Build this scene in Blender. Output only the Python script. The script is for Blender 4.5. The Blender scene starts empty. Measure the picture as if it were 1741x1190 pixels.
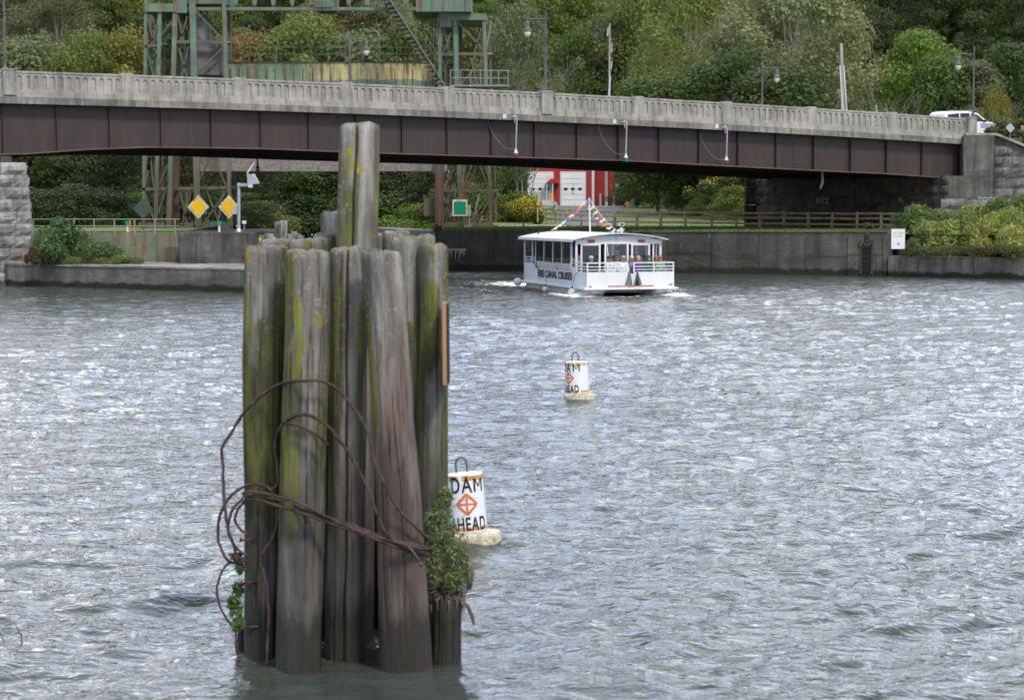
import bpy, bmesh, math, random
import numpy as np
from mathutils import Vector, Matrix, noise
R = math.radians
scene = bpy.context.scene
col = scene.collection

# ------------------------------------------------------------------ camera, sky, sun
F = 3400.0                       # focal length in photo pixels (1741 wide)
EYE = 3.9
PITCH = math.atan(245.0 / F)
cd = bpy.data.cameras.new("camera")
cam = bpy.data.objects.new("camera", cd); col.objects.link(cam)
cam.location = (0, 0, EYE); cam.rotation_euler = (math.pi / 2 - PITCH, 0, 0)
cd.sensor_width = 36; cd.lens = F / 1741 * 36
cd.clip_start = 0.5; cd.clip_end = 3000
cd.dof.use_dof = True; cd.dof.focus_distance = 52; cd.dof.aperture_fstop = 3.2
scene.camera = cam

SUN_EL, SUN_AZ = R(50), R(148)      # azimuth from +Y clockwise (behind the camera, to the right)
w = bpy.data.worlds.new("World"); scene.world = w; w.use_nodes = True
nt = w.node_tree; nt.nodes.clear()
def wn(t, **k):
    n = nt.nodes.new(t)
    for a, b in k.items(): setattr(n, a, b)
    return n
sky = wn('ShaderNodeTexSky', sky_type='NISHITA'); sky.sun_disc = False
sky.sun_elevation = SUN_EL; sky.sun_rotation = SUN_AZ
bg1 = wn('ShaderNodeBackground'); bg1.inputs[1].default_value = 0.15
nt.links.new(sky.outputs[0], bg1.inputs[0])
bg2 = wn('ShaderNodeBackground'); bg2.inputs[1].default_value = 1.75
tc = wn('ShaderNodeTexCoord'); mp = wn('ShaderNodeMapping'); mp.inputs['Scale'].default_value = (1, 1, 2.2)
nt.links.new(tc.outputs['Generated'], mp.inputs['Vector'])
nz = wn('ShaderNodeTexNoise'); nz.inputs['Scale'].default_value = 2.3; nz.inputs['Detail'].default_value = 6; nz.inputs['Distortion'].default_value = 0.4
nt.links.new(mp.outputs[0], nz.inputs['Vector'])
rp = wn('ShaderNodeValToRGB'); rp.color_ramp.elements[0].position = .40; rp.color_ramp.elements[1].position = .56
rp.color_ramp.elements[0].color = (0.12, 0.12, 0.12, 1); rp.color_ramp.elements[1].color = (0.97, 0.97, 0.97, 1)
nt.links.new(nz.outputs[0], rp.inputs[0])
nz2 = wn('ShaderNodeTexNoise'); nz2.inputs['Scale'].default_value = 5.5; nz2.inputs['Detail'].default_value = 5
nt.links.new(mp.outputs[0], nz2.inputs['Vector'])
rp2 = wn('ShaderNodeValToRGB'); rp2.color_ramp.elements[0].position = .35; rp2.color_ramp.elements[1].position = .62
rp2.color_ramp.elements[0].color = (0.35, 0.48, 0.82, 1); rp2.color_ramp.elements[1].color = (1.0, 1.0, 1.02, 1)
nt.links.new(nz2.outputs[0], rp2.inputs[0]); nt.links.new(rp2.outputs[0], bg2.inputs[0])
# added bright cloud bank ahead, out of view, lifts the water's reflections
dp = wn('ShaderNodeVectorMath', operation='DOT_PRODUCT'); dp.inputs[1].default_value = (0.05, 0.95, 0.31); nt.links.new(tc.outputs['Generated'], dp.inputs[0])
mr = wn('ShaderNodeMapRange'); mr.interpolation_type = 'SMOOTHSTEP'; nt.links.new(dp.outputs['Value'], mr.inputs[0])
mr.inputs[1].default_value = .45; mr.inputs[2].default_value = .92; mr.inputs[3].default_value = 1.6; mr.inputs[4].default_value = 4.7
nt.links.new(mr.outputs[0], bg2.inputs[1])
mx = wn('ShaderNodeMixShader'); nt.links.new(rp.outputs[0], mx.inputs[0])
nt.links.new(bg1.outputs[0], mx.inputs[1]); nt.links.new(bg2.outputs[0], mx.inputs[2])
wo = wn('ShaderNodeOutputWorld'); nt.links.new(mx.outputs[0], wo.inputs[0])
try:
    w.cycles.sampling_method = 'MANUAL'; w.cycles.sample_map_resolution = 512
except Exception: pass

sl = bpy.data.lights.new("sun", 'SUN'); sl.energy = 2.6; sl.angle = R(10); sl.color = (1.0, 0.94, 0.83)
so = bpy.data.objects.new("sun", sl); col.objects.link(so)
sd = Vector((math.sin(SUN_AZ) * math.cos(SUN_EL), math.cos(SUN_AZ) * math.cos(SUN_EL), math.sin(SUN_EL)))
so.rotation_euler = sd.to_track_quat('Z', 'Y').to_euler(); so.location = (20, -20, 60)

scene.view_settings.view_transform = 'Standard'
scene.view_settings.look = 'None'; scene.view_settings.gamma = 1
scene.view_settings.exposure = 0.0
scene.cycles.sample_clamp_indirect = 3.0; scene.cycles.max_bounces = 6; scene.cycles.diffuse_bounces = 3; scene.cycles.glossy_bounces = 3
scene.cycles.transparent_max_bounces = 12; scene.cycles.transmission_bounces = 3

# ------------------------------------------------------------------ picking points
def ray(px, py):
    u = (px - 870.5) / F; v = (595 - py) / F
    cp, sp = math.cos(PITCH), math.sin(PITCH)
    return Vector((u, cp + v * sp, -sp + v * cp))
def at(px, py, Y):
    r = ray(px, py); return Vector((0, 0, EYE)) + r * (Y / r.y)
def onz(px, py, z=0.0):
    r = ray(px, py); return Vector((0, 0, EYE)) + r * ((z - EYE) / r.z)
def to_px(p):
    cp, sp = math.cos(PITCH), math.sin(PITCH)
    d = Vector(p) - Vector((0, 0, EYE)); f = d.y * cp - d.z * sp; upv = d.y * sp + d.z * cp
    return 870.5 + F * d.x / f, 595 - F * upv / f

# ------------------------------------------------------------------ mesh builder
def lerp(a, b, t): return a + (b - a) * t
def wmat(o):
    m = Matrix.Identity(4)
    while o is not None:
        m = o.matrix_basis @ m; o = o.parent
    return m
class MB:
    def __init__(s): s.v = []; s.f = []; s.m = []; s.mi = 0
    def face(s, pts):
        b = len(s.v); s.v += [tuple(p) for p in pts]; s.f.append(tuple(range(b, b + len(pts)))); s.m.append(s.mi); return s
    def add(s, vs, fs):
        b = len(s.v); s.v += [tuple(p) for p in vs]
        for f in fs: s.f.append(tuple(i + b for i in f)); s.m.append(s.mi)
        return s
    def hexa(s, c):   # 8 corners: bottom 4 ccw, top 4 ccw
        return s.add(c, [(0, 3, 2, 1), (4, 5, 6, 7), (0, 1, 5, 4), (1, 2, 6, 5), (2, 3, 7, 6), (3, 0, 4, 7)])
    def box(s, c, d, rz=0, M=None):
        x, y, z = d[0] / 2, d[1] / 2, d[2] / 2
        cs = [(-x, -y, -z), (x, -y, -z), (x, y, -z), (-x, y, -z), (-x, -y, z), (x, -y, z), (x, y, z), (-x, y, z)]
        rm = Matrix.Rotation(rz, 3, 'Z'); c = Vector(c)
        out = [rm @ Vector(p) + c for p in cs]
        if M is not None: out = [M @ p for p in out]
        return s.hexa(out)
    def beam(s, a, b, w, h, up=(0, 0, 1)):
        a = Vector(a); b = Vector(b); d = (b - a).normalized(); up = Vector(up)
        if abs(d.dot(up)) > .98: up = Vector((0, 1, 0))
        sx = d.cross(up).normalized() * (w / 2); sz = sx.cross(d).normalized() * (h / 2)
        return s.hexa([a - sx - sz, a + sx - sz, b + sx - sz, b - sx - sz, a - sx + sz, a + sx + sz, b + sx + sz, b - sx + sz])
    def tube(s, pts, r, n=8, cap=True):
        pts = [Vector(p) for p in pts]; k = len(pts)
        if not isinstance(r, (list, tuple)): r = [r] * k
        ref = None; vs = []; fs = []
        for i, p in enumerate(pts):
            d = (pts[min(i + 1, k - 1)] - pts[max(i - 1, 0)]).normalized()
            if ref is None: ref = Vector((1, 0, 0)) if abs(d.x) < .8 else Vector((0, 1, 0))
            ref = (ref - d * ref.dot(d)).normalized(); o = d.cross(ref)
            for j in range(n):
                a = 2 * math.pi * j / n
                vs.append(p + (ref * math.cos(a) + o * math.sin(a)) * r[i])
        for i in range(k - 1):
            for j in range(n):
                j2 = (j + 1) % n
                fs.append((i * n + j, i * n + j2, (i + 1) * n + j2, (i + 1) * n + j))
        if cap: fs.append(tuple(range(n - 1, -1, -1))); fs.append(tuple((k - 1) * n + j for j in range(n)))
        return s.add(vs, fs)
    def lathe(s, c, prof, n=16, M=None):
        vs = []; fs = []; c = Vector(c); k = len(prof)
        for (r, z) in prof:
            for j in range(n):
                a = 2 * math.pi * j / n; p = Vector((r * math.cos(a), r * math.sin(a), z))
                if M is not None: p = M @ p
                vs.append(c + p)
        for i in range(k - 1):
            for j in range(n):
                j2 = (j + 1) % n; fs.append((i * n + j, i * n + j2, (i + 1) * n + j2, (i + 1) * n + j))
        fs.append(tuple(range(n - 1, -1, -1))); fs.append(tuple((k - 1) * n + j for j in range(n)))
        return s.add(vs, fs)
    def prism(s, poly, off):   # planar polygon extruded by vector
        off = Vector(off); n = len(poly); a = [Vector(p) for p in poly]; b = [p + off for p in a]
        s.face(a[::-1]); s.face(b)
        for i in range(n): s.face([a[i], a[(i + 1) % n], b[(i + 1) % n], b[i]])
        return s
    def build(s, name, mats, parent=None, smooth=False, world=True, label=None, bevel=0):
        me = bpy.data.meshes.new(name)
        vs = s.v
        if parent is not None and world:
            inv = wmat(parent).inverted(); vs = [tuple(inv @ Vector(p)) for p in vs]
        me.from_pydata(vs, [], s.f)
        if not isinstance(mats, (list, tuple)): mats = [mats]
        for m in mats: me.materials.append(m)
        if len(mats) > 1: me.polygons.foreach_set('material_index', s.m)
        if smooth: me.polygons.foreach_set('use_smooth', [True] * len(s.f))
        me.update()
        bm = bmesh.new(); bm.from_mesh(me); bmesh.ops.recalc_face_normals(bm, faces=bm.faces[:]) if len(s.f) < 60000 and not getattr(s, 'norecalc', False) else None
        bm.to_mesh(me); bm.free()
        o = bpy.data.objects.new(name, me); col.objects.link(o); o.parent = parent
        if label: o['label'] = label
        if bevel:
            b = o.modifiers.new('bevel', 'BEVEL'); b.width = bevel; b.segments = 2; b.limit_method = 'ANGLE'
        return o
def tag(o, label, cat, group=None, kind=None):
    o['label'] = label; o['category'] = cat
    if group: o['group'] = group
    if kind: o['kind'] = kind
    return o
def struct(o): o['kind'] = 'structure'; return o
def thing(name, label, cat, loc=(0, 0, 0), rz=0, group=None):
    o = bpy.data.objects.new(name, None); col.objects.link(o); o.empty_display_size = .3
    o.location = loc; o.rotation_euler = (0, 0, rz)
    return tag(o, label, cat, group)
def kids(o): return [c for c in bpy.data.objects if c.parent == o]
def dup(root, loc, rz, label, scale=None, color=None):
    r = root.copy(); col.objects.link(r); r.location = loc; r.rotation_euler = (0, 0, rz); r['label'] = label
    if scale: r.scale = scale
    for ch in CH.get(root.name) or kids(root):
        c = ch.copy(); col.objects.link(c); c.parent = r
        if color: c.color = color
        for g in kids(ch):
            d = g.copy(); col.objects.link(d); d.parent = c
    return r
CH = {}

# ------------------------------------------------------------------ materials
def newmat(name):
    m = bpy.data.materials.new(name); m.use_nodes = True
    n = m.node_tree.nodes; b = n['Principled BSDF']
    return m, m.node_tree, b
def N(t, typ, **k):
    n = t.nodes.new(typ)
    for a, b in k.items():
        if a in ('sc', 'det', 'dist', 'rough'):
            n.inputs[{'sc': 'Scale', 'det': 'Detail', 'dist': 'Distortion', 'rough': 'Roughness'}[a]].default_value = b
        else: setattr(n, a, b)
    return n
def ramp(t, src, stops):
    r = t.nodes.new('ShaderNodeValToRGB'); e = r.color_ramp.elements
    while len(e) < len(stops): e.new(.5)
    for i, (p, c) in enumerate(stops):
        e[i].position = p; e[i].color = (c[0], c[1], c[2], 1) if isinstance(c, (tuple, list)) else (c, c, c, 1)
    t.links.new(src, r.inputs[0]); return r.outputs[0]
def mixc(t, fac, a, b, mode='MIX'):
    m = t.nodes.new('ShaderNodeMix'); m.data_type = 'RGBA'; m.blend_type = mode
    for i, x in ((0, fac), (6, a), (7, b)):
        if isinstance(x, (int, float)): m.inputs[i].default_value = x
        elif isinstance(x, tuple): m.inputs[i].default_value = (*x[:3], 1)
        else: t.links.new(x, m.inputs[i])
    return m.outputs[2]
def math_(t, op, a, b=0.0, c=None):
    m = t.nodes.new('ShaderNodeMath'); m.operation = op
    for i, x in enumerate((a, b) if c is None else (a, b, c)):
        if isinstance(x, (int, float)): m.inputs[i].default_value = x
        else: t.links.new(x, m.inputs[i])
    return m.outputs[0]
def coords(t, scale=(1, 1, 1), kind='Object', rot=(0, 0, 0)):
    if kind == 'World':
        g = t.nodes.new('ShaderNodeNewGeometry'); src = g.outputs['Position']
    else: src = t.nodes.new('ShaderNodeTexCoord').outputs[kind]
    mp = t.nodes.new('ShaderNodeMapping'); mp.inputs['Scale'].default_value = scale; mp.inputs['Rotation'].default_value = rot
    t.links.new(src, mp.inputs[0]); return mp.outputs[0]
def noise_(t, vec, sc, det=4, dist=0, rough=.5):
    n = N(t, 'ShaderNodeTexNoise', sc=sc, det=det, dist=dist, rough=rough); t.links.new(vec, n.inputs['Vector']); return n.outputs[0]
def bump_(t, b, h, strength=.3, dist=.02):
    bn = t.nodes.new('ShaderNodeBump'); bn.inputs['Strength'].default_value = strength; bn.inputs['Distance'].default_value = dist
    t.links.new(h, bn.inputs['Height']); t.links.new(bn.outputs[0], b.inputs['Normal'])
def plain(name, c, rough=.6, metal=0, var=.15, sc=3, bump=0, streak=False, dirt=None, dirtamt=.5):
    m, t, b = newmat(name)
    v = coords(t, (1, 1, .12) if streak else (1, 1, 1), 'World')
    n1 = noise_(t, v, sc, 6, .3)
    lo = tuple(x * (1 - var) for x in c); hi = tuple(min(1, x * (1 + var)) for x in c)
    cc = ramp(t, n1, [(.3, lo), (.7, hi)])
    if dirt:
        n2 = noise_(t, v, sc * 1.7, 8, .6, .65)
        f = ramp(t, n2, [(.62 - dirtamt * .25, 0.0), (.75 - dirtamt * .15, 1.0)])
        cc = mixc(t, f, cc, dirt)
    t.links.new(cc, b.inputs['Base Color'])
    b.inputs['Roughness'].default_value = rough; b.inputs['Metallic'].default_value = metal
    b.inputs['Specular IOR Level'].default_value = .35
    if bump: bump_(t, b, noise_(t, coords(t, (1, 1, 1), 'World'), sc * 8, 5), bump, .03)
    return m
def concrete(name, c, stain=(.03, .028, .025), amt=.5, sc=.8, wet=None, bump=.35, blot=1.0):
    m, t, b = newmat(name)
    v = coords(t, (1, 1, 1), 'World'); vs = coords(t, (1, 1, .09), 'World')
    base = ramp(t, noise_(t, v, sc * 1.3, 8, .3, .65), [(.25, tuple(x * .72 for x in c)), (.75, tuple(x * 1.22 for x in c))])
    base = mixc(t, 1.0, base, ramp(t, noise_(t, coords(t, (.6, .6, 1.3), 'World'), sc * .45, 7, .8, .7), [(.36, (1 - .55 * blot,) * 3), (.5, (1 - .05 * blot,) * 3), (.62, (1 + .32 * blot, 1 + .31 * blot, 1 + .28 * blot))]), 'MULTIPLY')
    fine = ramp(t, noise_(t, v, sc * 22, 3), [(.3, (.8, .8, .8)), (.7, (1.15, 1.15, 1.15))])
    cc = mixc(t, 1.0, base, fine, 'MULTIPLY')
    st = ramp(t, noise_(t, vs, sc * 3.2, 7, .2, .7), [(.5 - amt * .15, 0.0), (.72 - amt * .1, 1.0)])
    cc = mixc(t, math_(t, 'MULTIPLY', st, .75), cc, stain)
    lt = ramp(t, noise_(t, vs, sc * 6.5, 4, .2, .7), [(.66, 0.0), (.74, 1.0)])
    cc = mixc(t, math_(t, 'MULTIPLY', lt, .35), cc, (.5, .48, .44))
    if wet is not None:     # dark weedy waterline band
        g = t.nodes.new('ShaderNodeNewGeometry'); sp = t.nodes.new('ShaderNodeSeparateXYZ'); t.links.new(g.outputs['Position'], sp.inputs[0])
        hh = math_(t, 'ADD', sp.outputs[2], math_(t, 'MULTIPLY', noise_(t, v, 1.6, 5), -wet))
        f = ramp(t, hh, [(0.0, 1.0), (.14, 0.0)])
        cc = mixc(t, f, cc, (.028, .030, .018))
    t.links.new(cc, b.inputs['Base Color']); b.inputs['Roughness'].default_value = .88
    b.inputs['Specular IOR Level'].default_value = .25
    bump_(t, b, noise_(t, v, sc * 9, 6, 0, .7), bump, .04)
    return m

M_conc = concrete('weathered_concrete', (.40, .38, .34), (.10, .09, .08), .28, .9, bump=.3, blot=.35)
M_fascia = concrete('fascia_concrete', (.29, .27, .235), (.05, .048, .043), .6, .9, bump=.3, blot=.6)
M_wall = concrete('lock_wall_concrete', (.125, .12, .105), (.035, .033, .03), .6, .5, wet=.55)
M_lowwall = concrete('low_wall_concrete', (.19, .18, .16), (.055, .052, .047), .45, .6, wet=.42)
M_block = concrete('dark_block_concrete', (.14, .13, .12), (.016, .015, .015), .95, .8)
M_pave = concrete('pale_concrete_top', (.33, .31, .27), (.12, .11, .1), .2, .8)
M_stone = concrete('granite', (.34, .335, .32), (.13, .125, .12), .25, 1.6, bump=.9)
M_stone_dk = concrete('dark_granite', (.21, .205, .195), (.035, .033, .03), .6, 1.2, bump=.9)
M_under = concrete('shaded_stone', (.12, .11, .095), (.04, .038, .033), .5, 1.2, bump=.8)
M_weight = concrete('counterweight_concrete', (.22, .21, .205), (.06, .055, .06), .3, .7)
M_bark = plain('bark', (.13, .11, .09), .9, var=.4, sc=6, bump=.5)
M_palebark = plain('pale_bark', (.34, .32, .28), .9, var=.3, sc=6)
M_white = plain('white_paint', (.78, .79, .80), .45, var=.05, sc=2, dirt=(.45, .45, .42), dirtamt=.12, streak=True)
M_whiteside = plain('white_side_paint', (.66, .68, .72), .5, var=.08, sc=2, dirt=(.38, .38, .38), dirtamt=.3, streak=True)
M_roofwhite = plain('roof_white', (.60, .60, .60), .55, var=.1, sc=2, dirt=(.4, .39, .36), dirtamt=.25)
M_hull = plain('hull_paint', (.55, .54, .50), .5, var=.15, sc=2, dirt=(.3, .27, .2), dirtamt=.5)
M_red = plain('barn_red', (.36, .035, .035), .7, var=.15, sc=1, streak=True)
M_maroon = plain('maroon_letters', (.055, .018, .022), .6, var=.2)
M_black = plain('black_paint', (.015, .015, .016), .5, var=.2)
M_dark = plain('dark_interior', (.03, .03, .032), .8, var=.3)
M_dsteel = plain('dull_dark_steel', (.10, .10, .10), .5, .4, var=.3, sc=20)
M_galv = plain('galvanised_steel', (.42, .44, .47), .45, .5, var=.12, sc=6)
M_rustpole = plain('rusty_brown_pole', (.125, .11, .11), .6, .1, var=.3, sc=3, dirt=(.17, .075, .055), dirtamt=.12)
M_globe = plain('frosted_globe', (.62, .60, .54), .3, var=.05)
M_utility = plain('grey_timber_pole', (.36, .33, .30), .85, var=.25, sc=4, streak=True)
M_whitepipe = plain('white_conduit', (.62, .63, .66), .5, var=.1)
M_pilaster = concrete('pilaster_concrete', (.14, .135, .125), (.045, .043, .04), .5, 1.0)
M_fence = plain('fence_timber', (.48, .35, .24), .85, var=.35, sc=3, bump=.2)
M_orange = plain('orange_board', (1.0, .56, .015), .5, var=.05)
M_board = plain('weathered_sign_back', (.66, .58, .46), .8, var=.25, sc=4, dirt=(.25, .12, .06), dirtamt=.4)
M_green = plain('green_sign', (.0, .27, .16), .5, var=.05)
M_greygreen = plain('grey_green_sign_back', (.055, .095, .085), .6, var=.15)
M_cable = plain('rusty_cable', (.070, .044, .036), .8, .05, var=.6, sc=9, bump=.4)
M_asphalt = plain('asphalt', (.16, .16, .16), .9, var=.15, sc=2, bump=.2)
M_skin = plain('skin', (.52, .31, .22), .6, var=.05)
M_float = plain('float_foam', (.62, .56, .42), .7, var=.15, sc=8, dirt=(.25, .22, .14), dirtamt=.5)
M_buoyorange = plain('buoy_orange', (.70, .17, .05), .6, var=.25, sc=20)
M_buoyband = plain('buoy_band', (.62, .30, .09), .6, var=.3, sc=20, dirt=(.1, .06, .04), dirtamt=.45)
M_car = plain('white_car_paint', (.75, .75, .76), .2, var=.02)
M_pinkbeam = plain('mottled_concrete', (.25, .22, .205), .85, var=.35, sc=5, bump=.2)

def steel_paint(name, green, yellow=None, rust=.5, low=False):
    m, t, b = newmat(name)
    v = coords(t, (1, 1, 1), 'World'); vs = coords(t, (1, 1, .1), 'World')
    cc = ramp(t, noise_(t, v, 1.2, 5), [(.3, tuple(x * .75 for x in green)), (.7, tuple(x * 1.2 for x in green))])
    if yellow:
        g = t.nodes.new('ShaderNodeNewGeometry'); sp = t.nodes.new('ShaderNodeSeparateXYZ'); t.links.new(g.outputs['Position'], sp.inputs[0])
        hh = math_(t, 'ADD', sp.outputs[2], math_(t, 'MULTIPLY', noise_(t, coords(t, (1, 1, .3), 'World'), .5, 3), 1.2))
        f = ramp(t, math_(t, 'SUBTRACT', hh, yellow[1]), [(.48, 0.0), (.5, 1.0)])
        f2 = ramp(t, math_(t, 'ADD', math_(t, 'MULTIPLY', sp.outputs[0], .05), 1.05), [(.3, 0.0), (.45, 1.0)])
        cc = mixc(t, math_(t, 'MULTIPLY', f, f2), cc, yellow[0])
    if low:     # paint turns rustier and darker below the bridge deck
        g = t.nodes.new('ShaderNodeNewGeometry'); sp = t.nodes.new('ShaderNodeSeparateXYZ'); t.links.new(g.outputs['Position'], sp.inputs[0])
        hh = math_(t, 'ADD', sp.outputs[2], math_(t, 'MULTIPLY', noise_(t, vs, 2.2, 5), 5.0))
        mr_ = t.nodes.new('ShaderNodeMapRange'); t.links.new(hh, mr_.inputs[0]); mr_.inputs[1].default_value = 8; mr_.inputs[2].default_value = 10.5; mr_.inputs[3].default_value = 1; mr_.inputs[4].default_value = 0
        worn = ramp(t, noise_(t, vs, 4, 5), [(.35, (.075, .045, .035)), (.5, (.085, .08, .05)), (.65, (.12, .14, .085))])
        cc = mixc(t, math_(t, 'MULTIPLY', mr_.outputs[0], .85), cc, worn)
    st = ramp(t, noise_(t, vs, 3.0, 7, .2, .7), [(.60 - rust * .12, 0.0), (.70 - rust * .08, 1.0)])
    cc = mixc(t, st, cc, (.20, .085, .038))
    st2 = ramp(t, noise_(t, v, 2.2, 8, .3, .7), [(.62, 0.0), (.66, 1.0)])
    cc = mixc(t, math_(t, 'MULTIPLY', st2, rust), cc, (.09, .045, .035))
    t.links.new(cc, b.inputs['Base Color']); b.inputs['Roughness'].default_value = .65
    return m
M_gsteel = steel_paint('green_steel', (.115, .195, .14), rust=.75, low=True)
M_gsteel2 = steel_paint('old_green_steel', (.085, .115, .075), rust=.9, low=True)
M_railing = plain('pale_olive_rail', (.24, .27, .18), .7, var=.2)
M_gwall = steel_paint('green_sheet_wall', (.15, .185, .12), rust=.9)

def girder_mat():
    m, t, b = newmat('brown_girder_steel')
    vs = coords(t, (1, 1, .08), 'World'); v = coords(t, (1, 1, 1), 'World')
    cc = ramp(t, noise_(t, vs, 3.4, 8, .3, .7), [(.3, (.024, .017, .016)), (.55, (.040, .027, .024)), (.75, (.070, .043, .036))])
    cc = mixc(t, ramp(t, noise_(t, v, .7, 5), [(.42, 0.0), (.72, .55)]), cc, (.066, .033, .027))
    t.links.new(cc, b.inputs['Base Color']); b.inputs['Roughness'].default_value = .55
    return m
M_girder = girder_mat()
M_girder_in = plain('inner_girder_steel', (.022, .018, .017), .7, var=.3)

def glass(name='clear_vinyl', tint=(.75, .78, .8), a=.35):
    m, t, b = newmat(name); t.nodes.remove(b)
    tr = t.nodes.new('ShaderNodeBsdfTransparent'); gl = t.nodes.new('ShaderNodeBsdfGlossy'); gl.inputs['Roughness'].default_value = .12
    gl.inputs[0].default_value = (*tint, 1)
    fr = t.nodes.new('ShaderNodeFresnel'); fr.inputs[0].default_value = 1.45
    f = math_(t, 'ADD', math_(t, 'MULTIPLY', fr.outputs[0], .7), a * .25)
    mx = t.nodes.new('ShaderNodeMixShader'); t.links.new(f, mx.inputs[0]); t.links.new(tr.outputs[0], mx.inputs[1]); t.links.new(gl.outputs[0], mx.inputs[2])
    tr.inputs[0].default_value = (.93, .95, .95, 1)
    t.links.new(mx.outputs[0], t.nodes['Material Output'].inputs[0]); return m
M_vinyl = glass()
M_glass = plain('dark_glass', (.02, .025, .03), .08, var=.1)

def foliage(name='foliage', objcolor=True, c=(.08, .12, .03)):
    m, t, b = newmat(name)
    at_ = t.nodes.new('ShaderNodeAttribute'); at_.attribute_name = 'leaf'
    sp = t.nodes.new('ShaderNodeSeparateColor'); t.links.new(at_.outputs[0], sp.inputs[0])
    if objcolor:
        oi = t.nodes.new('ShaderNodeObjectInfo'); base = oi.outputs['Color']
    else:
        rgb = t.nodes.new('ShaderNodeRGB'); rgb.outputs[0].default_value = (*c, 1); base = rgb.outputs[0]
    br = math_(t, 'ADD', math_(t, 'MULTIPLY', sp.outputs[0], 1.1), .56)
    vm = t.nodes.new('ShaderNodeVectorMath'); vm.operation = 'SCALE'; t.links.new(base, vm.inputs[0]); t.links.new(br, vm.inputs['Scale'])
    cc = mixc(t, math_(t, 'MULTIPLY', sp.outputs[1], .45), vm.outputs[0], (.19, .16, .03))
    t.links.new(cc, b.inputs['Base Color']); b.inputs['Roughness'].default_value = .5; b.inputs['Specular IOR Level'].default_value = .35
    tl = t.nodes.new('ShaderNodeBsdfTranslucent'); t.links.new(cc, tl.inputs[0])
    mx = t.nodes.new('ShaderNodeMixShader'); mx.inputs[0].default_value = .36
    t.links.new(b.outputs[0], mx.inputs[1]); t.links.new(tl.outputs[0], mx.inputs[2]); t.links.new(mx.outputs[0], t.nodes['Material Output'].inputs[0])
    return m
M_leaf = foliage()
M_yellowflower = plain('goldenrod_yellow', (.55, .42, .02), .7, var=.2)

def grass_mat():
    m, t, b = newmat('grass_ground')
    v = coords(t, (1, 1, 1), 'World')
    cc = ramp(t, noise_(t, v, .5, 7, .2, .65), [(.3, (.085, .13, .03)), (.55, (.14, .195, .05)), (.75, (.19, .22, .075))])
    cc = mixc(t, 1.0, cc, ramp(t, noise_(t, v, 9, 3), [(.3, (.6, .6, .6)), (.7, (1.3, 1.3, 1.3))]), 'MULTIPLY')
    t.links.new(cc, b.inputs['Base Color']); b.inputs['Roughness'].default_value = .95
    bump_(t, b, noise_(t, v, 6, 5), .8, .1); return m
M_grass = grass_mat()
M_verge = plain('worn_verge', (.06, .065, .04), .95, var=.4, sc=.8)
M_soil = plain('forest_floor', (.05, .05, .025), .95, var=.4, sc=.6)
# ------------------------------------------------------------------ bridge frame
P0 = at(15, 118, 100.0); P10 = at(1650, 199, 126.1)
BO = Vector((P0.x, P0.y, 0)); BV = Vector((P10.x - P0.x, P10.y - P0.y, 0)); SPAN = BV.length; U = BV / SPAN
NV = Vector((U.y, -U.x, 0))               # towards the camera
LU = SPAN / 10                             # post spacing
post_px = [15, 217, 407, 590, 763, 927, 1085, 1235, 1378, 1517, 1650]
post_py = [118, 124.5, 132.5, 140, 147.5, 154, 164, 173, 183, 191.5, 199.5]
_z = [at(post_px[i], post_py[i], (BO + U * LU * i).y).z for i in range(11)]
_q = np.polyfit(np.arange(11) * LU, _z, 2)
def ztop(u): return float(np.polyval(_q, max(-6 * LU, min(u, SPAN + 3))))
def BW(u, v, z): p = BO + U * u + NV * v; return Vector((p.x, p.y, z))
def u_of_px(px, v=0):
    k = (px - 870.5) / F; o = BO + NV * v
    k2 = k * math.cos(PITCH)   # small correction ignored
    return (k * o.y - o.x) / (U.x - k * U.y)
gpx = [(0, 266.5), (96, 258), (190, 252.5), (270, 250.5), (440, 253), (650, 261), (877, 268), (1050, 273), (1250, 283.5), (1400, 291), (1500, 295.5), (1640, 305)]
gu = []; gz = []
for px, py in gpx:
    u = u_of_px(px); gu.append(u); gz.append(at(px, py, (BO + U * u).y).z)
gu = [-6 * LU, -4 * LU, -2 * LU] + gu; gz = [gz[0], gz[3] - .3, gz[3] - .2] + gz
def zbot(u): return float(np.interp(u, gu, gz))

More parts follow.
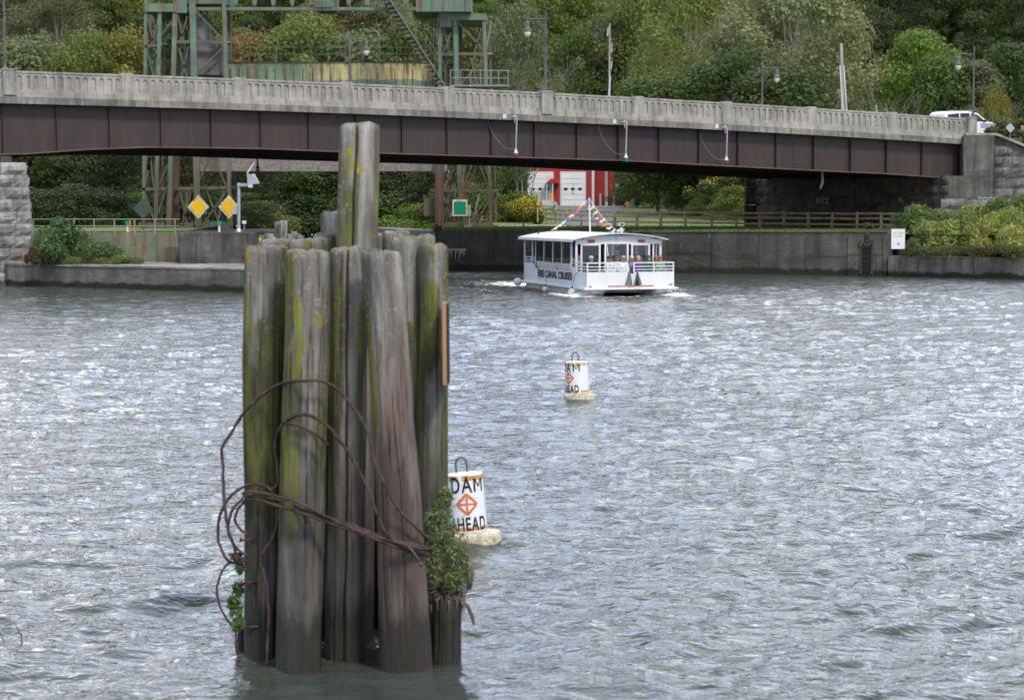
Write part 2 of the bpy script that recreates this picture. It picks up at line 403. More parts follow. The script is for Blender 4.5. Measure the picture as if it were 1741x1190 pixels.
# ------------------------------------------------------------------ water
BOAT_O = Vector((3.19, 85.6, 0)); BOAT_A = R(17)
def boat_local(x, y):
    dx = x - BOAT_O.x; dy = y - BOAT_O.y; c, s = math.cos(BOAT_A), math.sin(BOAT_A)
    return dx * c + dy * s, -dx * s + dy * c
def make_water():
    rng = np.random.default_rng(5)
    nr, nc = 1180, 1000
    d = 7.0 * (215 / 7.0) ** (np.arange(nr) / (nr - 1))
    a = np.concatenate([np.linspace(-62, -17.5, 20)[:-1], np.linspace(-17.5, 17.5, nc - 38), np.linspace(17.5, 62, 20)[1:]])
    a = np.radians(a); nc = len(a)
    D, A = np.meshgrid(d, a, indexing='ij')
    X = D * np.tan(A); Y = D
    dr = D * (math.log(215 / 7.0) / nr); dc = np.gradient(X, axis=1)
    H = np.zeros_like(X); 
    nw = 96
    lam = np.exp(rng.uniform(np.log(.16), np.log(2.6), nw)); lam.sort()
    wx = X + .35 * np.sin(Y * .31 + 1) + .25 * np.sin(Y * .83 + X * .4); wy = Y + .3 * np.sin(X * .43) + .22 * np.sin(X * 1.1 - Y * .37)
    amp_mod = 1 + .35 * np.sin(X * .16 + 2 + .8 * np.sin(Y * .09)) * np.sin(Y * .12 + 1)
    for i in range(nw):
        k = 2 * math.pi / lam[i]
        th = rng.normal(0, .62) + (math.pi / 2 + .15)
        kx, ky = k * math.cos(th), k * math.sin(th)
        slope = .0305 * (1.0 if lam[i] < .95 else (.95 / lam[i]) ** .8)
        am = slope / k
        lim = np.clip((lam[i] / np.maximum(dr * abs(math.sin(th)), dc * abs(math.cos(th)) ) - 2.2) / 2.5, 0, 1)
        ph = kx * wx + ky * wy + rng.uniform(0, 6.28)
        s_ = np.sin(ph)
        H += am * lim * (s_ + .28 * np.cos(2 * ph)) 
    H *= amp_mod
    # calm patch in the lee of the piles
    calm = np.exp(-(((X + 1.2) / 2.2) ** 2 + ((Y - 16.2) / 1.1) ** 2)); H *= (1 - .6 * calm); calm2 = np.exp(-(((X + 1.3) / 1.9) ** 2 + ((Y - 15.7) / 1.0) ** 2))
    # lee of the bridge: smaller waves
    # wake of the boat
    c, s = math.cos(BOAT_A), math.sin(BOAT_A)
    bx = (X - BOAT_O.x) * c + (Y - BOAT_O.y) * s; by = -(X - BOAT_O.x) * s + (Y - BOAT_O.y) * c
    foam = np.zeros_like(X)
    def blob(cx, cy, rx, ry, st): return st * np.exp(-(((bx - cx) / rx) ** 2 + ((by - cy) / ry) ** 2))
    foam += blob(.3, 1.0, .9, 1.2, 1.2) + blob(3.7, .8, .9, 1.2, 1.2) + blob(-.6, 2.4, .5, 2.6, .7) + blob(4.6, 3, .8, 4, .8) + blob(2, 2.2, 1.2, 1, .7)
    foam += blob(2, 12.5, 2.0, 3.6, .8) + blob(-2.2, 8, .7, 3.5, .5) + blob(-3.8, 11, 1.2, 3, .4) + blob(6.5, 6, 1.4, 2.5, .55) + blob(1.0, 16, 3.0, 5, .55)
    foam += blob(2, -.4, 2.6, .6, .55)
    for cx, cy, hh, r_ in ((.3, .9, .16, .5), (3.7, .7, .16, .5), (-.7, 2.5, .07, .6), (4.6, 2.4, .08, .6), (2, 10.5, .12, 1.5)):
        H += hh * np.exp(-(((bx - cx) / r_) ** 2 + ((by - cy) / (r_ * 1.4)) ** 2)) * (1 + .5 * np.sin(bx * 9) * np.sin(by * 7 + bx * 4))
    inside = (bx > .2) & (bx < 3.8) & (by > 1.2) & (by < 8.8)
    H[inside] *= .3
    n = nr * nc
    co = np.stack([X.ravel(), Y.ravel(), H.ravel()], 1).astype(np.float32)
    me = bpy.data.meshes.new('water')
    me.vertices.add(n); me.vertices.foreach_set('co', co.ravel())
    idx = np.arange(n).reshape(nr, nc)
    q = np.stack([idx[:-1, :-1], idx[:-1, 1:], idx[1:, 1:], idx[1:, :-1]], -1).reshape(-1, 4)
    me.loops.add(q.size); me.loops.foreach_set('vertex_index', q.ravel().astype(np.int32))
    me.polygons.add(len(q)); me.polygons.foreach_set('loop_start', np.arange(0, q.size, 4, dtype=np.int32))
    me.polygons.foreach_set('use_smooth', np.ones(len(q), bool))
    me.update()
    ac_ = me.attributes.new('calm', 'FLOAT', 'POINT'); ac_.data.foreach_set('value', calm2.ravel().astype(np.float32))
    at_ = me.attributes.new('foam', 'FLOAT', 'POINT'); at_.data.foreach_set('value', np.clip(foam, 0, 1.5).ravel().astype(np.float32))
    m, t, b = newmat('river_water')
    v = coords(t, (1, 1, 1), 'World')
    b.inputs['Base Color'].default_value = (.052, .062, .050, 1); b.inputs['Roughness'].default_value = .04
    b.inputs['IOR'].default_value = 1.33; b.inputs['Specular IOR Level'].default_value = .5
    vst = coords(t, (.62, 1.0, 1), 'World', rot=(0, 0, R(8)))
    n1 = noise_(t, vst, 3.4, 3, .6, .6); n2 = noise_(t, vst, 10.5, 3, .5, .6)
    h = math_(t, 'ADD', math_(t, 'MULTIPLY', n1, .060), math_(t, 'MULTIPLY', n2, .019))
    ca_ = t.nodes.new('ShaderNodeAttribute'); ca_.attribute_name = 'calm'
    h = math_(t, 'MULTIPLY', h, math_(t, 'SUBTRACT', 1.0, math_(t, 'MULTIPLY', ca_.outputs['Fac'], .75)))
    bn = t.nodes.new('ShaderNodeBump'); bn.inputs['Strength'].default_value = 1.0; bn.inputs['Distance'].default_value = 1.0
    t.links.new(h, bn.inputs['Height']); t.links.new(bn.outputs[0], b.inputs['Normal'])
    fa = t.nodes.new('ShaderNodeAttribute'); fa.attribute_name = 'foam'
    fn = noise_(t, coords(t, (.8, 1, 1), 'World'), 3.2, 8, .8, .7)
    fm = ramp(t, math_(t, 'ADD', math_(t, 'MULTIPLY', fa.outputs['Fac'], .36), fn), [(.70, 0.0), (.82, 1.0)])
    wf = t.nodes.new('ShaderNodeBsdfDiffuse'); wf.inputs[0].default_value = (.75, .77, .78, 1)
    mx = t.nodes.new('ShaderNodeMixShader'); t.links.new(fm, mx.inputs[0]); t.links.new(b.outputs[0], mx.inputs[1]); t.links.new(wf.outputs[0], mx.inputs[2])
    t.links.new(mx.outputs[0], t.nodes['Material Output'].inputs[0])
    me.materials.append(m)
    o = bpy.data.objects.new('water', me); col.objects.link(o); struct(o)
make_water()

# ------------------------------------------------------------------ ground
WL = [(-4.7, 122.8), (8, 117.3), (20.6, 111.6), (27.4, 106.0), (50, 92)]     # face of the right-hand lock wall
def wall_y(x): return float(np.interp(x, [p[0] for p in WL], [p[1] for p in WL]))
def gz_(x, y):
    z = 2.32
    t = max(0, min(1, (y - 128) / 95)); z += 1.55 * t * t * (3 - 2 * t)
    hl = max(0, y - (243 if x > -14 else 215)); z += .52 * hl - (.0 if hl < 90 else .25 * (hl - 90))
    if hl > 0: z += 1.5 * noise.noise(Vector((x * .03, y * .03, 0))) * min(1, hl / 20)
    return z
def make_ground():
    xs = [-160, -130, -105] + [i * 4 - 90 for i in range(16)] + [-28.2, -24, -20.2, -20.1, -16, -12, -8, -5.1, -5.0] + [i * 3 - 2 for i in range(20)] + [62, 70, 80, 95, 110, 130, 160]
    def yf(x):
        if x < -20.15: return 124.0
        if x < -5.05: return 176.0
        return wall_y(x) + 1.2
    nt_ = 60; vs = []; fs = []
    for x in xs:
        y0 = yf(x)
        for j in range(nt_):
            t = j / (nt_ - 1); y = y0 + (420 - y0) * t ** 1.35
            vs.append((x, y, gz_(x, y) if j > 0 else gz_(x, y)))
        
    for i in range(len(xs) - 1):
        for j in range(nt_ - 1):
            a = i * nt_ + j; fs.append((a, a + nt_, a + nt_ + 1, a + 1))
    mb = MB(); mb.add(vs, fs); struct(mb.build('ground', M_grass, smooth=True))
make_ground()
def wallstrip(name, pts, z0, z1, th, mat, top=None, parent=None):   # wall along a polyline; pts facing camera, th behind
    mb = MB()
    for i in range(len(pts) - 1):
        a = Vector((*pts[i], 0)); b = Vector((*pts[i + 1], 0)); d = (b - a).normalized(); n = Vector((-d.y, d.x, 0)) * th
        z1a = z1[i] if isinstance(z1, list) else z1; z1b = z1[i + 1] if isinstance(z1, list) else z1
        mb.hexa([a + Vector((0, 0, z0)), b + Vector((0, 0, z0)), b + n + Vector((0, 0, z0)), a + n + Vector((0, 0, z0)),
                 a + Vector((0, 0, z1a)), b + Vector((0, 0, z1b)), b + n + Vector((0, 0, z1b)), a + n + Vector((0, 0, z1a))])
    return mb

# ------------------------------------------------------------------ right-hand lock wall
t = thing('lock_wall', 'long dark stained concrete lock wall behind the tour boat', 'wall', (-4.7, 122.8, 0))
wp = [(-4.7, 122.8), (0, 120.8), (8, 117.3), (14, 114.7), (20.9, 111.45)]
mb = wallstrip('w', wp, -2, [2.28, 2.3, 2.33, 2.37, 2.42], 1.5, None); mb.build('wall_face', M_wall, t)
mb = MB()
for i in range(len(wp) - 1):
    a = Vector((*wp[i], 0)); b = Vector((*wp[i + 1], 0)); d = (b - a).normalized(); n = Vector((-d.y, d.x, 0))
    za = [2.285, 2.305, 2.335, 2.375, 2.425]
    mb.hexa([a - n * .05 + Vector((0, 0, za[i])), b - n * .05 + Vector((0, 0, za[i + 1])), b + n * .55 + Vector((0, 0, za[i + 1])), a + n * .55 + Vector((0, 0, za[i])),
             a - n * .05 + Vector((0, 0, za[i] + .05)), b - n * .05 + Vector((0, 0, za[i + 1] + .05)), b + n * .55 + Vector((0, 0, za[i + 1] + .05)), a + n * .55 + Vector((0, 0, za[i] + .05))])
mb.build('coping', M_wall, t)
# ladder slot with weeds + lime icicle stains
mb = MB(); 
def wall_pt(px, z, off=.0):
    # point on wall face at pixel column
    k = (px - 870.5) / F
    for i in range(len(WL) - 1):
        a = Vector((*WL[i], 0)); b = Vector((*WL[i + 1], 0)); d = b - a
        den = d.x - k * d.y
        s_ = (k * a.y - a.x) / den if abs(den) > 1e-6 else -1
        if -0.001 <= s_ <= 1.001:
            p = a + d * s_; n = Vector((-d.y, d.x, 0)).normalized(); return p - n * off + Vector((0, 0, z))
    return Vector((k * 118, 118, z))
random.seed(3)
for i in range(16):
    px = 760 + i * 2.1; h = random.uniform(.1, .75) * (1 if i % 3 else .5)
    p = wall_pt(px, 1.25, .035); mb.tube([p, p - Vector((0, 0, h * .6)), p - Vector((0, 0, h))], [.032, .02, .006], 5)
a = wall_pt(758, 1.25, .03); b = wall_pt(793, 1.25, .03); mb.beam(a, b, .04, .07)
M_girder_in0 = plain('dark_rung_steel', (.03, .028, .025), .8)
M_lime = plain('lime_deposit', (.50, .50, .47), .8, var=.1)
mb.build('lime_deposit', M_lime, t)
mb = MB(); pxs = [745, 830, 905, 985, 1060, 1135, 1210, 1290, 1370, 1440, 1500]
for px in pxs:
    p = wall_pt(px, -.1, .004); mb.tube([p, p + Vector((.004, 0, 1.2)), p + Vector((0, 0, 2.3))], .014, 4)
for i in range(len(pxs) - 1):
    if i % 3 == 1: continue
    z_ = 1.05 + .12 * (i % 2); mb.tube([wall_pt(pxs[i], z_, .002), wall_pt((pxs[i] + pxs[i + 1]) / 2, z_ + .02, .002), wall_pt(pxs[i + 1], z_, .002)], .011, 4)
mb.build('pour_joint', M_girder_in0, t)['kind'] = 'stuff'
mb = MB()
a = wall_pt(1464, 0, 0); 
for px0, px1 in ((1462, 1465), (1481, 1484)):
    p = wall_pt(px0, .1, .05); q = wall_pt(px1, .1, .05); mb.hexa([p, q, q + Vector((0, .1, 0)), p + Vector((0, .1, 0)), p + Vector((0, 0, 1.9)), q + Vector((0, 0, 1.9)), q + Vector((0, .1, 1.9)), p + Vector((0, .1, 1.9))])
mb.build('ladder_guard', M_block, t)
p = wall_pt(1473, .9, .012); mb = MB(); mb.box(p, (.5, .03, 1.75), math.atan2(-5.9, 12.6)); mb.build('ladder_recess_shade', M_black, t)  # flat black slab on the wall face, stands for the shade inside the slot
mb = MB()
for k in range(7): mb.box(wall_pt(1473, .25 + k * .26, .06), (.42, .03, .03), math.atan2(-5.9, 12.6))
mb.build('ladder', M_girder_in0, t)
# low ledge at right
LP = [(20.9, 111.2), (27.4, 106.0), (36, 99.6), (50, 90)]
mb = wallstrip('w', LP, -2, 1.13, 2.4, None)
o = mb.build('low_ledge_wall', M_lowwall); tag(o, 'low concrete ledge at the right waterline below the tall reeds', 'wall')
# bank behind ledge
mb = MB(); gx = np.linspace(19.5, 60, 30); vs = []; fs = []
for x in gx:
    y0 = float(np.interp(x, [p[0] for p in LP], [p[1] for p in LP])) + 1.9
    for j in range(8):
        tt = j / 7; vs.append((x, y0 + 13 * tt, 1.08 + 1.7 * tt ** .8 * min(1, max(0, (x - 20) / 3)) + .15 * noise.noise(Vector((x, j, 0)))))
for i in range(29):
    for j in range(7): a = i * 8 + j; fs.append((a, a + 8, a + 9, a + 1))
mb.add(vs, fs); struct(mb.build('bank', M_soil, smooth=True))

# ------------------------------------------------------------------ left side: low wall island, green sheet wall, dark block
IL = onz(15, 485.5); IR = onz(446, 498)
def poly_prism(name, pts, z0, z1, mat, parent=None):
    mb = MB(); a = [Vector((p[0], p[1], z0)) for p in pts]; mb.prism(a, (0, 0, z1 - z0)); return mb.build(name, mat, parent)
t = thing('low_quay_wall', 'low grey concrete quay at the left waterline with weeds on top', 'wall', (IL.x, IL.y, 0))
isl = [(IL.x, IL.y), (IR.x, IR.y), (IR.x + .2, 97.7), (-20, 101.2), (-32, 101.2), (IL.x - 1, IL.y + 2)]
poly_prism('quay_body', isl, -2, 1.0, M_lowwall, t)
isl2 = [(IL.x - .02, IL.y - .06), (IR.x + .04, IR.y - .06), (IR.x + .26, 97.65), (-20, 101.15), (-31.9, 101.15), (IL.x - 1.05, IL.y + 2)]
poly_prism('quay_top', isl2, 1.003, 1.09, M_pave, t)
# green sheet wall with railing
YW = 100.6; GW0 = at(-20, 395, YW); GW1 = at(303, 395, YW)
t = thing('green_sheet_wall', 'long rust streaked green steel wall with pipe railing behind the weeds', 'wall', (GW0.x, GW0.y, 0))
mb = MB(); mb.box(((GW0.x + GW1.x) / 2, YW + .8, (GW0.z - 2) / 2), (GW1.x - GW0.x, 1.6, GW0.z + 2)); [mb.box((lerp(GW0.x, GW1.x, k / 9), YW - .03, (GW0.z - 2) / 2), (.03, .06, GW0.z + 1.9)) for k in range(1, 9)]; mb.build('sheet_wall', M_gwall, t)
mb = MB(); 
for k in range(12):
    px = 57 + k * 34.4
    if px > 305: break
    p = at(px, 395, YW - .03); mb.beam(p - Vector((0, 0, .28)), p + Vector((0, 0, .65)), .055, .055)
a = at(-20, 373, YW); b = at(306, 373, YW); mb.tube([a, b], .028, 6)
a = at(-20, 384.5, YW); b = at(306, 384.5, YW); mb.tube([a, b], .028, 6)
mb.build('railing', M_railing, t)
mb = MB(); mb.box((at(292, 420, YW).x, YW - .05, 1.45), (.55, .1, .8)); mb.build('stop_plate', M_gsteel, t)
# dark concrete block
B0 = at(303, 395, 97.6); B1 = at(429, 395, 97.6)
mb = MB(); zt = B0.z
mb.hexa([(B0.x, 97.6, -2), (B1.x, 97.6, -2), (B1.x - .3, 106, -2), (B0.x - .3, 106, -2), (B0.x, 97.6, zt), (B1.x, 97.6, zt), (B1.x - .3, 106, zt), (B0.x - .3, 106, zt)])
m2 = MB(); m2.hexa([(B0.x - 4.4, 106.05, -2), (B1.x - .35, 106.05, -2), (B1.x - 4.0, 150, -2), (B0.x - 4.5, 150, -2), (B0.x - 4.4, 106.05, 2.2), (B1.x - .35, 106.05, 2.2), (B1.x - 4.0, 150, 2.2), (B0.x - 4.5, 150, 2.2)]); struct(m2.build('lock_terrace', M_verge))
o = mb.build('concrete_block', M_block, bevel=.06); tag(o, 'dark stained square concrete lock block below the yellow diamond boards', 'block')
# paved top behind left blocks
mb = MB(); mb.box((-42, 126.4, .95), (2 * (42 + B0.x - 4.6), 48.2, 2.6)); o = mb.build('lock_platform', M_verge); struct(o)
# far end of lock chamber wall (between the gate legs)
pA = at(610, 391, 150); pB = at(748, 391, 126)
mb = MB(); a = Vector((pA.x, 150, 0)); b = Vector((-4.75, 124.2, 0)); n = Vector((2.2, .8, 0))
mb.hexa([a + Vector((0, 0, -2)), b + Vector((0, 0, -2)), b + n + Vector((0, 0, -2)), a + n + Vector((0, 0, -2)), a + Vector((0, 0, 2.3)), b + Vector((0, 0, 2.3)), b + n + Vector((0, 0, 2.3)), a + n + Vector((0, 0, 2.3))])
o = mb.build('lock_chamber_wall', M_pave); tag(o, 'pale topped lock chamber wall running back behind the gate posts', 'wall')

# ------------------------------------------------------------------ bridge
br = thing('road_bridge', 'brown steel girder road bridge with grey concrete arcaded parapet', 'bridge', (BO.x, BO.y, 0))
U0, U1 = -5 * LU, SPAN + .45
def strip(mb, v0, v1, z0f, z1f, ua, ub, step=None):
    n = max(1, int((ub - ua) / (step or LU / 2)))
    for i in range(n):
        a = lerp(ua, ub, i / n); b = lerp(ua, ub, (i + 1) / n)
        mb.hexa([BW(a, v0, z0f(a)), BW(b, v0, z0f(b)), BW(b, v1, z0f(b)), BW(a, v1, z0f(a)), BW(a, v0, z1f(a)), BW(b, v0, z1f(b)), BW(b, v1, z1f(b)), BW(a, v1, z1f(a))])
Wb = 16.5
mb = MB(); strip(mb, .22, -.3, lambda u: ztop(u) - 1.70, lambda u: ztop(u) - 1.36, U0, U1 + .1); mb.build('fascia', M_fascia, br)
mb = MB(); strip(mb, .12, -.4, lambda u: ztop(u) - 1.357, lambda u: ztop(u) - 1.10, U0, U1); mb.build('curb', M_conc, br)
mb = MB(); strip(mb, -.402, -Wb + .402, lambda u: ztop(u) - 1.62, lambda u: ztop(u) - 1.15, U0, U1); mb.build('deck', M_asphalt, br)
mb = MB(); strip(mb, -Wb + .4, -Wb - .22, lambda u: ztop(u) - 1.70, lambda u: ztop(u) - .12, U0, U1); mb.build('far_parapet', M_conc, br)
M_flange = plain('lit_reddish_flange_steel', (.13, .075, .065), .6, var=.25, sc=1.5)  # lighter than the web: light on the lower edge is put into its colour
def girder(v, mat, ua, ub, stiff, name, dz=0):
    mb = MB()
    zt = lambda u: ztop(u) - 1.703
    strip(mb, v + .012, v - .012, lambda u: zbot(u) + .05 + dz, zt, ua, ub)
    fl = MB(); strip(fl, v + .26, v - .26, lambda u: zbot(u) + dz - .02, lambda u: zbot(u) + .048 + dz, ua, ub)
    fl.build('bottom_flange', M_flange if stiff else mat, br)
    strip(mb, v + .22, v - .22, lambda u: zt(u) - .05, lambda u: zt(u) - .002, ua, ub) if not stiff else None
    if stiff:
        k = -12
        while True:
            u = (-.05 + k * .4505) * LU; k += 1
            if u > ub: break
            if u < ua: continue
            zb = zbot(u) + .05; p0 = BW(u - .012, v + .014, zb); 
            mb.hexa([BW(u - .015, v + .014, zb), BW(u + .015, v + .014, zb), BW(u + .015, v + .20, zb), BW(u - .015, v + .20, zb),
                     BW(u - .015, v + .014, zt(u) - .002), BW(u + .015, v + .014, zt(u) - .002), BW(u + .015, v + .20, zt(u) - .002), BW(u - .015, v + .20, zt(u) - .002)])
        for su in (3.02, 7.9):      # bolted splices
            us = su * LU
            for (w_, h0, h1) in ((.5, .15, 1.9),):
                mb.hexa([BW(us - w_, v + .014, zbot(us) + h0), BW(us + w_, v + .014, zbot(us) + h0), BW(us + w_, v + .035, zbot(us) + h0), BW(us - w_, v + .035, zbot(us) + h0),
                         BW(us - w_, v + .014, zbot(us) + h1), BW(us + w_, v + .014, zbot(us) + h1), BW(us + w_, v + .035, zbot(us) + h1), BW(us - w_, v + .035, zbot(us) + h1)])
            strip(mb, v + .28, v - .28, lambda u: zbot(u) - .03, lambda u: zbot(u) - .001, us - 1.2, us + 1.2, 3)
    return mb.build(name, mat, br)
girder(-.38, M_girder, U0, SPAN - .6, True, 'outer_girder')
for k in range(1, 6): girder(-.38 - k * 3.15, M_girder_in, U0, SPAN - .4 - k * .55, False, 'inner_girder')
mb = MB()
for k in range(-6, 13):
    u = k * LU * .9 + 1; mb.hexa([BW(u - .05, -.6, zbot(u) + .5), BW(u + .05, -.6, zbot(u) + .5), BW(u + .05, -Wb + .6, zbot(u) + .5), BW(u - .05, -Wb + .6, zbot(u) + .5),
                            BW(u - .05, -.6, zbot(u) + 1.2), BW(u + .05, -.6, zbot(u) + 1.2), BW(u + .05, -Wb + .6, zbot(u) + 1.2), BW(u - .05, -Wb + .6, zbot(u) + 1.2)]) if u < SPAN - 2 else None
mb.build('cross_frames', M_girder_in, br)
# parapet panels
def panel(i):
    ua = i * LU + .30; ub = (i + 1) * LU - .30; L = ub - ua
    zt = lambda u: lerp(ztop(i * LU), ztop((i + 1) * LU), (u - i * LU) / LU) - .07
    mb = MB()
    def bx(v0, v1, a, b, d0, d1):   # d0 > d1 : distances below rail top
        mb.hexa([BW(a, v0, zt(a) - d0), BW(b, v0, zt(b) - d0), BW(b, v1, zt(b) - d0), BW(a, v1, zt(a) - d0), BW(a, v0, zt(a) - d1), BW(b, v0, zt(b) - d1), BW(b, v1, zt(b) - d1), BW(a, v1, zt(a) - d1)])
    bx(.07, -.22, ua, ub, .10, 0)                      # cap
    bx(-.03, -.15, ua, ub, 1.045, .102)                 # back slab
    bx(.06, -.18, ua, ub, 1.05, .90)                   # bottom rail
    nA = 13; cw = L / nA; hw = cw * .29; sp = .34; d0 = .90; d1 = .103; K = 8
    for c_ in range(nA):
        uc = ua + (c_ + .5) * cw; a = uc - cw / 2; b = uc + cw / 2
        f = lambda u, d, v=.035: BW(u, v, zt(u) - d)
        arc = [(uc - hw * math.cos(math.pi * k / K), sp - (hw) * math.sin(math.pi * k / K)) for k in range(K + 1)]
        mb.face([f(a, d0), f(uc - hw, d0), f(uc - hw, sp), f(a, sp)]); mb.face([f(uc + hw, d0), f(b, d0), f(b, sp), f(uc + hw, sp)])
        mb.face([f(a, sp), f(*arc[0]), f(arc[0][0], d1), f(a, d1)]); mb.face([f(*arc[-1]), f(b, sp), f(b, d1), f(arc[-1][0], d1)])
        for k in range(K): mb.face([f(*arc[k]), f(*arc[k + 1]), f(arc[k + 1][0], d1), f(arc[k][0], d1)])
        path = [(uc - hw, d0)] + arc + [(uc + hw, d0)]
        for k in range(len(path) - 1):
            p, q = path[k], path[k + 1]; mb.face([f(*p), f(*q), f(*q, v=-.03), f(*p, v=-.03)])
    mb.norecalc = True
    return mb.build('parapet_panel', M_conc, br)
for i in range(-4, 10): panel(i)
def pbox(mb, u, hw, v0, v1, d0, d1):
    z = ztop(u); return mb.hexa([BW(u - hw, v0, z - d0), BW(u + hw, v0, z - d0), BW(u + hw, v1, z - d0), BW(u - hw, v1, z - d0), BW(u - hw, v0, z - d1), BW(u + hw, v0, z - d1), BW(u + hw, v1, z - d1), BW(u - hw, v1, z - d1)])
for i in range(-4, 11):
    mb = MB(); lampp = i % 5 == 0
    if lampp: pbox(mb, i * LU, .34, .24, -.30, 1.28, .02); pbox(mb, i * LU, .37, .27, -.33, .06, -.02)
    else: pbox(mb, i * LU, .31, .10, -.24, 1.16, 0)
    mb.build('parapet_post', M_conc, br, bevel=.015)
# drain pipes below the girders
mb = MB(); p = at(1398, 296, (BO + U * 51).y + .8); mb.tube([p + Vector((0, 0, .4)), p, p - Vector((-.02, 0, .5)), p - Vector((.12, 0, .9))], [.07, .07, .09, .08], 8)
mb.build('drain_pipe', M_utility, br)
mb = MB(); p = at(1132, 297, 126); mb.tube([p + Vector((0, 0, 1)), p - Vector((0, 0, .35))], .09, 8); mb.build('drain_pipe', M_girder_in, br)

# stone pier (battered, rough faced courses)
def stone_course(mb, p0, d, L, z0, z1, th, seed, off=0.0, lens=(.75, 1.25)):
    # blocks from p0 along direction d (unit), face normal to the right of d
    rnd = random.Random(seed); n = Vector((d.y, -d.x, 0)); x = 0
    first = True
    while x < L - .05:
        bl = rnd.uniform(*lens) * (.55 if first and seed % 2 else 1); first = False
        if x + bl > L - .35: bl = L - x
        g = .012; k = 4
        rows = []
        for j in range(4):
            row = []
            for i in range(k + 1):
                fx = i / k; fz = j / 3
                edge = (i in (0, k)) or (j in (0, 3))
                bul = 0 if edge else rnd.uniform(.05, .15)
                q = p0 + d * (x + g + (bl - 2 * g) * fx) + n * (off + bul) + Vector((0, 0, lerp(z0 + g, z1 - g, fz)))
                row.append(q)
            rows.append(row)
        for j in range(3):
            for i in range(k): mb.face([rows[j][i], rows[j][i + 1], rows[j + 1][i + 1], rows[j + 1][i]])
        # sides back to the mortar plane
        per = [rows[0][i] for i in range(k + 1)] + [rows[j][k] for j in range(1, 4)] + [rows[3][i] for i in range(k - 1, -1, -1)] + [rows[j][0] for j in range(2, 0, -1)]
        for a_ in range(len(per)):
            p, q = per[a_], per[(a_ + 1) % len(per)]; mb.face([p, q, q - n * .06, p - n * .06])
        x += bl
    return mb
pr = thing('stone_pier', 'pale rough granite pier carrying the left end of the bridge span', 'pier', tuple(BW(0, 0, 0)))
nco = 10; ztp = at(20, 276, 99).z; mbf = MB(); mbc = MB()
for c_ in range(nco + 1):
    z0 = -.6 + (ztp + .6) * c_ / (nco + 1); z1 = -.6 + (ztp + .6) * (c_ + 1) / (nco + 1)
    bt = .045 * (nco - c_) + (.0)
    ur = .62 + bt; ul = -3.4 - bt; vf = .75 + bt
    stone_course(mbf, BW(ul, vf, 0), U, ur - ul, z0, z1, .5, 40 + c_)
    stone_course(mbf, BW(ur, vf, 0), -NV, Wb + 1.5, z0, z1, .5, 80 + c_)
    mbc.hexa([BW(ul + .03, vf - .04, z0), BW(ur - .04, vf - .04, z0), BW(ur - .04, -Wb - .8, z0), BW(ul + .03, -Wb - .8, z0), BW(ul + .03, vf - .04, z1), BW(ur - .04, vf - .04, z1), BW(ur - .04, -Wb - .8, z1), BW(ul + .03, -Wb - .8, z1)])
mbf.norecalc = True
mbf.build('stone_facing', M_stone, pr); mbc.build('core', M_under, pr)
mb = MB()
for v_ in (-.38, -3.5, -6.7, -9.8, -13, -16.1):
    for u_ in (-.2, -2.4): 
        zb_ = zbot(u_); mb = MB(); mb.hexa([BW(u_ - .3, v_ - .3, ztp), BW(u_ + .3, v_ - .3, ztp), BW(u_ + .3, v_ + .3, ztp), BW(u_ - .3, v_ + .3, ztp), BW(u_ - .25, v_ - .25, zb_ - .005), BW(u_ + .25, v_ - .25, zb_ - .005), BW(u_ + .25, v_ + .25, zb_ - .005), BW(u_ - .25, v_ + .25, zb_ - .005)]); mb.build('bearing', M_girder, pr)

# abutment at the right end
ab = thing('bridge_abutment', 'dark stone abutment and wing wall at the right end of the bridge', 'abutment', tuple(BW(SPAN, 0, 2)))
A1 = at(1612, 385, 124.6); A2 = at(1283, 388, 140.0); A1.z = A2.z = 0
dA = (A2 - A1).normalized(); dB = -dA   # course runs from far (left in view) to near so that the face looks at the camera
LA = (A2 - A1).length; mbf = MB(); mbc = MB()
for c_ in range(9):
    z0 = 2.1 + c_ * .62; z1 = z0 + .62
    if z1 > 6.3: break
    stone_course(mbf, A2, dB, LA, z0, z1, .5, 200 + c_, lens=(.9, 1.6))
zc = 5.75
nA_ = Vector((-dA.y, dA.x, 0))
back = Vector((14, 6, 0))
mbc.prism([A2 + Vector((.06, .06, 1.0)), A1 + Vector((.06, .06, 1.0)), A1 + back + Vector((0, 0, 1)), A2 + back + Vector((0, 0, 1))], (0, 0, zc - 1.0))
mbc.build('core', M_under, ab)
# corner return at the far end
dR = Vector((1, .25, 0)).normalized()
for c_ in range(7):
    z0 = 2.1 + c_ * .62; stone_course(mbf, A2 + Vector((-.75, -.35, 0)), Vector((U.x, U.y, 0)), .9, z0, z0 + .6, .5, 300 + c_, lens=(.5, .8))
mbf.norecalc = True
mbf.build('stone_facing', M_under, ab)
# lower wall that stands forward at the right, with coping
W0 = at(1600, 340, 123.2); W0.z = 0; dW = Vector((1, .10, 0)).normalized(); mbf = MB()
zlow = at(1660, 338, 123.4).z
for c_ in range(4):
    z1 = zlow - c_ * .62; stone_course(mbf, W0, dW, 14, z1 - .62, z1, .5, 320 + c_, lens=(1.2, 2.0))
mbf.norecalc = True; mbf.build('lower_facing', M_stone_dk, ab)
mb = MB(); mb.prism([W0 + Vector((0.03, .06, zlow - 3)), W0 + dW * 14 + Vector((0, .06, zlow - 3)), W0 + dW * 14 + Vector((0, 6, zlow - 3)), W0 + Vector((.03, 6, zlow - 3))], (0, 0, 2.99)); mb.build('core', M_stone_dk, ab)
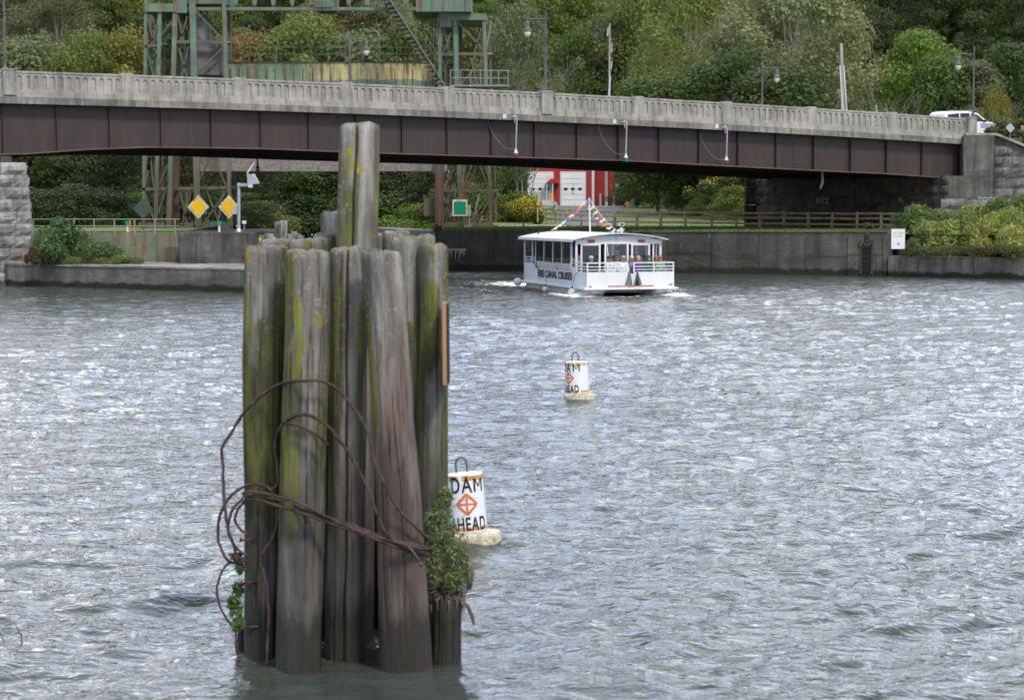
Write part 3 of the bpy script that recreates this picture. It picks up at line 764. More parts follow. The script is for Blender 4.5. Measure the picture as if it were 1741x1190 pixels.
# wing wall
V0 = at(1716, 230, 126.0); x16 = at(1693, 230, 125.5)
S0 = at(1672, 300, 125.3); S0.z = 0
def zpx(py, Y): return at(1690, py, Y).z
prof = [(1640, 231), (1692, 231), (1745, 252), (1900, 310)]
zt_ = lambda px: zpx(float(np.interp(px, [p[0] for p in prof], [p[1] for p in prof])), 125.6)
mbf = MB()
hC = .66
c_ = 0; z = zlow
while z < zt_(1680) - .1:
    z1 = min(z + hC, zt_(1680) - .03)
    # clip length to profile
    pend = float(np.interp(-(z1), [-zt_(1692), -zt_(1745), -zt_(1900)], [1692, 1745, 1900]))
    xa = at(1690, 300, 125.5); xa.z = 0; xb = at(pend, 300, 126.5); L_ = xb.x - xa.x
    if L_ > .4: stone_course(mbf, xa, dW, L_ + .2, z, z1, .5, 340 + c_, lens=(.9, 1.9))
    z = z1; c_ += 1
mbf.norecalc = True; mbf.build('wing_facing', M_stone_dk, ab)
pf = [at(px, 231, 125.7) for px in (1640, 1692, 1745, 1900)]; zz = [zt_(p) for p in (1640, 1692, 1745, 1900)]
mb = MB(); 
for i in range(3):
    a, b = pf[i].copy(), pf[i + 1].copy(); a.z = b.z = 0; n_ = Vector((0, 1.2, 0))
    mb.hexa([a + Vector((0, 0, 3)), b + Vector((0, 0, 3)), b + n_ + Vector((0, 0, 3)), a + n_ + Vector((0, 0, 3)), a + Vector((0, 0, zz[i])), b + Vector((0, 0, zz[i + 1])), b + n_ + Vector((0, 0, zz[i + 1])), a + n_ + Vector((0, 0, zz[i]))])
mb.build('wing_core', M_stone_dk, ab)
mb = MB()
for i in range(3):
    a, b = pf[i].copy(), pf[i + 1].copy(); a.z = b.z = 0; n_ = Vector((0, 1.3, 0)); f_ = Vector((0, -.42, 0))
    mb.hexa([a + f_ + Vector((0, 0, zz[i] + .002)), b + f_ + Vector((0, 0, zz[i + 1] + .002)), b + n_ + Vector((0, 0, zz[i + 1] + .002)), a + n_ + Vector((0, 0, zz[i] + .002)), a + f_ + Vector((0, 0, zz[i] + .16)), b + f_ + Vector((0, 0, zz[i + 1] + .16)), b + n_ + Vector((0, 0, zz[i + 1] + .16)), a + n_ + Vector((0, 0, zz[i] + .16))])
mb.build('coping', M_conc, ab)
# plain concrete pilaster at the end of the girders
a = at(1637, 300, 125.2); b = at(1689, 300, 125.2); mb = MB(); mb.box(((a.x + b.x) / 2, 126.0, (zlow + zz[0]) / 2 - .02), (b.x - a.x, 1.7, zz[0] - zlow - .04)); mb.build('pilaster', M_pilaster, ab, bevel=.03)
mb = MB(); mb.box((a.x + 1.0, 133.5, 6.6), (3.2, 13, 3.2), math.atan2(U.y, U.x) * .6); mb.build('back_wall', M_under, ab)

# road embankment beyond the bridge end
mb = MB(); ue = SPAN + .46
q = [BW(ue, .4, 0), BW(ue + 60, .4, 0), BW(ue + 60, -Wb - 5, 0), BW(ue, -Wb - 5, 0)]
b2 = [BW(ue + 2, 5, 0), BW(ue + 60, 7, 0), BW(ue + 60, -Wb - 16, 0), BW(ue, -Wb - 12, 0)]
zr = ztop(SPAN) - 1.15
e0 = at(1668, 300, 126.9); e1 = at(1700, 300, 127.2); e2 = at(1760, 300, 128.2); e3 = at(2100, 300, 132); e4 = BW(ue + 60, -Wb - 5, 0); e5 = BW(ue, -Wb - 5, 0)
def V_(p, z): return Vector((p.x, p.y, z))
top_ = [V_(e0, zr - .05), V_(e1, zr - .25), V_(e2, zr - 1.0), V_(e3, zr - 3.5), V_(e4, zr), V_(e5, zr)]
mid_ = [V_(e0 + Vector((0, 4, 0)), zr - .02), V_(e1 + Vector((0, 4, 0)), zr - .02), V_(e2 + Vector((0, 5, 0)), zr - .02), V_(e3 + Vector((0, 14, 0)), zr - .02)]
low_ = [V_(p, 2.2) for p in (e0, e1, e2, e3, e4 + Vector((0, 14, 0)), e5 + Vector((-1, 10, 0)))]
for i in range(6): j = (i + 1) % 6; mb.face([low_[i], low_[j], top_[j], top_[i]])
for i in range(3): mb.face([top_[i], top_[i + 1], mid_[i + 1], mid_[i]])
mb.face([mid_[0], mid_[1], mid_[2], mid_[3], top_[4], top_[5]]); mb.face([top_[0], mid_[0], top_[5]]); mb.face([top_[3], top_[4], mid_[3]])
struct(mb.build('embankment', M_grass))
mb = MB(); mb.prism([BW(ue + .01, -1.6, zr - .012), BW(ue + 60, -1.6, zr - .012), BW(ue + 60, -Wb + 1, zr - .012), BW(ue + .01, -Wb + 1, zr - .012)], (0, 0, .03)); struct(mb.build('road', M_asphalt))
# ------------------------------------------------------------------ lettering
def text_mesh(s, size, ext=.002, bold=.02, squeeze=1.0, space=1.0):
    c = bpy.data.curves.new('t', 'FONT'); c.body = s; c.size = size; c.extrude = ext; c.offset = bold * size; c.space_character = space; c.align_x = 'CENTER'; c.align_y = 'CENTER'
    o = bpy.data.objects.new('t', c); col.objects.link(o)
    bpy.context.view_layer.update()
    me = o.evaluated_get(bpy.context.evaluated_depsgraph_get()).to_mesh()
    vs = [Vector((v.co.x * squeeze, v.co.y, v.co.z)) for v in me.vertices]; fs = [tuple(p.vertices) for p in me.polygons]
    o.evaluated_get(bpy.context.evaluated_depsgraph_get()).to_mesh_clear()
    bpy.data.objects.remove(o); bpy.data.curves.remove(c)
    return vs, fs

# ------------------------------------------------------------------ timber piles
def pile_mat():
    m, t, b = newmat('weathered_pile_timber')
    oi = t.nodes.new('ShaderNodeObjectInfo'); oc = t.nodes.new('ShaderNodeSeparateColor'); t.links.new(oi.outputs['Color'], oc.inputs[0])
    moss, red, dark = oc.outputs[0], oc.outputs[1], oc.outputs[2]
    tc_ = t.nodes.new('ShaderNodeNewGeometry')
    sp = t.nodes.new('ShaderNodeSeparateXYZ'); t.links.new(tc_.outputs['Position'], sp.inputs[0])
    va = coords(t, (1, 1, 1), 'World'); vs = coords(t, (1, 1, .045), 'World'); vm = coords(t, (1, 1, .16), 'World')
    cx = t.nodes.new('ShaderNodeAttribute'); cx.attribute_name = 'crack'
    grain = noise_(t, vs, 30, 9, .15, .78); broad = noise_(t, vm, 5, 6, .4, .6)
    base = ramp(t, broad, [(.25, (.095, .085, .075)), (.46, (.21, .195, .175)), (.62, (.34, .325, .30)), (.8, (.46, .445, .42))])
    base = mixc(t, 1.0, base, ramp(t, grain, [(.30, (.22, .20, .19)), (.44, (.80, .78, .76)), (.56, (1.0, .99, .97)), (.74, (1.55, 1.53, 1.5))]), 'MULTIPLY')
    # red-brown heart wood on some piles, low down
    rz_ = ramp(t, math_(t, 'ADD', sp.outputs[2], math_(t, 'MULTIPLY', broad, 1.6)), [(0.0, 1.0), (1.0, 0.0)])
    rsc = t.nodes.new('ShaderNodeMapRange'); t.links.new(math_(t, 'ADD', sp.outputs[2], math_(t, 'MULTIPLY', broad, 1.8)), rsc.inputs[0])
    rsc.inputs[1].default_value = 2.6; rsc.inputs[2].default_value = 4.0; rsc.inputs[3].default_value = 1; rsc.inputs[4].default_value = 0
    base = mixc(t, math_(t, 'MULTIPLY', math_(t, 'MULTIPLY', rsc.outputs[0], red), .8), base, mixc(t, .55, base, (.20, .075, .042)))
    # moss / algae bands running down
    mn = noise_(t, coords(t, (1, 1, .10), 'World'), 7.5, 4, .3, .6)
    mz = t.nodes.new('ShaderNodeMapRange'); t.links.new(sp.outputs[2], mz.inputs[0]); mz.inputs[1].default_value = .9; mz.inputs[2].default_value = 1.6; mz.inputs[3].default_value = 0; mz.inputs[4].default_value = 1
    side = ramp(t, math_(t, 'ADD', math_(t, 'MULTIPLY', cx.outputs['Color'], 1.0), 0), [(0, 0.0), (1, 1.0)])
    sc_ = t.nodes.new('ShaderNodeSeparateColor'); t.links.new(cx.outputs['Color'], sc_.inputs[0])
    mf = ramp(t, math_(t, 'ADD', math_(t, 'ADD', mn, math_(t, 'MULTIPLY', sc_.outputs[1], .34)), math_(t, 'MULTIPLY', moss, .42)), [(.76, 0.0), (.92, 1.0)])
    mossc = ramp(t, noise_(t, vm, 14, 5), [(.3, (.045, .052, .018)), (.52, (.10, .115, .022)), (.68, (.20, .21, .025)), (.8, (.27, .28, .03))])
    base = mixc(t, math_(t, 'MULTIPLY', math_(t, 'MULTIPLY', mf, mz.outputs[0]), .85), base, mossc)
    strip_n = noise_(t, coords(t, (1, 1, .09), 'World'), 19, 9, .3, .78)
    sf = ramp(t, math_(t, 'ADD', math_(t, 'MULTIPLY', sc_.outputs[2], .5), math_(t, 'MULTIPLY', strip_n, 1.15)), [(.66, 0.0), (.86, 1.0)])
    viv = ramp(t, noise_(t, vm, 9, 5), [(.34, (.055, .062, .02)), (.52, (.13, .14, .022)), (.7, (.27, .28, .025))])
    base = mixc(t, math_(t, 'MULTIPLY', sf, .85), base, viv)
    # lichen spots on upper part
    vo = t.nodes.new('ShaderNodeTexVoronoi'); vo.inputs['Scale'].default_value = 21; t.links.new(coords(t, (1, 1, .8), 'World'), vo.inputs['Vector'])
    lf = math_(t, 'MULTIPLY', ramp(t, vo.outputs['Distance'], [(.20, 1.0), (.34, 0.0)]), ramp(t, noise_(t, va, 3.1, 3), [(.44, 0.0), (.55, 1.0)]))
    lz = t.nodes.new('ShaderNodeMapRange'); t.links.new(sp.outputs[2], lz.inputs[0]); lz.inputs[1].default_value = 2.3; lz.inputs[2].default_value = 3.3
    base = mixc(t, math_(t, 'MULTIPLY', math_(t, 'MULTIPLY', lf, lz.outputs[0]), .6), base, (.36, .37, .33))
    yf_ = math_(t, 'MULTIPLY', ramp(t, noise_(t, va, 6.1, 4, .5), [(.63, 0.0), (.68, 1.0)]), lz.outputs[0])
    base = mixc(t, math_(t, 'MULTIPLY', yf_, .75), base, (.34, .26, .03))
    # cracks
    base = mixc(t, sc_.outputs[0], base, (.012, .011, .010))
    # dark stained then wet bottom, jagged edge
    wn_ = noise_(t, coords(t, (1, 1, .16), 'World'), 12, 6, .2, .75)
    dz = t.nodes.new('ShaderNodeMapRange'); t.links.new(math_(t, 'ADD', sp.outputs[2], math_(t, 'MULTIPLY', wn_, -1.5)), dz.inputs[0])
    dz.inputs[1].default_value = .45; dz.inputs[2].default_value = 1.75; dz.inputs[3].default_value = 1; dz.inputs[4].default_value = 0
    blot = ramp(t, noise_(t, coords(t, (1, 1, .22), 'World'), 3.6, 6, .4, .7), [(.48, 0.0), (.62, 1.0)])
    base = mixc(t, math_(t, 'MULTIPLY', blot, .55), base, (.045, .039, .034))
    base = mixc(t, math_(t, 'MULTIPLY', dz.outputs[0], .74), base, mixc(t, .25, (.035, .032, .03), base))
    wz = ramp(t, math_(t, 'ADD', sp.outputs[2], math_(t, 'MULTIPLY', wn_, -.75)), [(0.0, 1.0), (.22, 0.0)])
    base = mixc(t, math_(t, 'MULTIPLY', wz, .8), base, (.026, .025, .018))
    vmx = t.nodes.new('ShaderNodeVectorMath'); vmx.operation = 'SCALE'; t.links.new(base, vmx.inputs[0]); t.links.new(math_(t, 'SUBTRACT', 1.0, math_(t, 'MULTIPLY', dark, .75)), vmx.inputs['Scale'])
    t.links.new(vmx.outputs[0], b.inputs['Base Color'])
    rr = mixc(t, wz, (.85, .85, .85), (.35, .35, .35)); t.links.new(rr, b.inputs['Roughness']); b.inputs['Specular IOR Level'].default_value = .3
    hgt = math_(t, 'ADD', math_(t, 'MULTIPLY', grain, .7), math_(t, 'MULTIPLY', noise_(t, va, 30, 4), .3))
    bump_(t, b, hgt, .7, .02)
    return m
M_pile = pile_mat()
def pile(pts, Y, label, color=(.5, 0, 0), seed=0, cracks=3, torn=0, big=None, name='timber_pile', group='timber piles of the near mooring cluster', flat=.0, mat=None, nr=96, na=112, stripes=()):
    """pts: [(px, py, halfwidth_px)] from the top down; last one at the water"""
    rnd = random.Random(seed)
    base = at(pts[-1][0], pts[-1][1], Y); top = at(pts[0][0], pts[0][1], Y)
    s = F / Y
    prof = [(at(p[0], p[1], Y), p[2] / s) for p in pts]
    zt_, zb_ = prof[0][0].z, prof[-1][0].z
    zs = [p[0].z for p in prof][::-1]; xs = [p[0].x for p in prof][::-1]; rs = [p[1] for p in prof][::-1]
    crk = []
    for k in range(cracks): crk.append((rnd.uniform(-math.pi, 0), rnd.uniform(.018, .04), rnd.uniform(.012, .03), rnd.uniform(0, .6), rnd.uniform(.5, 1.1)))
    for k in range(cracks * 4):
        f0 = rnd.uniform(0, .85); crk.append((rnd.uniform(-math.pi * 1.05, .05), rnd.uniform(.010, .02), rnd.uniform(.004, .012), f0, f0 + rnd.uniform(.1, .5)))
    if big is not None: crk.append((big, .05, .05, -.1, 1.2))
    vs = []; fs = []; ca = []
    z_low = -1.0
    off = Vector((seed * 7.3, seed * 1.7, 0))
    for j in range(nr):
        tz = j / (nr - 1); z = lerp(z_low, zt_, tz)
        cxx = float(np.interp(z, zs, xs)); rr = float(np.interp(z, zs, rs))
        if z < zs[0]: cxx = xs[0]; rr = rs[0]
        for i in range(na):
            a = 2 * math.pi * i / na
            ca_, sa_ = math.cos(a), math.sin(a)
            n1 = noise.noise(Vector((ca_ * 1.3, sa_ * 1.3, z * .5)) + off) * .05
            n2 = noise.noise(Vector((ca_ * 5, sa_ * 5, z * .55)) + off) * .032
            n3 = noise.noise(Vector((ca_ * 14, sa_ * 14, z * 1.2)) + off) * .022
            n4 = max(0, noise.noise(Vector((ca_ * 2.2, sa_ * 2.2, z * 2.4)) + off * 2) - .35) * .12
            r = rr * (1 + n1 * 1.6 + n2 * 1.6 + n3 * 1.8 - n4)
            cr = 0
            for (a0, wd, dp, f0, f1) in crk:
                aa = a0 + .06 * math.sin(z * 2.1 + a0 * 5) + .02 * math.sin(z * 9)
                da = abs((a - aa + math.pi) % (2 * math.pi) - math.pi)
                fz = (z - zb_) / (zt_ - zb_)
                if da < wd * 3 and f0 < fz < f1:
                    e = math.exp(-(da / wd) ** 2) * min(1, (fz - f0) / .12, (f1 - fz) / .12 + (1 if f1 > 1 else 0))
                    r -= dp * e; cr = max(cr, min(1, e * 1.2))
            # worn rim
            dtop = (zt_ - z)
            if dtop < .03: r *= 1 - .03 * (1 - dtop / .03) ** 2 * (1 + 1.5 * noise.noise(Vector((ca_ * 2, sa_ * 2, 9)) + off))
            zz = z
            if torn and z > zt_ - torn: zz = z - abs(noise.noise(Vector((ca_ * 4, sa_ * 4, 3)) + off)) * torn * 1.5 * (1 - (zt_ - z) / torn)
            elif dtop < .04: zz = z + .03 * noise.noise(Vector((ca_ * 1.5, sa_ * 1.5, 1)) + off)
            vs.append((cxx + r * ca_, Y + r * sa_ + (0), zz))
            sd_ = noise.noise(Vector((ca_ * .9, sa_ * .9, z * .25)) + off * 3) + .5
            # darker green towards the gaps on each flank
            g_ = max(0, min(1, abs(ca_) ** 3 * .8 + sd_ * .55 - .25))
            sv = 0
            for (sa, sw, s0, s1) in stripes:
                aa = sa + .10 * math.sin(z * 1.7 + sa); da = abs((a - aa + math.pi) % (2 * math.pi) - math.pi)
                if s0 < z < s1: sv = max(sv, math.exp(-(da / sw) ** 2) * min(1, (z - s0) / .25, (s1 - z) / .12))
            ca.append((cr, g_, sv, 1))
    fs = [(j * na + i, j * na + (i + 1) % na, (j + 1) * na + (i + 1) % na, (j + 1) * na + i) for j in range(nr - 1) for i in range(na)]
    # top: rings inwards
    b0 = (nr - 1) * na; prev = b0
    cx0 = float(np.interp(zt_, zs, xs)); 
    for q, (fr, dz) in enumerate(((.8, .012), (.5, .016), (.2, .01))):
        st = len(vs)
        for i in range(na):
            x, y, z = vs[b0 + i]
            vs.append((lerp(cx0, x, fr), lerp(Y, y, fr), z + dz + .018 * noise.noise(Vector((x * 14, y * 14, q)))))
            ca.append((0, .3, 0, 1))
        fs += [(prev + i, prev + (i + 1) % na, st + (i + 1) % na, st + i) for i in range(na)]; prev = st
    fs.append(tuple(prev + i for i in range(na)))
    mb = MB(); org = Vector((xs[0], Y, 0)); mb.add([(v[0] - org.x, v[1] - org.y, v[2]) for v in vs], fs)
    mb.norecalc = True
    o = mb.build(name, mat or M_pile, smooth=True); o.location = org
    at_ = o.data.color_attributes.new('crack', 'FLOAT_COLOR', 'POINT'); at_.data.foreach_set('color', np.array(ca, dtype=np.float32).ravel())
    o.color = (*color, 1)
    return tag(o, label, 'timber pile', group)
PG = 'timber piles of the near mooring cluster'
pile([(452, 421, 36), (447, 600, 36), (447, 900, 31), (444, 1124, 30)], 17.15, 'leftmost thick greenish pile dotted with pale lichen below its flat top', (.62, 0, .12), 1, 4, stripes=((-1.1, .75, 1.0, 3.0), (-.5, .3, .8, 3.2), (-2.2, .5, 1.1, 2.6)))
pile([(523, 430, 37), (523, 560, 37), (515, 800, 38), (508, 1142, 39)], 16.78, 'grey front pile with a bright yellow green stripe down its left edge, second from left', (.42, 0, .0), 2, 4, stripes=((-2.45, .36, .95, 2.7), (-1.9, .18, 1.0, 3.2), (-2.1, .5, .95, 1.5)))
pile([(592, 424, 30), (592, 560, 32), (588, 800, 33), (586, 1127, 34)], 17.12, 'narrow grey pile standing directly below the tall one', (.38, .1, .12), 3, 2, big=-1.5, stripes=((-2.5, .28, 1.0, 3.2), (-1.9, .12, 2.0, 3.4), (-.7, .2, 1.6, 3.1)))
pile([(648, 431, 35), (659, 560, 34), (669, 700, 34), (679, 850, 39), (690, 1143, 46)], 16.72, 'leaning grey front pile turning reddish brown lower down', (.15, 1, .0), 4, 4, stripes=((-2.75, .22, 1.9, 3.3),))
pile([(736, 420, 25), (736, 600, 25), (734, 850, 28), (733, 1125, 30)], 17.5, 'dark mossy topped pile at the right end behind the thin orange board', (.5, 0, .2), 5, 3, stripes=((-1.9, .9, 2.35, 3.3), (-2.7, .4, 2.1, 3.0)))
pile([(691, 407, 26), (693, 600, 26), (696, 900, 28), (698, 1120, 30)], 17.62, 'grey pile with a rounded low shoulder between the leaning pile and the right end pile', (.4, 0, .05), 6, 3, stripes=((-1.4, .35, 2.2, 2.95), (-.6, .25, 2.3, 3.0)))
pile([(674, 397, 24), (675, 600, 26), (675, 1120, 30)], 17.95, 'round topped pile peeping up behind the leaning front pile', (.45, 0, .1), 7, 2)
pile([(612, 214, 33), (609, 330, 34), (607, 430, 34), (604, 700, 34), (600, 1110, 35)], 17.72, 'tallest pile rising far above the others with a split down its face', (.45, 0, .0), 8, 3, big=-1.72, stripes=((-1.95, .26, 3.2, 4.1), (-1.5, .14, 3.3, 4.3), (-2.0, .14, 4.0, 4.5)))
pile([(566, 364, 20), (566, 500, 20), (566, 1100, 24)], 18.35, 'short lichen patched pile top just left of the tallest pile', (.2, 0, .0), 9, 1)
pile([(556, 400, 24), (556, 600, 24), (556, 1100, 26)], 18.1, 'dark topped pile under the short lichen patched one', (.6, 0, .2), 10, 2)
pile([(537, 409, 25), (537, 600, 25), (537, 1100, 27)], 17.85, 'pale worn pile top behind the yellow green striped pile', (.2, 0, .0), 11, 2)
pile([(505, 411, 26), (505, 600, 26), (505, 1100, 28)], 17.7, 'pile top with an orange yellow lichen patch between the two left front piles', (.62, 0, .15), 12, 2)
pile([(466, 410, 28), (466, 600, 28), (466, 1100, 30)], 17.65, 'grey pile top peeping over the leftmost pile', (.35, 0, .1), 13, 2)
pile([(650, 402, 16), (650, 600, 18), (650, 1100, 22)], 18.3, 'small reddish pile top just right of the tallest pile', (.2, 1, .1), 14, 2)
pile([(722, 403, 18), (722, 600, 20), (722, 1100, 24)], 18.25, 'thin pile hidden behind the two right hand piles', (.3, 0, .2), 15, 2)
pile([(760, 1003, 27), (758, 1060, 27), (757, 1132, 28)], 17.05, 'rotten broken pile stump with torn top under the vine', (.55, .3, .25), 16, 4, torn=.12)
pile([(414, 1062, 10), (414, 1100, 11), (415, 1120, 12)], 17.3, 'small dark stump at the left foot of the cluster', (.3, 0, .5), 17, 1, torn=.1)

# thin weathered board edge on the right of the cluster
mb = MB(); a = at(756, 514, 17.2); b = at(757.5, 652, 17.2)
mb.beam(b, a, .035, .30, up=(0, 1, 0)); mb.build
M_edge = plain('plywood_edge', (.36, .20, .10), .8, var=.2, sc=10, streak=True)
bt = thing('sign_board', 'thin orange brown board seen edge on at the right of the piles', 'board', tuple((a + b) / 2))
mb.build('board', M_edge, bt)
mb = MB(); o_ = Vector((.028, -.02, 0)); mb.beam(b + o_ + Vector((0, 0, .01)), a + o_ - Vector((0, 0, .01)), .016, .26, up=(0, 1, 0)); mb.build('face_sheet', M_dark, bt)

# ------------------------------------------------------------------ rusty cables
def smooth_path(pts, n=8):
    out = []; P = [pts[0]] + pts + [pts[-1]]
    for i in range(1, len(P) - 2):
        for k in range(n):
            t_ = k / n; p0, p1, p2, p3 = P[i - 1], P[i], P[i + 1], P[i + 2]
            out.append(.5 * ((2 * p1) + (p2 - p0) * t_ + (2 * p0 - 5 * p1 + 4 * p2 - p3) * t_ ** 2 + (3 * p1 - p0 - 3 * p2 + p3) * t_ ** 3))
    out.append(P[-2]); return out
def cabY(px):
    return float(np.interp(px, [360, 415, 430, 470, 500, 545, 560, 605, 640, 700, 725, 745, 800], [17.0, 16.95, 16.88, 16.82, 16.50, 16.48, 16.55, 16.55, 16.42, 16.42, 16.6, 16.75, 16.9]))
def cable(name, label, px, r=.014, dy=0.0, parent=None, group='rusty steel cables looped on the piles'):
    pts = smooth_path([at(x, y, cabY(x) + dy) for x, y in px])
    mb = MB(); c0 = pts[0]; rk = random.Random(len(px)); pts = [p + Vector((rk.uniform(-1, 1), rk.uniform(-1, 1), rk.uniform(-1, 1))) * .003 for p in pts]; mb.tube([p - c0 for p in pts], [r * rk.uniform(.86, 1.12) for _ in pts], 10)
    o = mb.build(name, M_cable, smooth=True); o.location = c0
    return tag(o, label, 'cable', group)
cable('steel_cable', 'biggest cable loop arching over four piles and hanging off the left side', [(402, 944), (397, 925), (388, 900), (382, 860), (380, 825), (379, 792), (377, 766), (379, 757), (393, 736), (410, 708), (428, 687), (456, 664), (484, 650), (521, 647), (544, 647), (560, 653), (580, 667), (595, 686), (615, 713), (630, 748), (636, 785), (650, 816), (678, 865), (708, 896), (726, 915)], .0135)
cable('steel_cable', 'middle cable loop dropping down to the right from the second pile', [(462, 832), (470, 826), (473, 812), (471, 786), (467, 761), (473, 734), (486, 716), (506, 706), (526, 706), (552, 720), (574, 744), (597, 776), (615, 809), (630, 839), (640, 870), (652, 899), (671, 920)], .0135)
cable('steel_cable', 'short dark cable end crossing the second pile under the middle loop', [(484, 717), (500, 721), (514, 726), (541, 741), (557, 755)], .012)
for q, (pp, lb) in enumerate((([(413, 838), (430, 836), (471, 843), (526, 868), (602, 894), (666, 917), (700, 926), (733, 931)], 'topmost strand of the straight cable bundle tied round the piles'),
                              ([(413, 843), (440, 844), (480, 852), (551, 880), (608, 900), (668, 922), (734, 937)], 'second strand down in the straight cable bundle round the piles'),
                              ([(416, 848), (440, 850), (500, 868), (551, 885), (608, 905), (666, 927), (730, 944)], 'lowest strand of the straight cable bundle round the piles'),
                              ([(420, 841), (445, 838), (500, 852), (540, 870), (600, 899), (690, 927), (736, 934)], 'strand twisting between the others in the straight cable bundle'))):
    cable('steel_cable', lb, pp, .0125, -.012 * q)
cable('steel_cable', 'cable loop round the left pile whose tail runs down into the water', [(371, 905), (371, 890), (378, 866), (393, 842), (420, 825), (443, 823), (460, 833), (470, 852), (472, 876), (468, 904), (457, 926), (446, 942), (444, 958), (450, 979), (455, 1011), (457, 1051), (455, 1085), (454, 1128)], .0135)
cable('steel_cable', 'outermost coil hanging at the left side of the piles', [(371, 900), (372, 922), (384, 948), (397, 956), (419, 953)], .0125)
cable('steel_cable', 'second coil at the left side, inside the outermost coil', [(413, 848), (398, 862), (390, 882), (389, 907), (401, 930), (419, 945)], .0125)
cable('steel_cable', 'smallest inner coil at the left side of the piles', [(417, 852), (404, 866), (400, 884), (408, 899), (420, 908)], .012)
cable('steel_cable', 'frayed lower cable drooping to the water left of the piles', [(392, 953), (378, 970), (369, 999), (373, 1028), (387, 1054), (399, 1068), (401, 1085), (402, 1105), (410, 1126)], .011)
mb = MB()
rnd = random.Random(2)
c0 = at(402, 946, 16.95)
for k in range(9):
    d = Vector((rnd.uniform(-1, 1), rnd.uniform(-1, 1), rnd.uniform(-.5, .5))) * .06; mb.tube([c0 - d, c0 + Vector((rnd.uniform(-.03, .03), rnd.uniform(-.03, .03), rnd.uniform(-.03, .03))), c0 + d], [.012, .018, .011], 7)
mb.tube([c0, c0 + Vector((.07, 0, -.03))], .017, 7)
o = mb.build('cable_knot', M_cable, smooth=True); tag(o, 'rusty knot where the left coils are clamped together', 'cable clamp')
for (x, y) in ((417, 917), (418, 990), (419, 1066)):
    p = at(x, y, 16.96); mb = MB(); mb.tube([p + Vector((-.035, -.02, 0)), p + Vector((.05, .02, 0)), p + Vector((.1, .03, 0))], .011, 8); mb.tube([p + Vector((-.045, -.02, 0)), p + Vector((-.03, -.02, 0))], .02, 6)
    o = mb.build('iron_spike', M_cable, smooth=False); tag(o, {917: 'upper', 990: 'middle', 1066: 'lowest'}[y] + ' rusty iron spike stuck in the side of the leftmost pile', 'spike', 'iron spikes in the leftmost pile')
# pale rope end with shackle
mb = MB(); pp = [at(x, y, 16.35) for x, y in ((694, 927), (702, 938), (708, 946), (714, 954))]; mb.tube(pp, [.006, .009, .009, .012], 6)
p = at(715, 958, 16.35); mb.lathe(p, [(.008, -.02), (.018, -.012), (.018, .006), (.008, .014)], 10)
o = mb.build('wire_end', M_dsteel, smooth=True); tag(o, 'short bright wire end with a silver ferrule beside the vine', 'wire')
# dead twig hanging from stump
mb = MB(); pp = [at(x, y, 17.0) for x, y in ((786, 1022), (795, 1030), (802, 1045), (806, 1062))]; mb.tube(pp, [.014, .016, .018, .01], 6)
o = mb.build('dead_twig', M_bark); tag(o, 'dark dead twig hanging off the broken stump', 'twig')
# reed stems sticking out of the water in the lower left corner
mb = MB()
for pts in (((38, 1098), (36, 1080), (26, 1062)), ((0, 1103), (6, 1088), (0, 1074)), ((38, 1078), (30, 1075), (24, 1078))):
    mb.tube([at(x, y, 17.6) for x, y in pts], [.008, .007, .004], 5)
mb.tube([at(38, 1098, 17.6), onz(37, 1115) + Vector((0, 0, -.3))], .008, 5)
mb.tube([at(0, 1103, 17.6), onz(0, 1125) + Vector((0, 0, -.3))], .008, 5)
o = mb.build('twig', M_bark); tag(o, 'thin dark twig poking out of the water at the far left', 'twig')

# ------------------------------------------------------------------ second mooring cluster by the quay (piles seen above the front ones)
G2 = 'timber piles of the far mooring cluster'
for (x, y, hw, Y, lb, c_) in ((474, 378, 7.5, 87.5, 'taller left pile of the far cluster leaning left', (.3, 0, .0)), (482, 376, 6.5, 87.2, 'tallest pile of the far cluster with a furrowed pale face', (.1, 0, .0)), (446, 401, 5, 87.6, 'dark low pile at the left edge of the far cluster', (.5, 0, .4)),
                              (459, 398, 8, 87.4, 'low pile with a yellow mark in the far cluster', (.4, 0, 0)), (493, 399, 4.5, 87.3, 'short pile against the right side of the tallest far pile', (.1, 0, 0)), (500, 395, 5.5, 87.8, 'pale flat topped pile right of the tallest far pile', (.0, 0, 0)), (511, 401, 5, 87.6, 'rightmost low pile of the far cluster', (.1, 0, .1))):
    pile([(x, y, hw), (x, 495, hw)], Y, lb, c_, int(x), 1, nr=24, na=20, group=G2)
mb = MB(); a = at(487, 411, 86.8); b = at(519, 409, 86.8); mb.beam(a, b, .18, .14)
a = at(442, 404, 86.9); c = at(442, 425, 86.9); mb.beam(a, c, .1, .1)
M_yel = plain('yellow_paint', (.60, .42, .04), .6, var=.1); o = mb.build('yellow_beam', M_yel); tag(o, 'yellow painted beam across the far mooring cluster', 'beam')

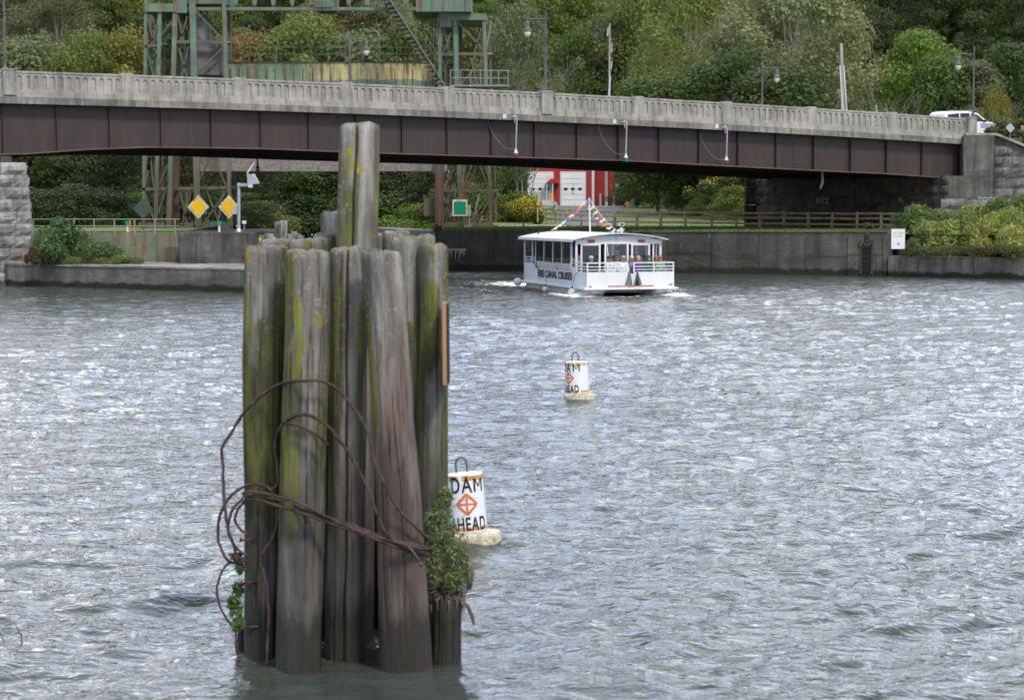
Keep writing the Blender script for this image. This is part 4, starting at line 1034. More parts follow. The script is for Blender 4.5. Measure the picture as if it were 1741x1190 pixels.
# ------------------------------------------------------------------ buoys
def buoy(label, X, Y, zc, dia, h, tilt, rz, fr):
    b = thing('warning_buoy', label, 'buoy', (X, Y, 0), 0, 'dam warning buoys')
    b.rotation_euler = (R(-3.5), tilt, 0)
    r = dia / 2; zb = .135
    mb = MB(); n = 40
    mb.lathe((0, 0, 0), [(r * .9, zb - .02), (r, zb), (r, zb + h * .5), (r * .985, zb + h - .015), (r * .93, zb + h), (r * .5, zb + h + .012), (.02, zb + h + .015)], n)
    mb.build('drum', M_white2, b, smooth=False, world=False, bevel=0)
    b.children and None
    # scuffed orange bands of irregular patches, a millimetre proud
    mb = MB(); rnd = random.Random(int(X * 100))
    for z0, z1 in ((zb + .012, zb + .055), (zb + h - .075, zb + h - .022)):
        k = 0
        while k < 48:
            L = rnd.choice((2, 3, 4, 5)); gap = rnd.choice((0, 1, 1, 2))
            for i in range(k, min(48, k + L)):
                a0 = 2 * math.pi * i / 48; a1 = 2 * math.pi * (i + 1) / 48; rr = r + .0025
                d0 = rnd.uniform(-.004, .004)
                mb.face([(rr * math.cos(a0), rr * math.sin(a0), z0), (rr * math.cos(a1), rr * math.sin(a1), z0), (rr * math.cos(a1), rr * math.sin(a1), z1 + d0), (rr * math.cos(a0), rr * math.sin(a0), z1 + d0)])
            k += L + gap
    mb.build('orange_band', M_buoyband, b, world=False)
    def wrap(mb, vs, fs, zc_, off=.004):
        out = []
        for v in vs:
            a = -math.pi / 2 + v.x / r + rz; rr = r + off + v.z * 0
            out.append((rr * math.cos(a), rr * math.sin(a), zc_ + v.y))
        mb.add(out, fs)
    for s_, zc_, sz, sq in (('DAM', zb + h * .80, .225 * h / .66, .68), ('AHEAD', zb + h * .125, .19 * h / .66, .60)):
        vs, fs = text_mesh('DA' if s_ == 'DAM' else s_, sz * 1.15, 0, .010 if s_ == 'DAM' else .018, sq, 1.16 if s_ == 'DAM' else 1.08); mb = MB(); mb.norecalc = True; vs = [Vector((v.x - (.062 * r / .2125 if s_ == 'DAM' else 0), v.y, v.z)) for v in vs]; wrap(mb, vs, fs, zc_, .0055); mb.build('lettering', M_black, b, world=False)
    if True:    # broad stencil M with a short V
        mb = MB(); mb.norecalc = True; x0 = .105 * r / .2125; sz = .105 * r / .2125; hh = .075 * h / .66; zc_ = zb + h * .80
        def bar(p, q, wd):
            p = Vector((*p, 0)); q = Vector((*q, 0)); nn = Vector((wd / 2, 0, 0)); wrap(mb, [p - nn, p + nn, q + nn, q - nn], [(0, 1, 2, 3)], zc_, .0056)
        bar((x0, -hh), (x0, hh), .022); bar((x0 + sz, -hh), (x0 + sz, hh), .022); bar((x0 + .008, hh), (x0 + sz / 2, -hh * .25), .015); bar((x0 + sz / 2, -hh * .25), (x0 + sz - .008, hh), .015)
        mb.build('lettering', M_black, b, world=False)
    # orange diamond with cross
    mb = MB(); D = .118 * h / .66; w_ = .022 * h / .66; zc_ = zb + h * .48
    def seg(p, q, wd):
        p = Vector((*p, 0)); q = Vector((*q, 0)); d = (q - p).normalized(); nn = Vector((-d.y, d.x, 0)) * wd / 2; K = 6; vs = []; fs = []
        for i in range(K + 1):
            m_ = p.lerp(q, i / K); vs += [m_ - nn, m_ + nn]
        for i in range(K): fs.append((2 * i, 2 * i + 1, 2 * i + 3, 2 * i + 2))
        wrap(mb, vs, fs, zc_, .0045)
    C4 = [(0, D), (D, 0), (0, -D), (-D, 0)]
    for i in range(4): seg(C4[i], C4[(i + 1) % 4], w_ * 1.25)
    seg((0, D), (0, -D), w_); seg((D, 0), (-D, 0), w_)
    mb.norecalc = True; mb.build('diamond_symbol', M_buoyorange, b, world=False)
    mb = MB(); hx = .062; mb.tube(smooth_path([Vector((-hx - .03, -.02, zb + h)), Vector((-hx - .03, -.02, zb + h + .12)), Vector((-hx * .5 - .03, -.02, zb + h + .175)), Vector((hx * .5 - .03, -.02, zb + h + .175)), Vector((hx - .03, -.02, zb + h + .12)), Vector((hx - .03, -.02, zb + h))], 5), .0125, 8)
    mb.build('lifting_handle', M_dsteel, b, smooth=True, world=False)
    mb = MB(); mb.lathe((.04, 0, 0), [(fr * .97, -.14), (fr, -.08), (fr, .075), (fr * .97, .100), (fr * .9, .116), (.05, .13)], 36); o = mb.build('float', M_float, b, smooth=False, world=False)
    return b
M_white2 = plain('buoy_white', (.80, .81, .82), .35, var=.03, sc=8, dirt=(.35, .33, .25), dirtamt=.08)
p = onz(799, 921); buoy('larger near warning buoy reading DAM AHEAD beside the vine', p.x, p.y, 0, .425, .67, R(-4.5), R(2), .335)
p = onz(982, 679); buoy('smaller distant warning buoy turned left out on open water', p.x, p.y, 0, .47, .63, R(-1.5), R(-47), .32)
# ------------------------------------------------------------------ guard gate: members given by two photo points each at its own distance
def mem(mb, a, b, w, d=None, dY=0):
    pa = at(a[0], a[1], a[2] + dY); pb = at(b[0], b[1], b[2] + dY); mb.beam(pa, pb, w, d or w, up=(0, 1, 0))
def lattice(mb, a, b, w, n):    # two flanges with lacing
    pa = at(*a); pb = at(*b); sx = Vector((w / 2, 0, 0))
    mb.beam(pa - sx, pb - sx, .09, .16, up=(0, 1, 0)); mb.beam(pa + sx, pb + sx, .09, .16, up=(0, 1, 0))
    for i in range(n):
        p = pa.lerp(pb, i / n); q = pa.lerp(pb, (i + 1) / n); s_ = 1 if i % 2 else -1
        mb.beam(p - sx * s_, q + sx * s_, .05, .03, up=(0, 1, 0))
FB = 5.5
def gate_tower(label, cols, struts, diags, guide, base, Yf, topbeam):
    t = thing('gate_tower', label, 'tower', tuple(at(cols[0][2], 388, Yf)), group='steel towers of the lift gate')
    for (x0, y0, x1, y1, w_) in cols:
        mb = MB(); mem(mb, (x0, y0, Yf), (x1, y1, Yf), w_); mb.build('column', M_gsteel if y0 < 200 else M_gsteel2, t)
        mb = MB(); mem(mb, (x0 + 8, y0, Yf + FB), (x1 + 8, y1 - 4, Yf + FB), w_ * .8); mb.build('column', M_gsteel2, t)
    mb = MB()
    for (x0, y0, x1, y1) in struts:
        mem(mb, (x0, y0, Yf), (x1, y1, Yf), .2, .22); mem(mb, (x0 + 8, y0, Yf + FB), (x1 + 8, y1, Yf + FB), .18, .2)
        mem(mb, (x0, y0, Yf), (x0 + 8, y0, Yf + FB), .15); mem(mb, (x1, y1, Yf), (x1 + 8, y1, Yf + FB), .15)
    mb.build('strut', M_gsteel2, t)
    mb = MB()
    for k, (x0, y0, x1, y1) in enumerate(diags):
        mem(mb, (x0, y0, Yf), (x1, y1, Yf), .1, .14)
        mem(mb, (x0 + 8, y0, Yf + FB), (x1 + 8, y1, Yf + FB), .1, .12)
        if k % 2 == 0: mem(mb, (x0, y0, Yf), (x0 + 9, y1, Yf + FB), .09, .1); mem(mb, (x1 + 9, y0, Yf + FB), (x1, y1, Yf), .09, .1)
    mb.build('brace', M_gsteel2, t)
    for (x0, y0, x1, y1, w_, n_) in guide:
        mb = MB(); lattice(mb, (x0, y0, Yf + 2.5), (x1, y1, Yf + 2.5), w_, n_); mb.build('lattice_column', M_gsteel, t)
    for (x0, x1, y0, y1) in base: 
        mb = MB()
        a = at(x0, y1 - 3, Yf + .1); b = at(x1, y0 - 6, Yf + .1); mb.box(((a.x + b.x) / 2, Yf + .2, (a.z + b.z) / 2), (b.x - a.x, .5, b.z - a.z)); mb.build('base_beam', M_gsteel, t)
    mb = MB()
    for (x0, x1, y0, y1) in topbeam:
        a = at(x0, y1, Yf - .05); b = at(x1, y0, Yf - .05); mb.box(((a.x + b.x) / 2, Yf + FB / 2, (a.z + b.z) / 2), (b.x - a.x, FB + .5, b.z - a.z))
    mb.build('top_beam', M_gsteel, t)
    return t
Y1 = 138.0
lt = gate_tower('left green lift gate tower with rusty columns behind the yellow diamond boards',
    [(249, -60, 244, 384, .22), (272, 20, 265, 384, .25), (301, -60, 287, 384, .32), (326, -60, 337, 384, .42), (379, -60, 392, 384, .26)],
    [(247, 80, 275, 77), (297, 72, 330, 72), (325, 71, 382, 73), (243, 322, 283, 321), (300, 321, 336, 320), (334, 320, 392, 319), (245, 205, 392, 203)],
    [(249, 22, 262, 78), (272, 22, 257, 78), (249, 82, 262, 135), (262, 135, 246, 200), (301, 25, 266, 72), (303, 25, 311, 70), (318, 30, 306, 72), (328, 14, 381, 70), (381, 80, 330, 130), (304, 82, 318, 130), (320, 82, 305, 150),
     (384, 205, 334, 319), (334, 205, 386, 319), (247, 205, 262, 320), (268, 205, 246, 320), (245, 325, 265, 383), (282, 325, 262, 383), (386, 324, 345, 382), (352, 326, 371, 376), (306, 325, 318, 383), (325, 325, 310, 383), (290, 270, 268, 320)],
    [(290, 150, 288, 384, 1.0, 26), (345, -20, 352, 200, .5, 20)],
    [(237, 281, 384.5, 391), (314, 331, 384.5, 391), (336, 395, 383.5, 394)], Y1, [(247, 300, 7, 21), (300, 318, -8, 23)])
mb = MB(); mem(mb, (302, 150, Y1 + 1.2), (299, 388, Y1 + 1.2), .34, .5); mb.build('guide_column', plain('rust_brown_steel', (.11, .06, .05), .8, var=.35, sc=2, streak=True), lt)
M_rustb = bpy.data.materials['rust_brown_steel']
mb = MB(); 
for x in (288, 291.5, 294): mem(mb, (x - 4, -20, Y1 + 1.6), (x - 4, 200, Y1 + 1.6), .05)
mb.build('hoist_chain', M_black, lt)
rt = gate_tower('right green lift gate tower standing on the lock wall beside the green square board',
    [(774, 34, 784, 384, .32), (823, 34, 835, 382, .25), (748, -40, 748, 384, .25)],
    [(742, 93, 776, 93), (774, 92, 828, 93), (733, 324, 838, 324), (748, 205, 832, 205), (736, 384, 838, 384)],
    [(778, 38, 826, 90), (826, 98, 782, 145), (818, 50, 806, 92), (800, 98, 812, 145), (752, 40, 764, 92), (768, 55, 752, 92), (832, 330, 806, 368), (806, 368, 784, 330), (806, 368, 812, 384), (806, 368, 790, 384), (832, 205, 786, 322), (786, 205, 832, 322), (770, 290, 755, 322), (765, 326, 752, 380), (752, 326, 766, 370)],
    [(765, -20, 766, 384, .5, 40)],
    [(735, 782, 385.5, 391), (784, 838, 385, 394)], Y1 + 1.2, [(768, 827, 24, 35), (748, 768, 18, 47)])
mb = MB(); mem(mb, (743, 200, Y1 - 1), (742, 384, Y1 - 1), .18, .3); mem(mb, (751, 200, Y1 - 1), (751, 384, Y1 - 1), .3, .3); mem(mb, (742, 384, Y1 - 14), (742, 418, Y1 - 14), .16, .2); mem(mb, (748, 384, Y1 - 14), (747, 408, Y1 - 14), .28, .2)
mem(mb, (742, 384, Y1 - 14), (743, 384, Y1 - .8), .16, .16)
mb.build('guide_column', M_rustb, rt)
mb = MB(); 
for x in (735, 740): mem(mb, (x, 22, Y1 + 1.6), (x, 180, Y1 + 1.6), .06)
mb.build('hoist_chain', M_black, rt)
mb = MB(); a = at(720, 368, Y1 - .5); b = at(737, 338, Y1 - .5); mb.box(((a.x + b.x) / 2, Y1, (a.z + b.z) / 2), (b.x - a.x, .9, b.z - a.z)); mb.build('machine_box', M_gsteel2, rt, bevel=.04)
# grey inspection platform with railing on the right tower
M_plat = plain('dull_grey_rail', (.27, .29, .28), .6, var=.2)
pl = thing('inspection_platform', 'grey steel inspection platform with pipe railing at the foot of the stairs', 'platform', tuple(at(755, 146, Y1 + .5)))
mb = MB(); a = at(766, 146, Y1 - .6); b = at(864, 149, Y1 - .6); mb.box(((a.x + b.x) / 2, Y1 + .6, a.z), (b.x - a.x, 2.4, .1)); mb.build('deck', M_plat, pl)
mb = MB()
for Yk in (Y1 - .6, Y1 + 1.7):
    for x in (766, 783, 800, 817, 835, 848, 864): mem(mb, (x, 119, Yk), (x, 148, Yk), .05)
    for y in (119.5, 132.5): mem(mb, (766, y, Yk), (864, y + 1, Yk), .05)
mb.build('railing', M_plat, pl)
# raised gate
gt = thing('lift_gate', 'raised rust streaked green steel gate panel hanging behind the bridge', 'gate', tuple(at(556, 292, Y1 + 3)))
YG = Y1 + 2.4; a = at(377, 291, YG); b = at(738, 107, YG); ztg = b.z; zbg = a.z; xl, xr = a.x, b.x
mb = MB(); mb.box(((xl + xr) / 2, YG + .6, (ztg + zbg) / 2), (xr - xl, 1.0, ztg - zbg))
nrib = 23
for i in range(nrib + 1):
    x = lerp(xl + .1, xr - .1, i / nrib); mb.box((x, YG + .02, (ztg + zbg) / 2 - .1), (.07 if i % 3 else .14, .2, ztg - zbg - .3))
M_gate = steel_paint('gate_panel_paint', (.17, .28, .18), ((.55, .50, .24), at(500, 132, YG).z), rust=.95)
mb.build('gate_panel', M_gate, gt)
mb = MB(); mb.box(((xl + xr) / 2, YG + .6, ztg + .04), (xr - xl + .2, 1.15, .08)); mb.build('top_rail', M_rustb, gt)
mb = MB()
for i in range(13):
    x = lerp(xl + .3, xr - .2, i / 12); mb.box((x, YG + .05, ztg + .5), (.06, .06, 1.35))
for z in (ztg + 1.08, ztg + .6): mb.box(((xl + xr) / 2, YG + .05, z), (xr - xl, .05, .05))
mb.build('railing', M_gsteel, gt)
mb = MB(); a = at(338, 291.5, YG - .6); b = at(760, 268, YG - .6); mb.box(((a.x + b.x) / 2, YG - .3, (a.z + b.z) / 2), (b.x - a.x, .5, b.z - a.z)); mb.build('sealing_beam', M_pinkbeam, gt)
# counterweight
for nm, lb, x0, x1, y0, y1, dY in (('counterweight', 'large grey concrete counterweight block hanging in the left gate tower', 317, 376, 73, 128.5, .6), ('counterweight', 'slim upper concrete counterweight hanging above the large block', 334, 348, 35, 71, .9)):
    a = at(x0, y1, Y1 + dY); b = at(x1, y0, Y1 + dY); mb = MB(); mb.box(((a.x + b.x) / 2, Y1 + dY + 1.6, (a.z + b.z) / 2), (b.x - a.x, 3.2, b.z - a.z)); o = mb.build(nm, M_weight, bevel=.04)
    tag(o, lb, 'counterweight')
# overhead truss
tr = thing('overhead_truss', 'green steel truss carrying machinery high above the lift gate', 'truss', tuple(at(556, 14, Y1)))
mb = MB()
for Yk in (Y1 + .2, Y1 + 4.5):
    zc_ = at(556, 16, Yk).z; xa = at(317, 8, Yk).x; xb = at(800, 22, Yk).x
    mb.box(((xa + xb) / 2, Yk, zc_), (xb - xa, .35, .22)); mb.box(((xa + xb) / 2, Yk, zc_ + 3), (xb - xa, .35, .25))
mb.build('chord', M_gsteel, tr)
mb = MB()
for Yk in (Y1 + .2, Y1 + 4.5):
    zc_ = at(556, 16, Yk).z; xa = at(385, 8, Yk).x; xb = at(705, 22, Yk).x; n_ = 10
    for i in range(n_):
        x0 = lerp(xa, xb, i / n_); x1 = lerp(xa, xb, (i + 1) / n_); xm = (x0 + x1) / 2
        mb.beam((x0, Yk, zc_ + 3), (xm, Yk, zc_ + .1), .12, .14, up=(0, 1, 0)); mb.beam((xm, Yk, zc_ + .1), (x1, Yk, zc_ + 3), .12, .14, up=(0, 1, 0)); mb.beam((xm, Yk, zc_ + .1), (xm, Yk, zc_ + 3), .09, .1, up=(0, 1, 0))
mb.build('lacing', M_gsteel, tr)
for x0, x1, y0, y1 in ((707, 801, -40, 21), (317, 384, -40, 8), (534, 566, -30, 14)):
    mb = MB(); a = at(x0, y1, Y1); b = at(x1, y0, Y1); mb.box(((a.x + b.x) / 2, Y1 + 2.4, (a.z + b.z) / 2 + .03), (b.x - a.x, 4.9, b.z - a.z))
    for k in range(5): mb.box((lerp(a.x, b.x, (k + .5) / 5), Y1 - .06, (a.z + b.z) / 2), (.06, .12, b.z - a.z - .05))
    mb.build('box_girder', M_gsteel, tr)
# stairs
stt = thing('steel_stairs', 'steep open steel stairway with handrails descending below the truss', 'stairs', tuple(at(758, 146, Y1 - .8)))
mb = MB(); mem(mb, (656, -12, Y1 - 1.2), (757, 146, Y1 - 1.2), .1, .24); mb.build('stringer', M_gsteel, stt)
mb = MB(); mem(mb, (656, -12, Y1 - .3), (757, 146, Y1 - .3), .1, .24); mb.build('stringer', M_gsteel, stt)
mb = MB()
for k in range(22):
    f = (k + .5) / 22; p = at(lerp(656, 757, f) - 3, lerp(-12, 146, f), Y1 - .75); mb.box(p + Vector((-.16, 0, 0)), (.5, .85, .11))
mb.build('tread', M_gsteel2, stt)['kind'] = 'stuff'
mb = MB()
for Yk in (Y1 - 1.2, Y1 - .3):
    for dy in (-22, -38 + 4): mem(mb, (656, -12 + dy, Yk), (757, 146 + dy, Yk), .04)
    for k in range(7): f = k / 6; x = lerp(656, 757, f); y = lerp(-12, 146, f); mem(mb, (x, y, Yk), (x, y - 34, Yk), .04)
mb.build('handrail', M_gsteel2, stt)

# ------------------------------------------------------------------ signs around the gate
def diamond(cx, cy, hw, hh, Y, label, mf, mbk, inner=.74):
    t = thing('diamond_sign', label, 'sign', tuple(at(cx, cy + hh, Y)), group='diamond boards on the lock')
    c = at(cx, cy, Y); s = F / Y; a, b = hw / s, hh / s
    mb = MB(); mb.prism([c + Vector((-a, 0, 0)), c + Vector((0, 0, -b)), c + Vector((a, 0, 0)), c + Vector((0, 0, b))], (0, .06, 0)); mb.build('board', mbk, t)
    if mf:
        mb = MB(); f = inner; mb.prism([c + Vector((-a * f, -.02, 0)), c + Vector((0, -.02, -b * f)), c + Vector((a * f, -.02, 0)), c + Vector((0, -.02, b * f))], (0, .017, 0)); mb.build('panel', mf, t)
    mb = MB(); p0 = at(cx, cy + hh - 3, Y); mb.beam(c + Vector((0, .12, b * .6)), Vector((p0.x, p0.y + .12, at(cx, 392, Y).z)), .12, .12); mb.build('post', M_gsteel2, t)
diamond(337, 352, 18.5, 20.5, 132, 'left orange yellow diamond board with pale weathered rim', M_orange, M_board)
diamond(389, 352, 18, 20.5, 132, 'right orange yellow diamond board partly behind the grey camera pole', M_orange, M_board)
diamond(243, 355, 17, 18, 133, 'dark grey green back of a diamond board at the left gate tower', None, M_greygreen)
t = thing('square_sign', 'green square board with pale border on the right gate tower', 'sign', tuple(at(782, 366, 136)))
c = at(782, 353.5, 136.2); mb = MB(); mb.box(c + Vector((0, .06, 0)), (1.03, .06, 1.12)); mb.build('board', M_board, t)
mb = MB(); mb.box(c + Vector((0, .012, 0)), (.80, .03, .84)); mb.build('panel', M_green, t, bevel=.02)
mb = MB(); a = at(784, 384, 136.6); mb.beam(c + Vector((.06, .2, -.5)), a, .2, .2); mb.build('bracket', M_gsteel2, t)
t = thing('notice_board', 'small weathered white notice fixed below the green square board', 'sign', tuple(at(796, 392, 135)))
c = at(796, 387, 135); mb = MB(); mb.box(c, (.52, .05, .36)); mb.build('board', M_board, t); mb = MB(); mb.box(c + Vector((0, -.035, 0)), (.46, .015, .3)); mb.build('sheet', M_whitepipe, t)
t = thing('control_box', 'grey electrical box on the right gate tower beside the green board', 'box', tuple(at(798, 372, 137)))
c = at(798, 358, 137); mb = MB(); mb.box(c, (.2, .25, .75)); mb.build('cabinet', M_galv, t); mb = MB(); mb.beam(c - Vector((0, 0, .37)), at(798, 385, 137), .06, .06); mb.build('conduit', M_galv, t)
# camera pole with solar panel
cp = thing('camera_pole', 'light grey pole with bracket arm, camera and tilted solar panel', 'pole', tuple(at(406, 394, 98.8)))
mb = MB(); mb.tube([at(406, 394, 98.8), at(406, 311, 98.8)], [.085, .078], 12); mb.lathe(at(406, 394, 98.8), [(.18, 0), (.16, .04), (.11, .16), (.10, .28)], 12); mb.build('pole', M_galv, cp, smooth=False)
mb = MB(); mb.beam(at(404, 314.5, 98.8), at(427, 314.5, 98.6), .16, .16); mb.build('arm', M_galv, cp)
mb = MB(); c = at(400, 357, 98.6); mb.box(c, (.2, .16, .42)); mb.build('equipment_box', M_galv, cp)
mb = MB(); mb.tube([at(422, 305, 98.5), at(421, 293, 98.5), at(433, 277, 98.5)], .035, 6); mb.tube([at(422, 316, 98.5), at(421, 296, 98.5)], .035, 6); mb.build('antenna', M_whitepipe, cp)
mb = MB(); c = at(429, 305, 98.5); mb.hexa([c + Vector(v) for v in ((-.2, -.1, -.28), (.28, -.1, -.22), (.36, .12, -.2), (-.1, .12, -.26), (-.26, -.1, .22), (.02, -.1, .26), (.1, .12, .28), (-.18, .12, .24))]); mb.build('solar_panel', M_galv, cp)
mb = MB(); c = at(426, 317, 98.3); mb.box(c, (.2, .3, .14)); mb.tube([c + Vector((0, -.15, 0)), c + Vector((0, -.2, 0))], .05, 8); mb.build('camera', M_whitepipe, cp)
# small marker posts
def marker(px, y0, y1, Y, lb, m1, m2, w=.1, head=.35):
    t = thing('marker_post', lb, 'post', tuple(at(px, y1, Y)))
    a = at(px, y1, Y); b = at(px, y0, Y); mb = MB(); mb.box(((a.x), Y, (a.z + b.z) / 2), (w, w, b.z - a.z)); mb.build('post', m1, t)
    if m2:
        h = (b.z - a.z) * head; mb = MB(); mb.box((a.x, Y - .02, b.z - h / 2), (w * 2.0, w * 1.5, h)); mb.build('head', m2, t, bevel=.01)
marker(217, 376, 395, 101.6, 'small white post with a green head by the left railing', M_whitepipe, M_green)
marker(221.5, 374, 395, 101.8, 'left orange stake behind the pipe railing', M_buoyorange, None, .07)
marker(229, 374, 395, 101.8, 'right orange stake behind the pipe railing', M_buoyorange, None, .07)
marker(373, 376, 395, 98.6, 'small post with a green head below the right diamond board', M_whitepipe, M_green)
marker(415.5, 375.5, 395, 98.6, 'short rusty post with a white head right of the camera pole', M_rustpole, M_whitepipe, .1, .28)
# notice sign on the right lock wall
t = thing('wall_sign', 'white rectangular notice with faint yellow lettering on the lock wall', 'sign', tuple(wall_pt(1526, 1.5, .1)))
ang = math.atan2(-5.2, 6.5) * .8; c = wall_pt(1526, 1.75, .35); c.y = 109.6; c.x = (1526 - 870.5) / F * 109.6 ; ztp_ = at(1526, 389.5, 109.6).z; zbt_ = at(1526, 423.5, 109.6).z; c.z = (ztp_ + zbt_) / 2
mb = MB(); mb.box(c, (.74, .04, ztp_ - zbt_)); mb.build('board', M_white, t)
for s_, dz, sz in (('NO SWIM', .32, .16), ('OR DIVE', .15, .16)):
    vs, fs = text_mesh(s_, sz, 0, .01, .8); mb = MB(); mb.norecalc = True; mb.add([Vector((v.x, -v.z - .024, v.y + dz)) + c for v in vs], fs); mb.build('lettering', M_yel, t)
mb = MB(); mb.lathe(c + Vector((.02, -.022, -.27)), [(.07, 0), (.075, .004)], 16, M=Matrix.Rotation(R(90), 3, 'X')); mb.build('emblem', plain('pink_emblem', (.5, .2, .35), .6), t)
mb = MB()
for dx in (-.3, .3): mb.box(c + Vector((dx, .35, .3)), (.05, .7, .05)); mb.box(c + Vector((dx, .35, -.3)), (.05, .7, .05))
mb.build('bracket', M_galv, t)
# graffiti on the abutment
M_graf = plain('grey_spray_paint', (.28, .29, .30), .8, var=.2)
def graffiti(s_, px, py, p0, d, sz, lb, off=.1):
    k = (px - 870.5) / F; s = (k * p0.y - p0.x) / (d.x - k * d.y); q = p0 + d * s; q.z = at(px, py, q.y).z
    n = Vector((d.y, -d.x, 0)); vs, fs = text_mesh(s_, sz, 0, .035, .9); mb = MB(); mb.norecalc = True
    mb.add([q + d * v.x + n * off + Vector((0, 0, v.y)) for v in vs], fs); return mb.build('graffiti', M_graf, ab)
graffiti('EHCK', 1399, 342, A2, dB, .55, '')
graffiti('Bv', 1532, 342, A2, dB, .5, '')
graffiti('ʘGCO:'.replace('ʘ', 'T'), 1678, 341, W0, dW, .5, '')

# ------------------------------------------------------------------ lamps on the bridge
def street_lamp(label, px, py_base, py_top, side, v, Yov=None, k=1.0):
    u = u_of_px(px, v); p = BO + U * u + NV * v; p = Vector((p.x, p.y, at(px, py_base, p.y).z if py_base else ztop(u) + .02))
    zt = at(px, py_top, p.y).z; H = zt - p.z
    t = thing('street_lamp', label, 'street lamp', tuple(p), group='street lamps along the bridge')
    d = Vector((1, .1, 0)).normalized() * side
    mb = MB(); mb.lathe(p, [(.17, 0), (.17, .05), (.10, .12), (.075, .3), (.068, .9), (.05, H - .1), (.045, H), (.01, H + .05)], 12); mb.build('pole', M_rustpole, t, smooth=False)
    za = zt - .42; A = 1.02
    mb = MB(); c = Vector((p.x, p.y, za)); mb.tube([c, c + d * A], .032, 8)
    mb.tube([c + d * .05 - Vector((0, 0, .5)), c + d * .17 - Vector((0, 0, .2)), c + d * .45 - Vector((0, 0, .04))], .018, 6)
    mb.tube([c + d * A + Vector((0, 0, -.1)), c + d * A + Vector((0, 0, .16))], .022, 6); mb.build('arm', M_rustpole, t)
    hc = c + d * (A - .0)
    mb = MB(); mb.lathe(hc - Vector((0, 0, .72)), [(.20, 0), (.215, .03), (.20, .12), (.13, .26), (.10, .38), (.12, .44), (.10, .52), (.05, .6), (.05, .7)], 14); mb.build('lamp_shade', M_rustpole, t)
    mb = MB(); mb.lathe(hc - Vector((0, 0, 1.04)), [(.02, 0), (.09, .03), (.15, .12), (.185, .24), (.185, .33)], 14); mb.build('globe', M_globe, t, smooth=True)
    return t
street_lamp('tall lamp on the parapet post at the far left edge of the bridge', 15, 119, -22, -1, 0)
street_lamp('near side lamp on the middle parapet post, arm pointing left', 927, 154, 20, -1, 0)
street_lamp('near side lamp on the last parapet post beside the white car', 1650, 199.5, 81, -1, 0)
street_lamp('far side lamp rising behind the green gate, arm pointing right', 597, None, 55, 1, -Wb)
street_lamp('far side lamp in front of the dark trees, arm pointing right', 1293, None, 105, 1, -Wb)

# ------------------------------------------------------------------ navigation lights hanging off the bridge
def nav_light(label, px, y0, y1, v, colr, front=True):
    u = u_of_px(px, v); Y = (BO + U * u + NV * v).y
    t = thing('navigation_light', label, 'navigation light', tuple(at(px, y1, Y)), group='navigation lights hanging from the bridge')
    if front:
        mb = MB(); mb.tube([at(px, y0, Y), at(px + 1.5, y0 + 6, Y), at(px, y1 - 12, Y)], .045, 8)
        mb.tube([at(px - 3, y0 - 25, Y), at(px - 2, y0 + 12, Y)], .03, 6); mb.tube([at(px - 6, y0 + 2, Y), at(px, y0 + 1, Y)], .05, 6)
        mb.build('pipe', M_galv, t)
        mb = MB(); pp = smooth_path([at(px - 49, y0 - 20, Y - .05 + .25), at(px - 45, y0 + 14, Y), at(px - 35, y0 + 36, Y), at(px - 20, y0 + 53, Y), at(px - 10, y0 + 57, Y), at(px - 2, y0 + 55, Y)], 5); mb.tube(pp, .009, 5); mb.build('wire', M_galv, t)
    else:
        mb = MB(); mb.tube([at(px, y0, Y), at(px, y1 - 8, Y)], .05, 8); mb.build('pipe', M_galv if front else M_black, t)
    c = at(px, y1 - 10, Y); mb = MB(); mb.lathe(c, [(.04, .16), (.06, .1), (.10, -.02), (.13, -.06), (.13, -.1)][::-1], 12); mb.build('lamp_cap', M_whitepipe if front else M_dark, t)
    c = at(px, y1 - 4, Y); mb = MB(); mb.lathe(c, [(.06, -.13), (.11, -.09), (.115, .07), (.09, .1)], 12); mb.build('lens', colr, t)
M_nred = plain('red_lens', (.30, .03, .04), .25); M_ngreen = plain('blue_green_lens', (.03, .16, .17), .25)
nav_light('red navigation light hanging right of the tallest pile', 877, 197, 268, .45, M_nred)
nav_light('green navigation light hanging at the middle of the channel', 1064, 206, 276, .45, M_ngreen)
nav_light('right hand red navigation light on the near girder', 1235, 215, 280, .45, M_nred)
nav_light('dark lamp hanging from the far girder above the weeds', 51, 262, 284, -Wb, M_dark, False)
nav_light('dark lamp hanging from the far girder beside the left gate tower', 253, 268, 290, -Wb, M_dark, False)
nav_light('red lamp hanging from the far girder above the camera pole', 438, 270, 294, -Wb, M_nred, False)
for px, py, lb in ((858, 198, 'small white plate on the bridge fascia by the left hanging light'), (1044, 207, 'small white plate on the bridge fascia by the middle hanging light'), (1217, 215, 'small white plate on the bridge fascia by the right hanging light')):
    u = u_of_px(px, .23); mb = MB(); c = BW(u, .235, 0); c.z = at(px, py, c.y).z; mb.box(c, (.22, .02, .24), math.atan2(U.y, U.x)); o = mb.build('fascia_plate', M_whitepipe); tag(o, lb, 'plate', 'plates on the bridge fascia')

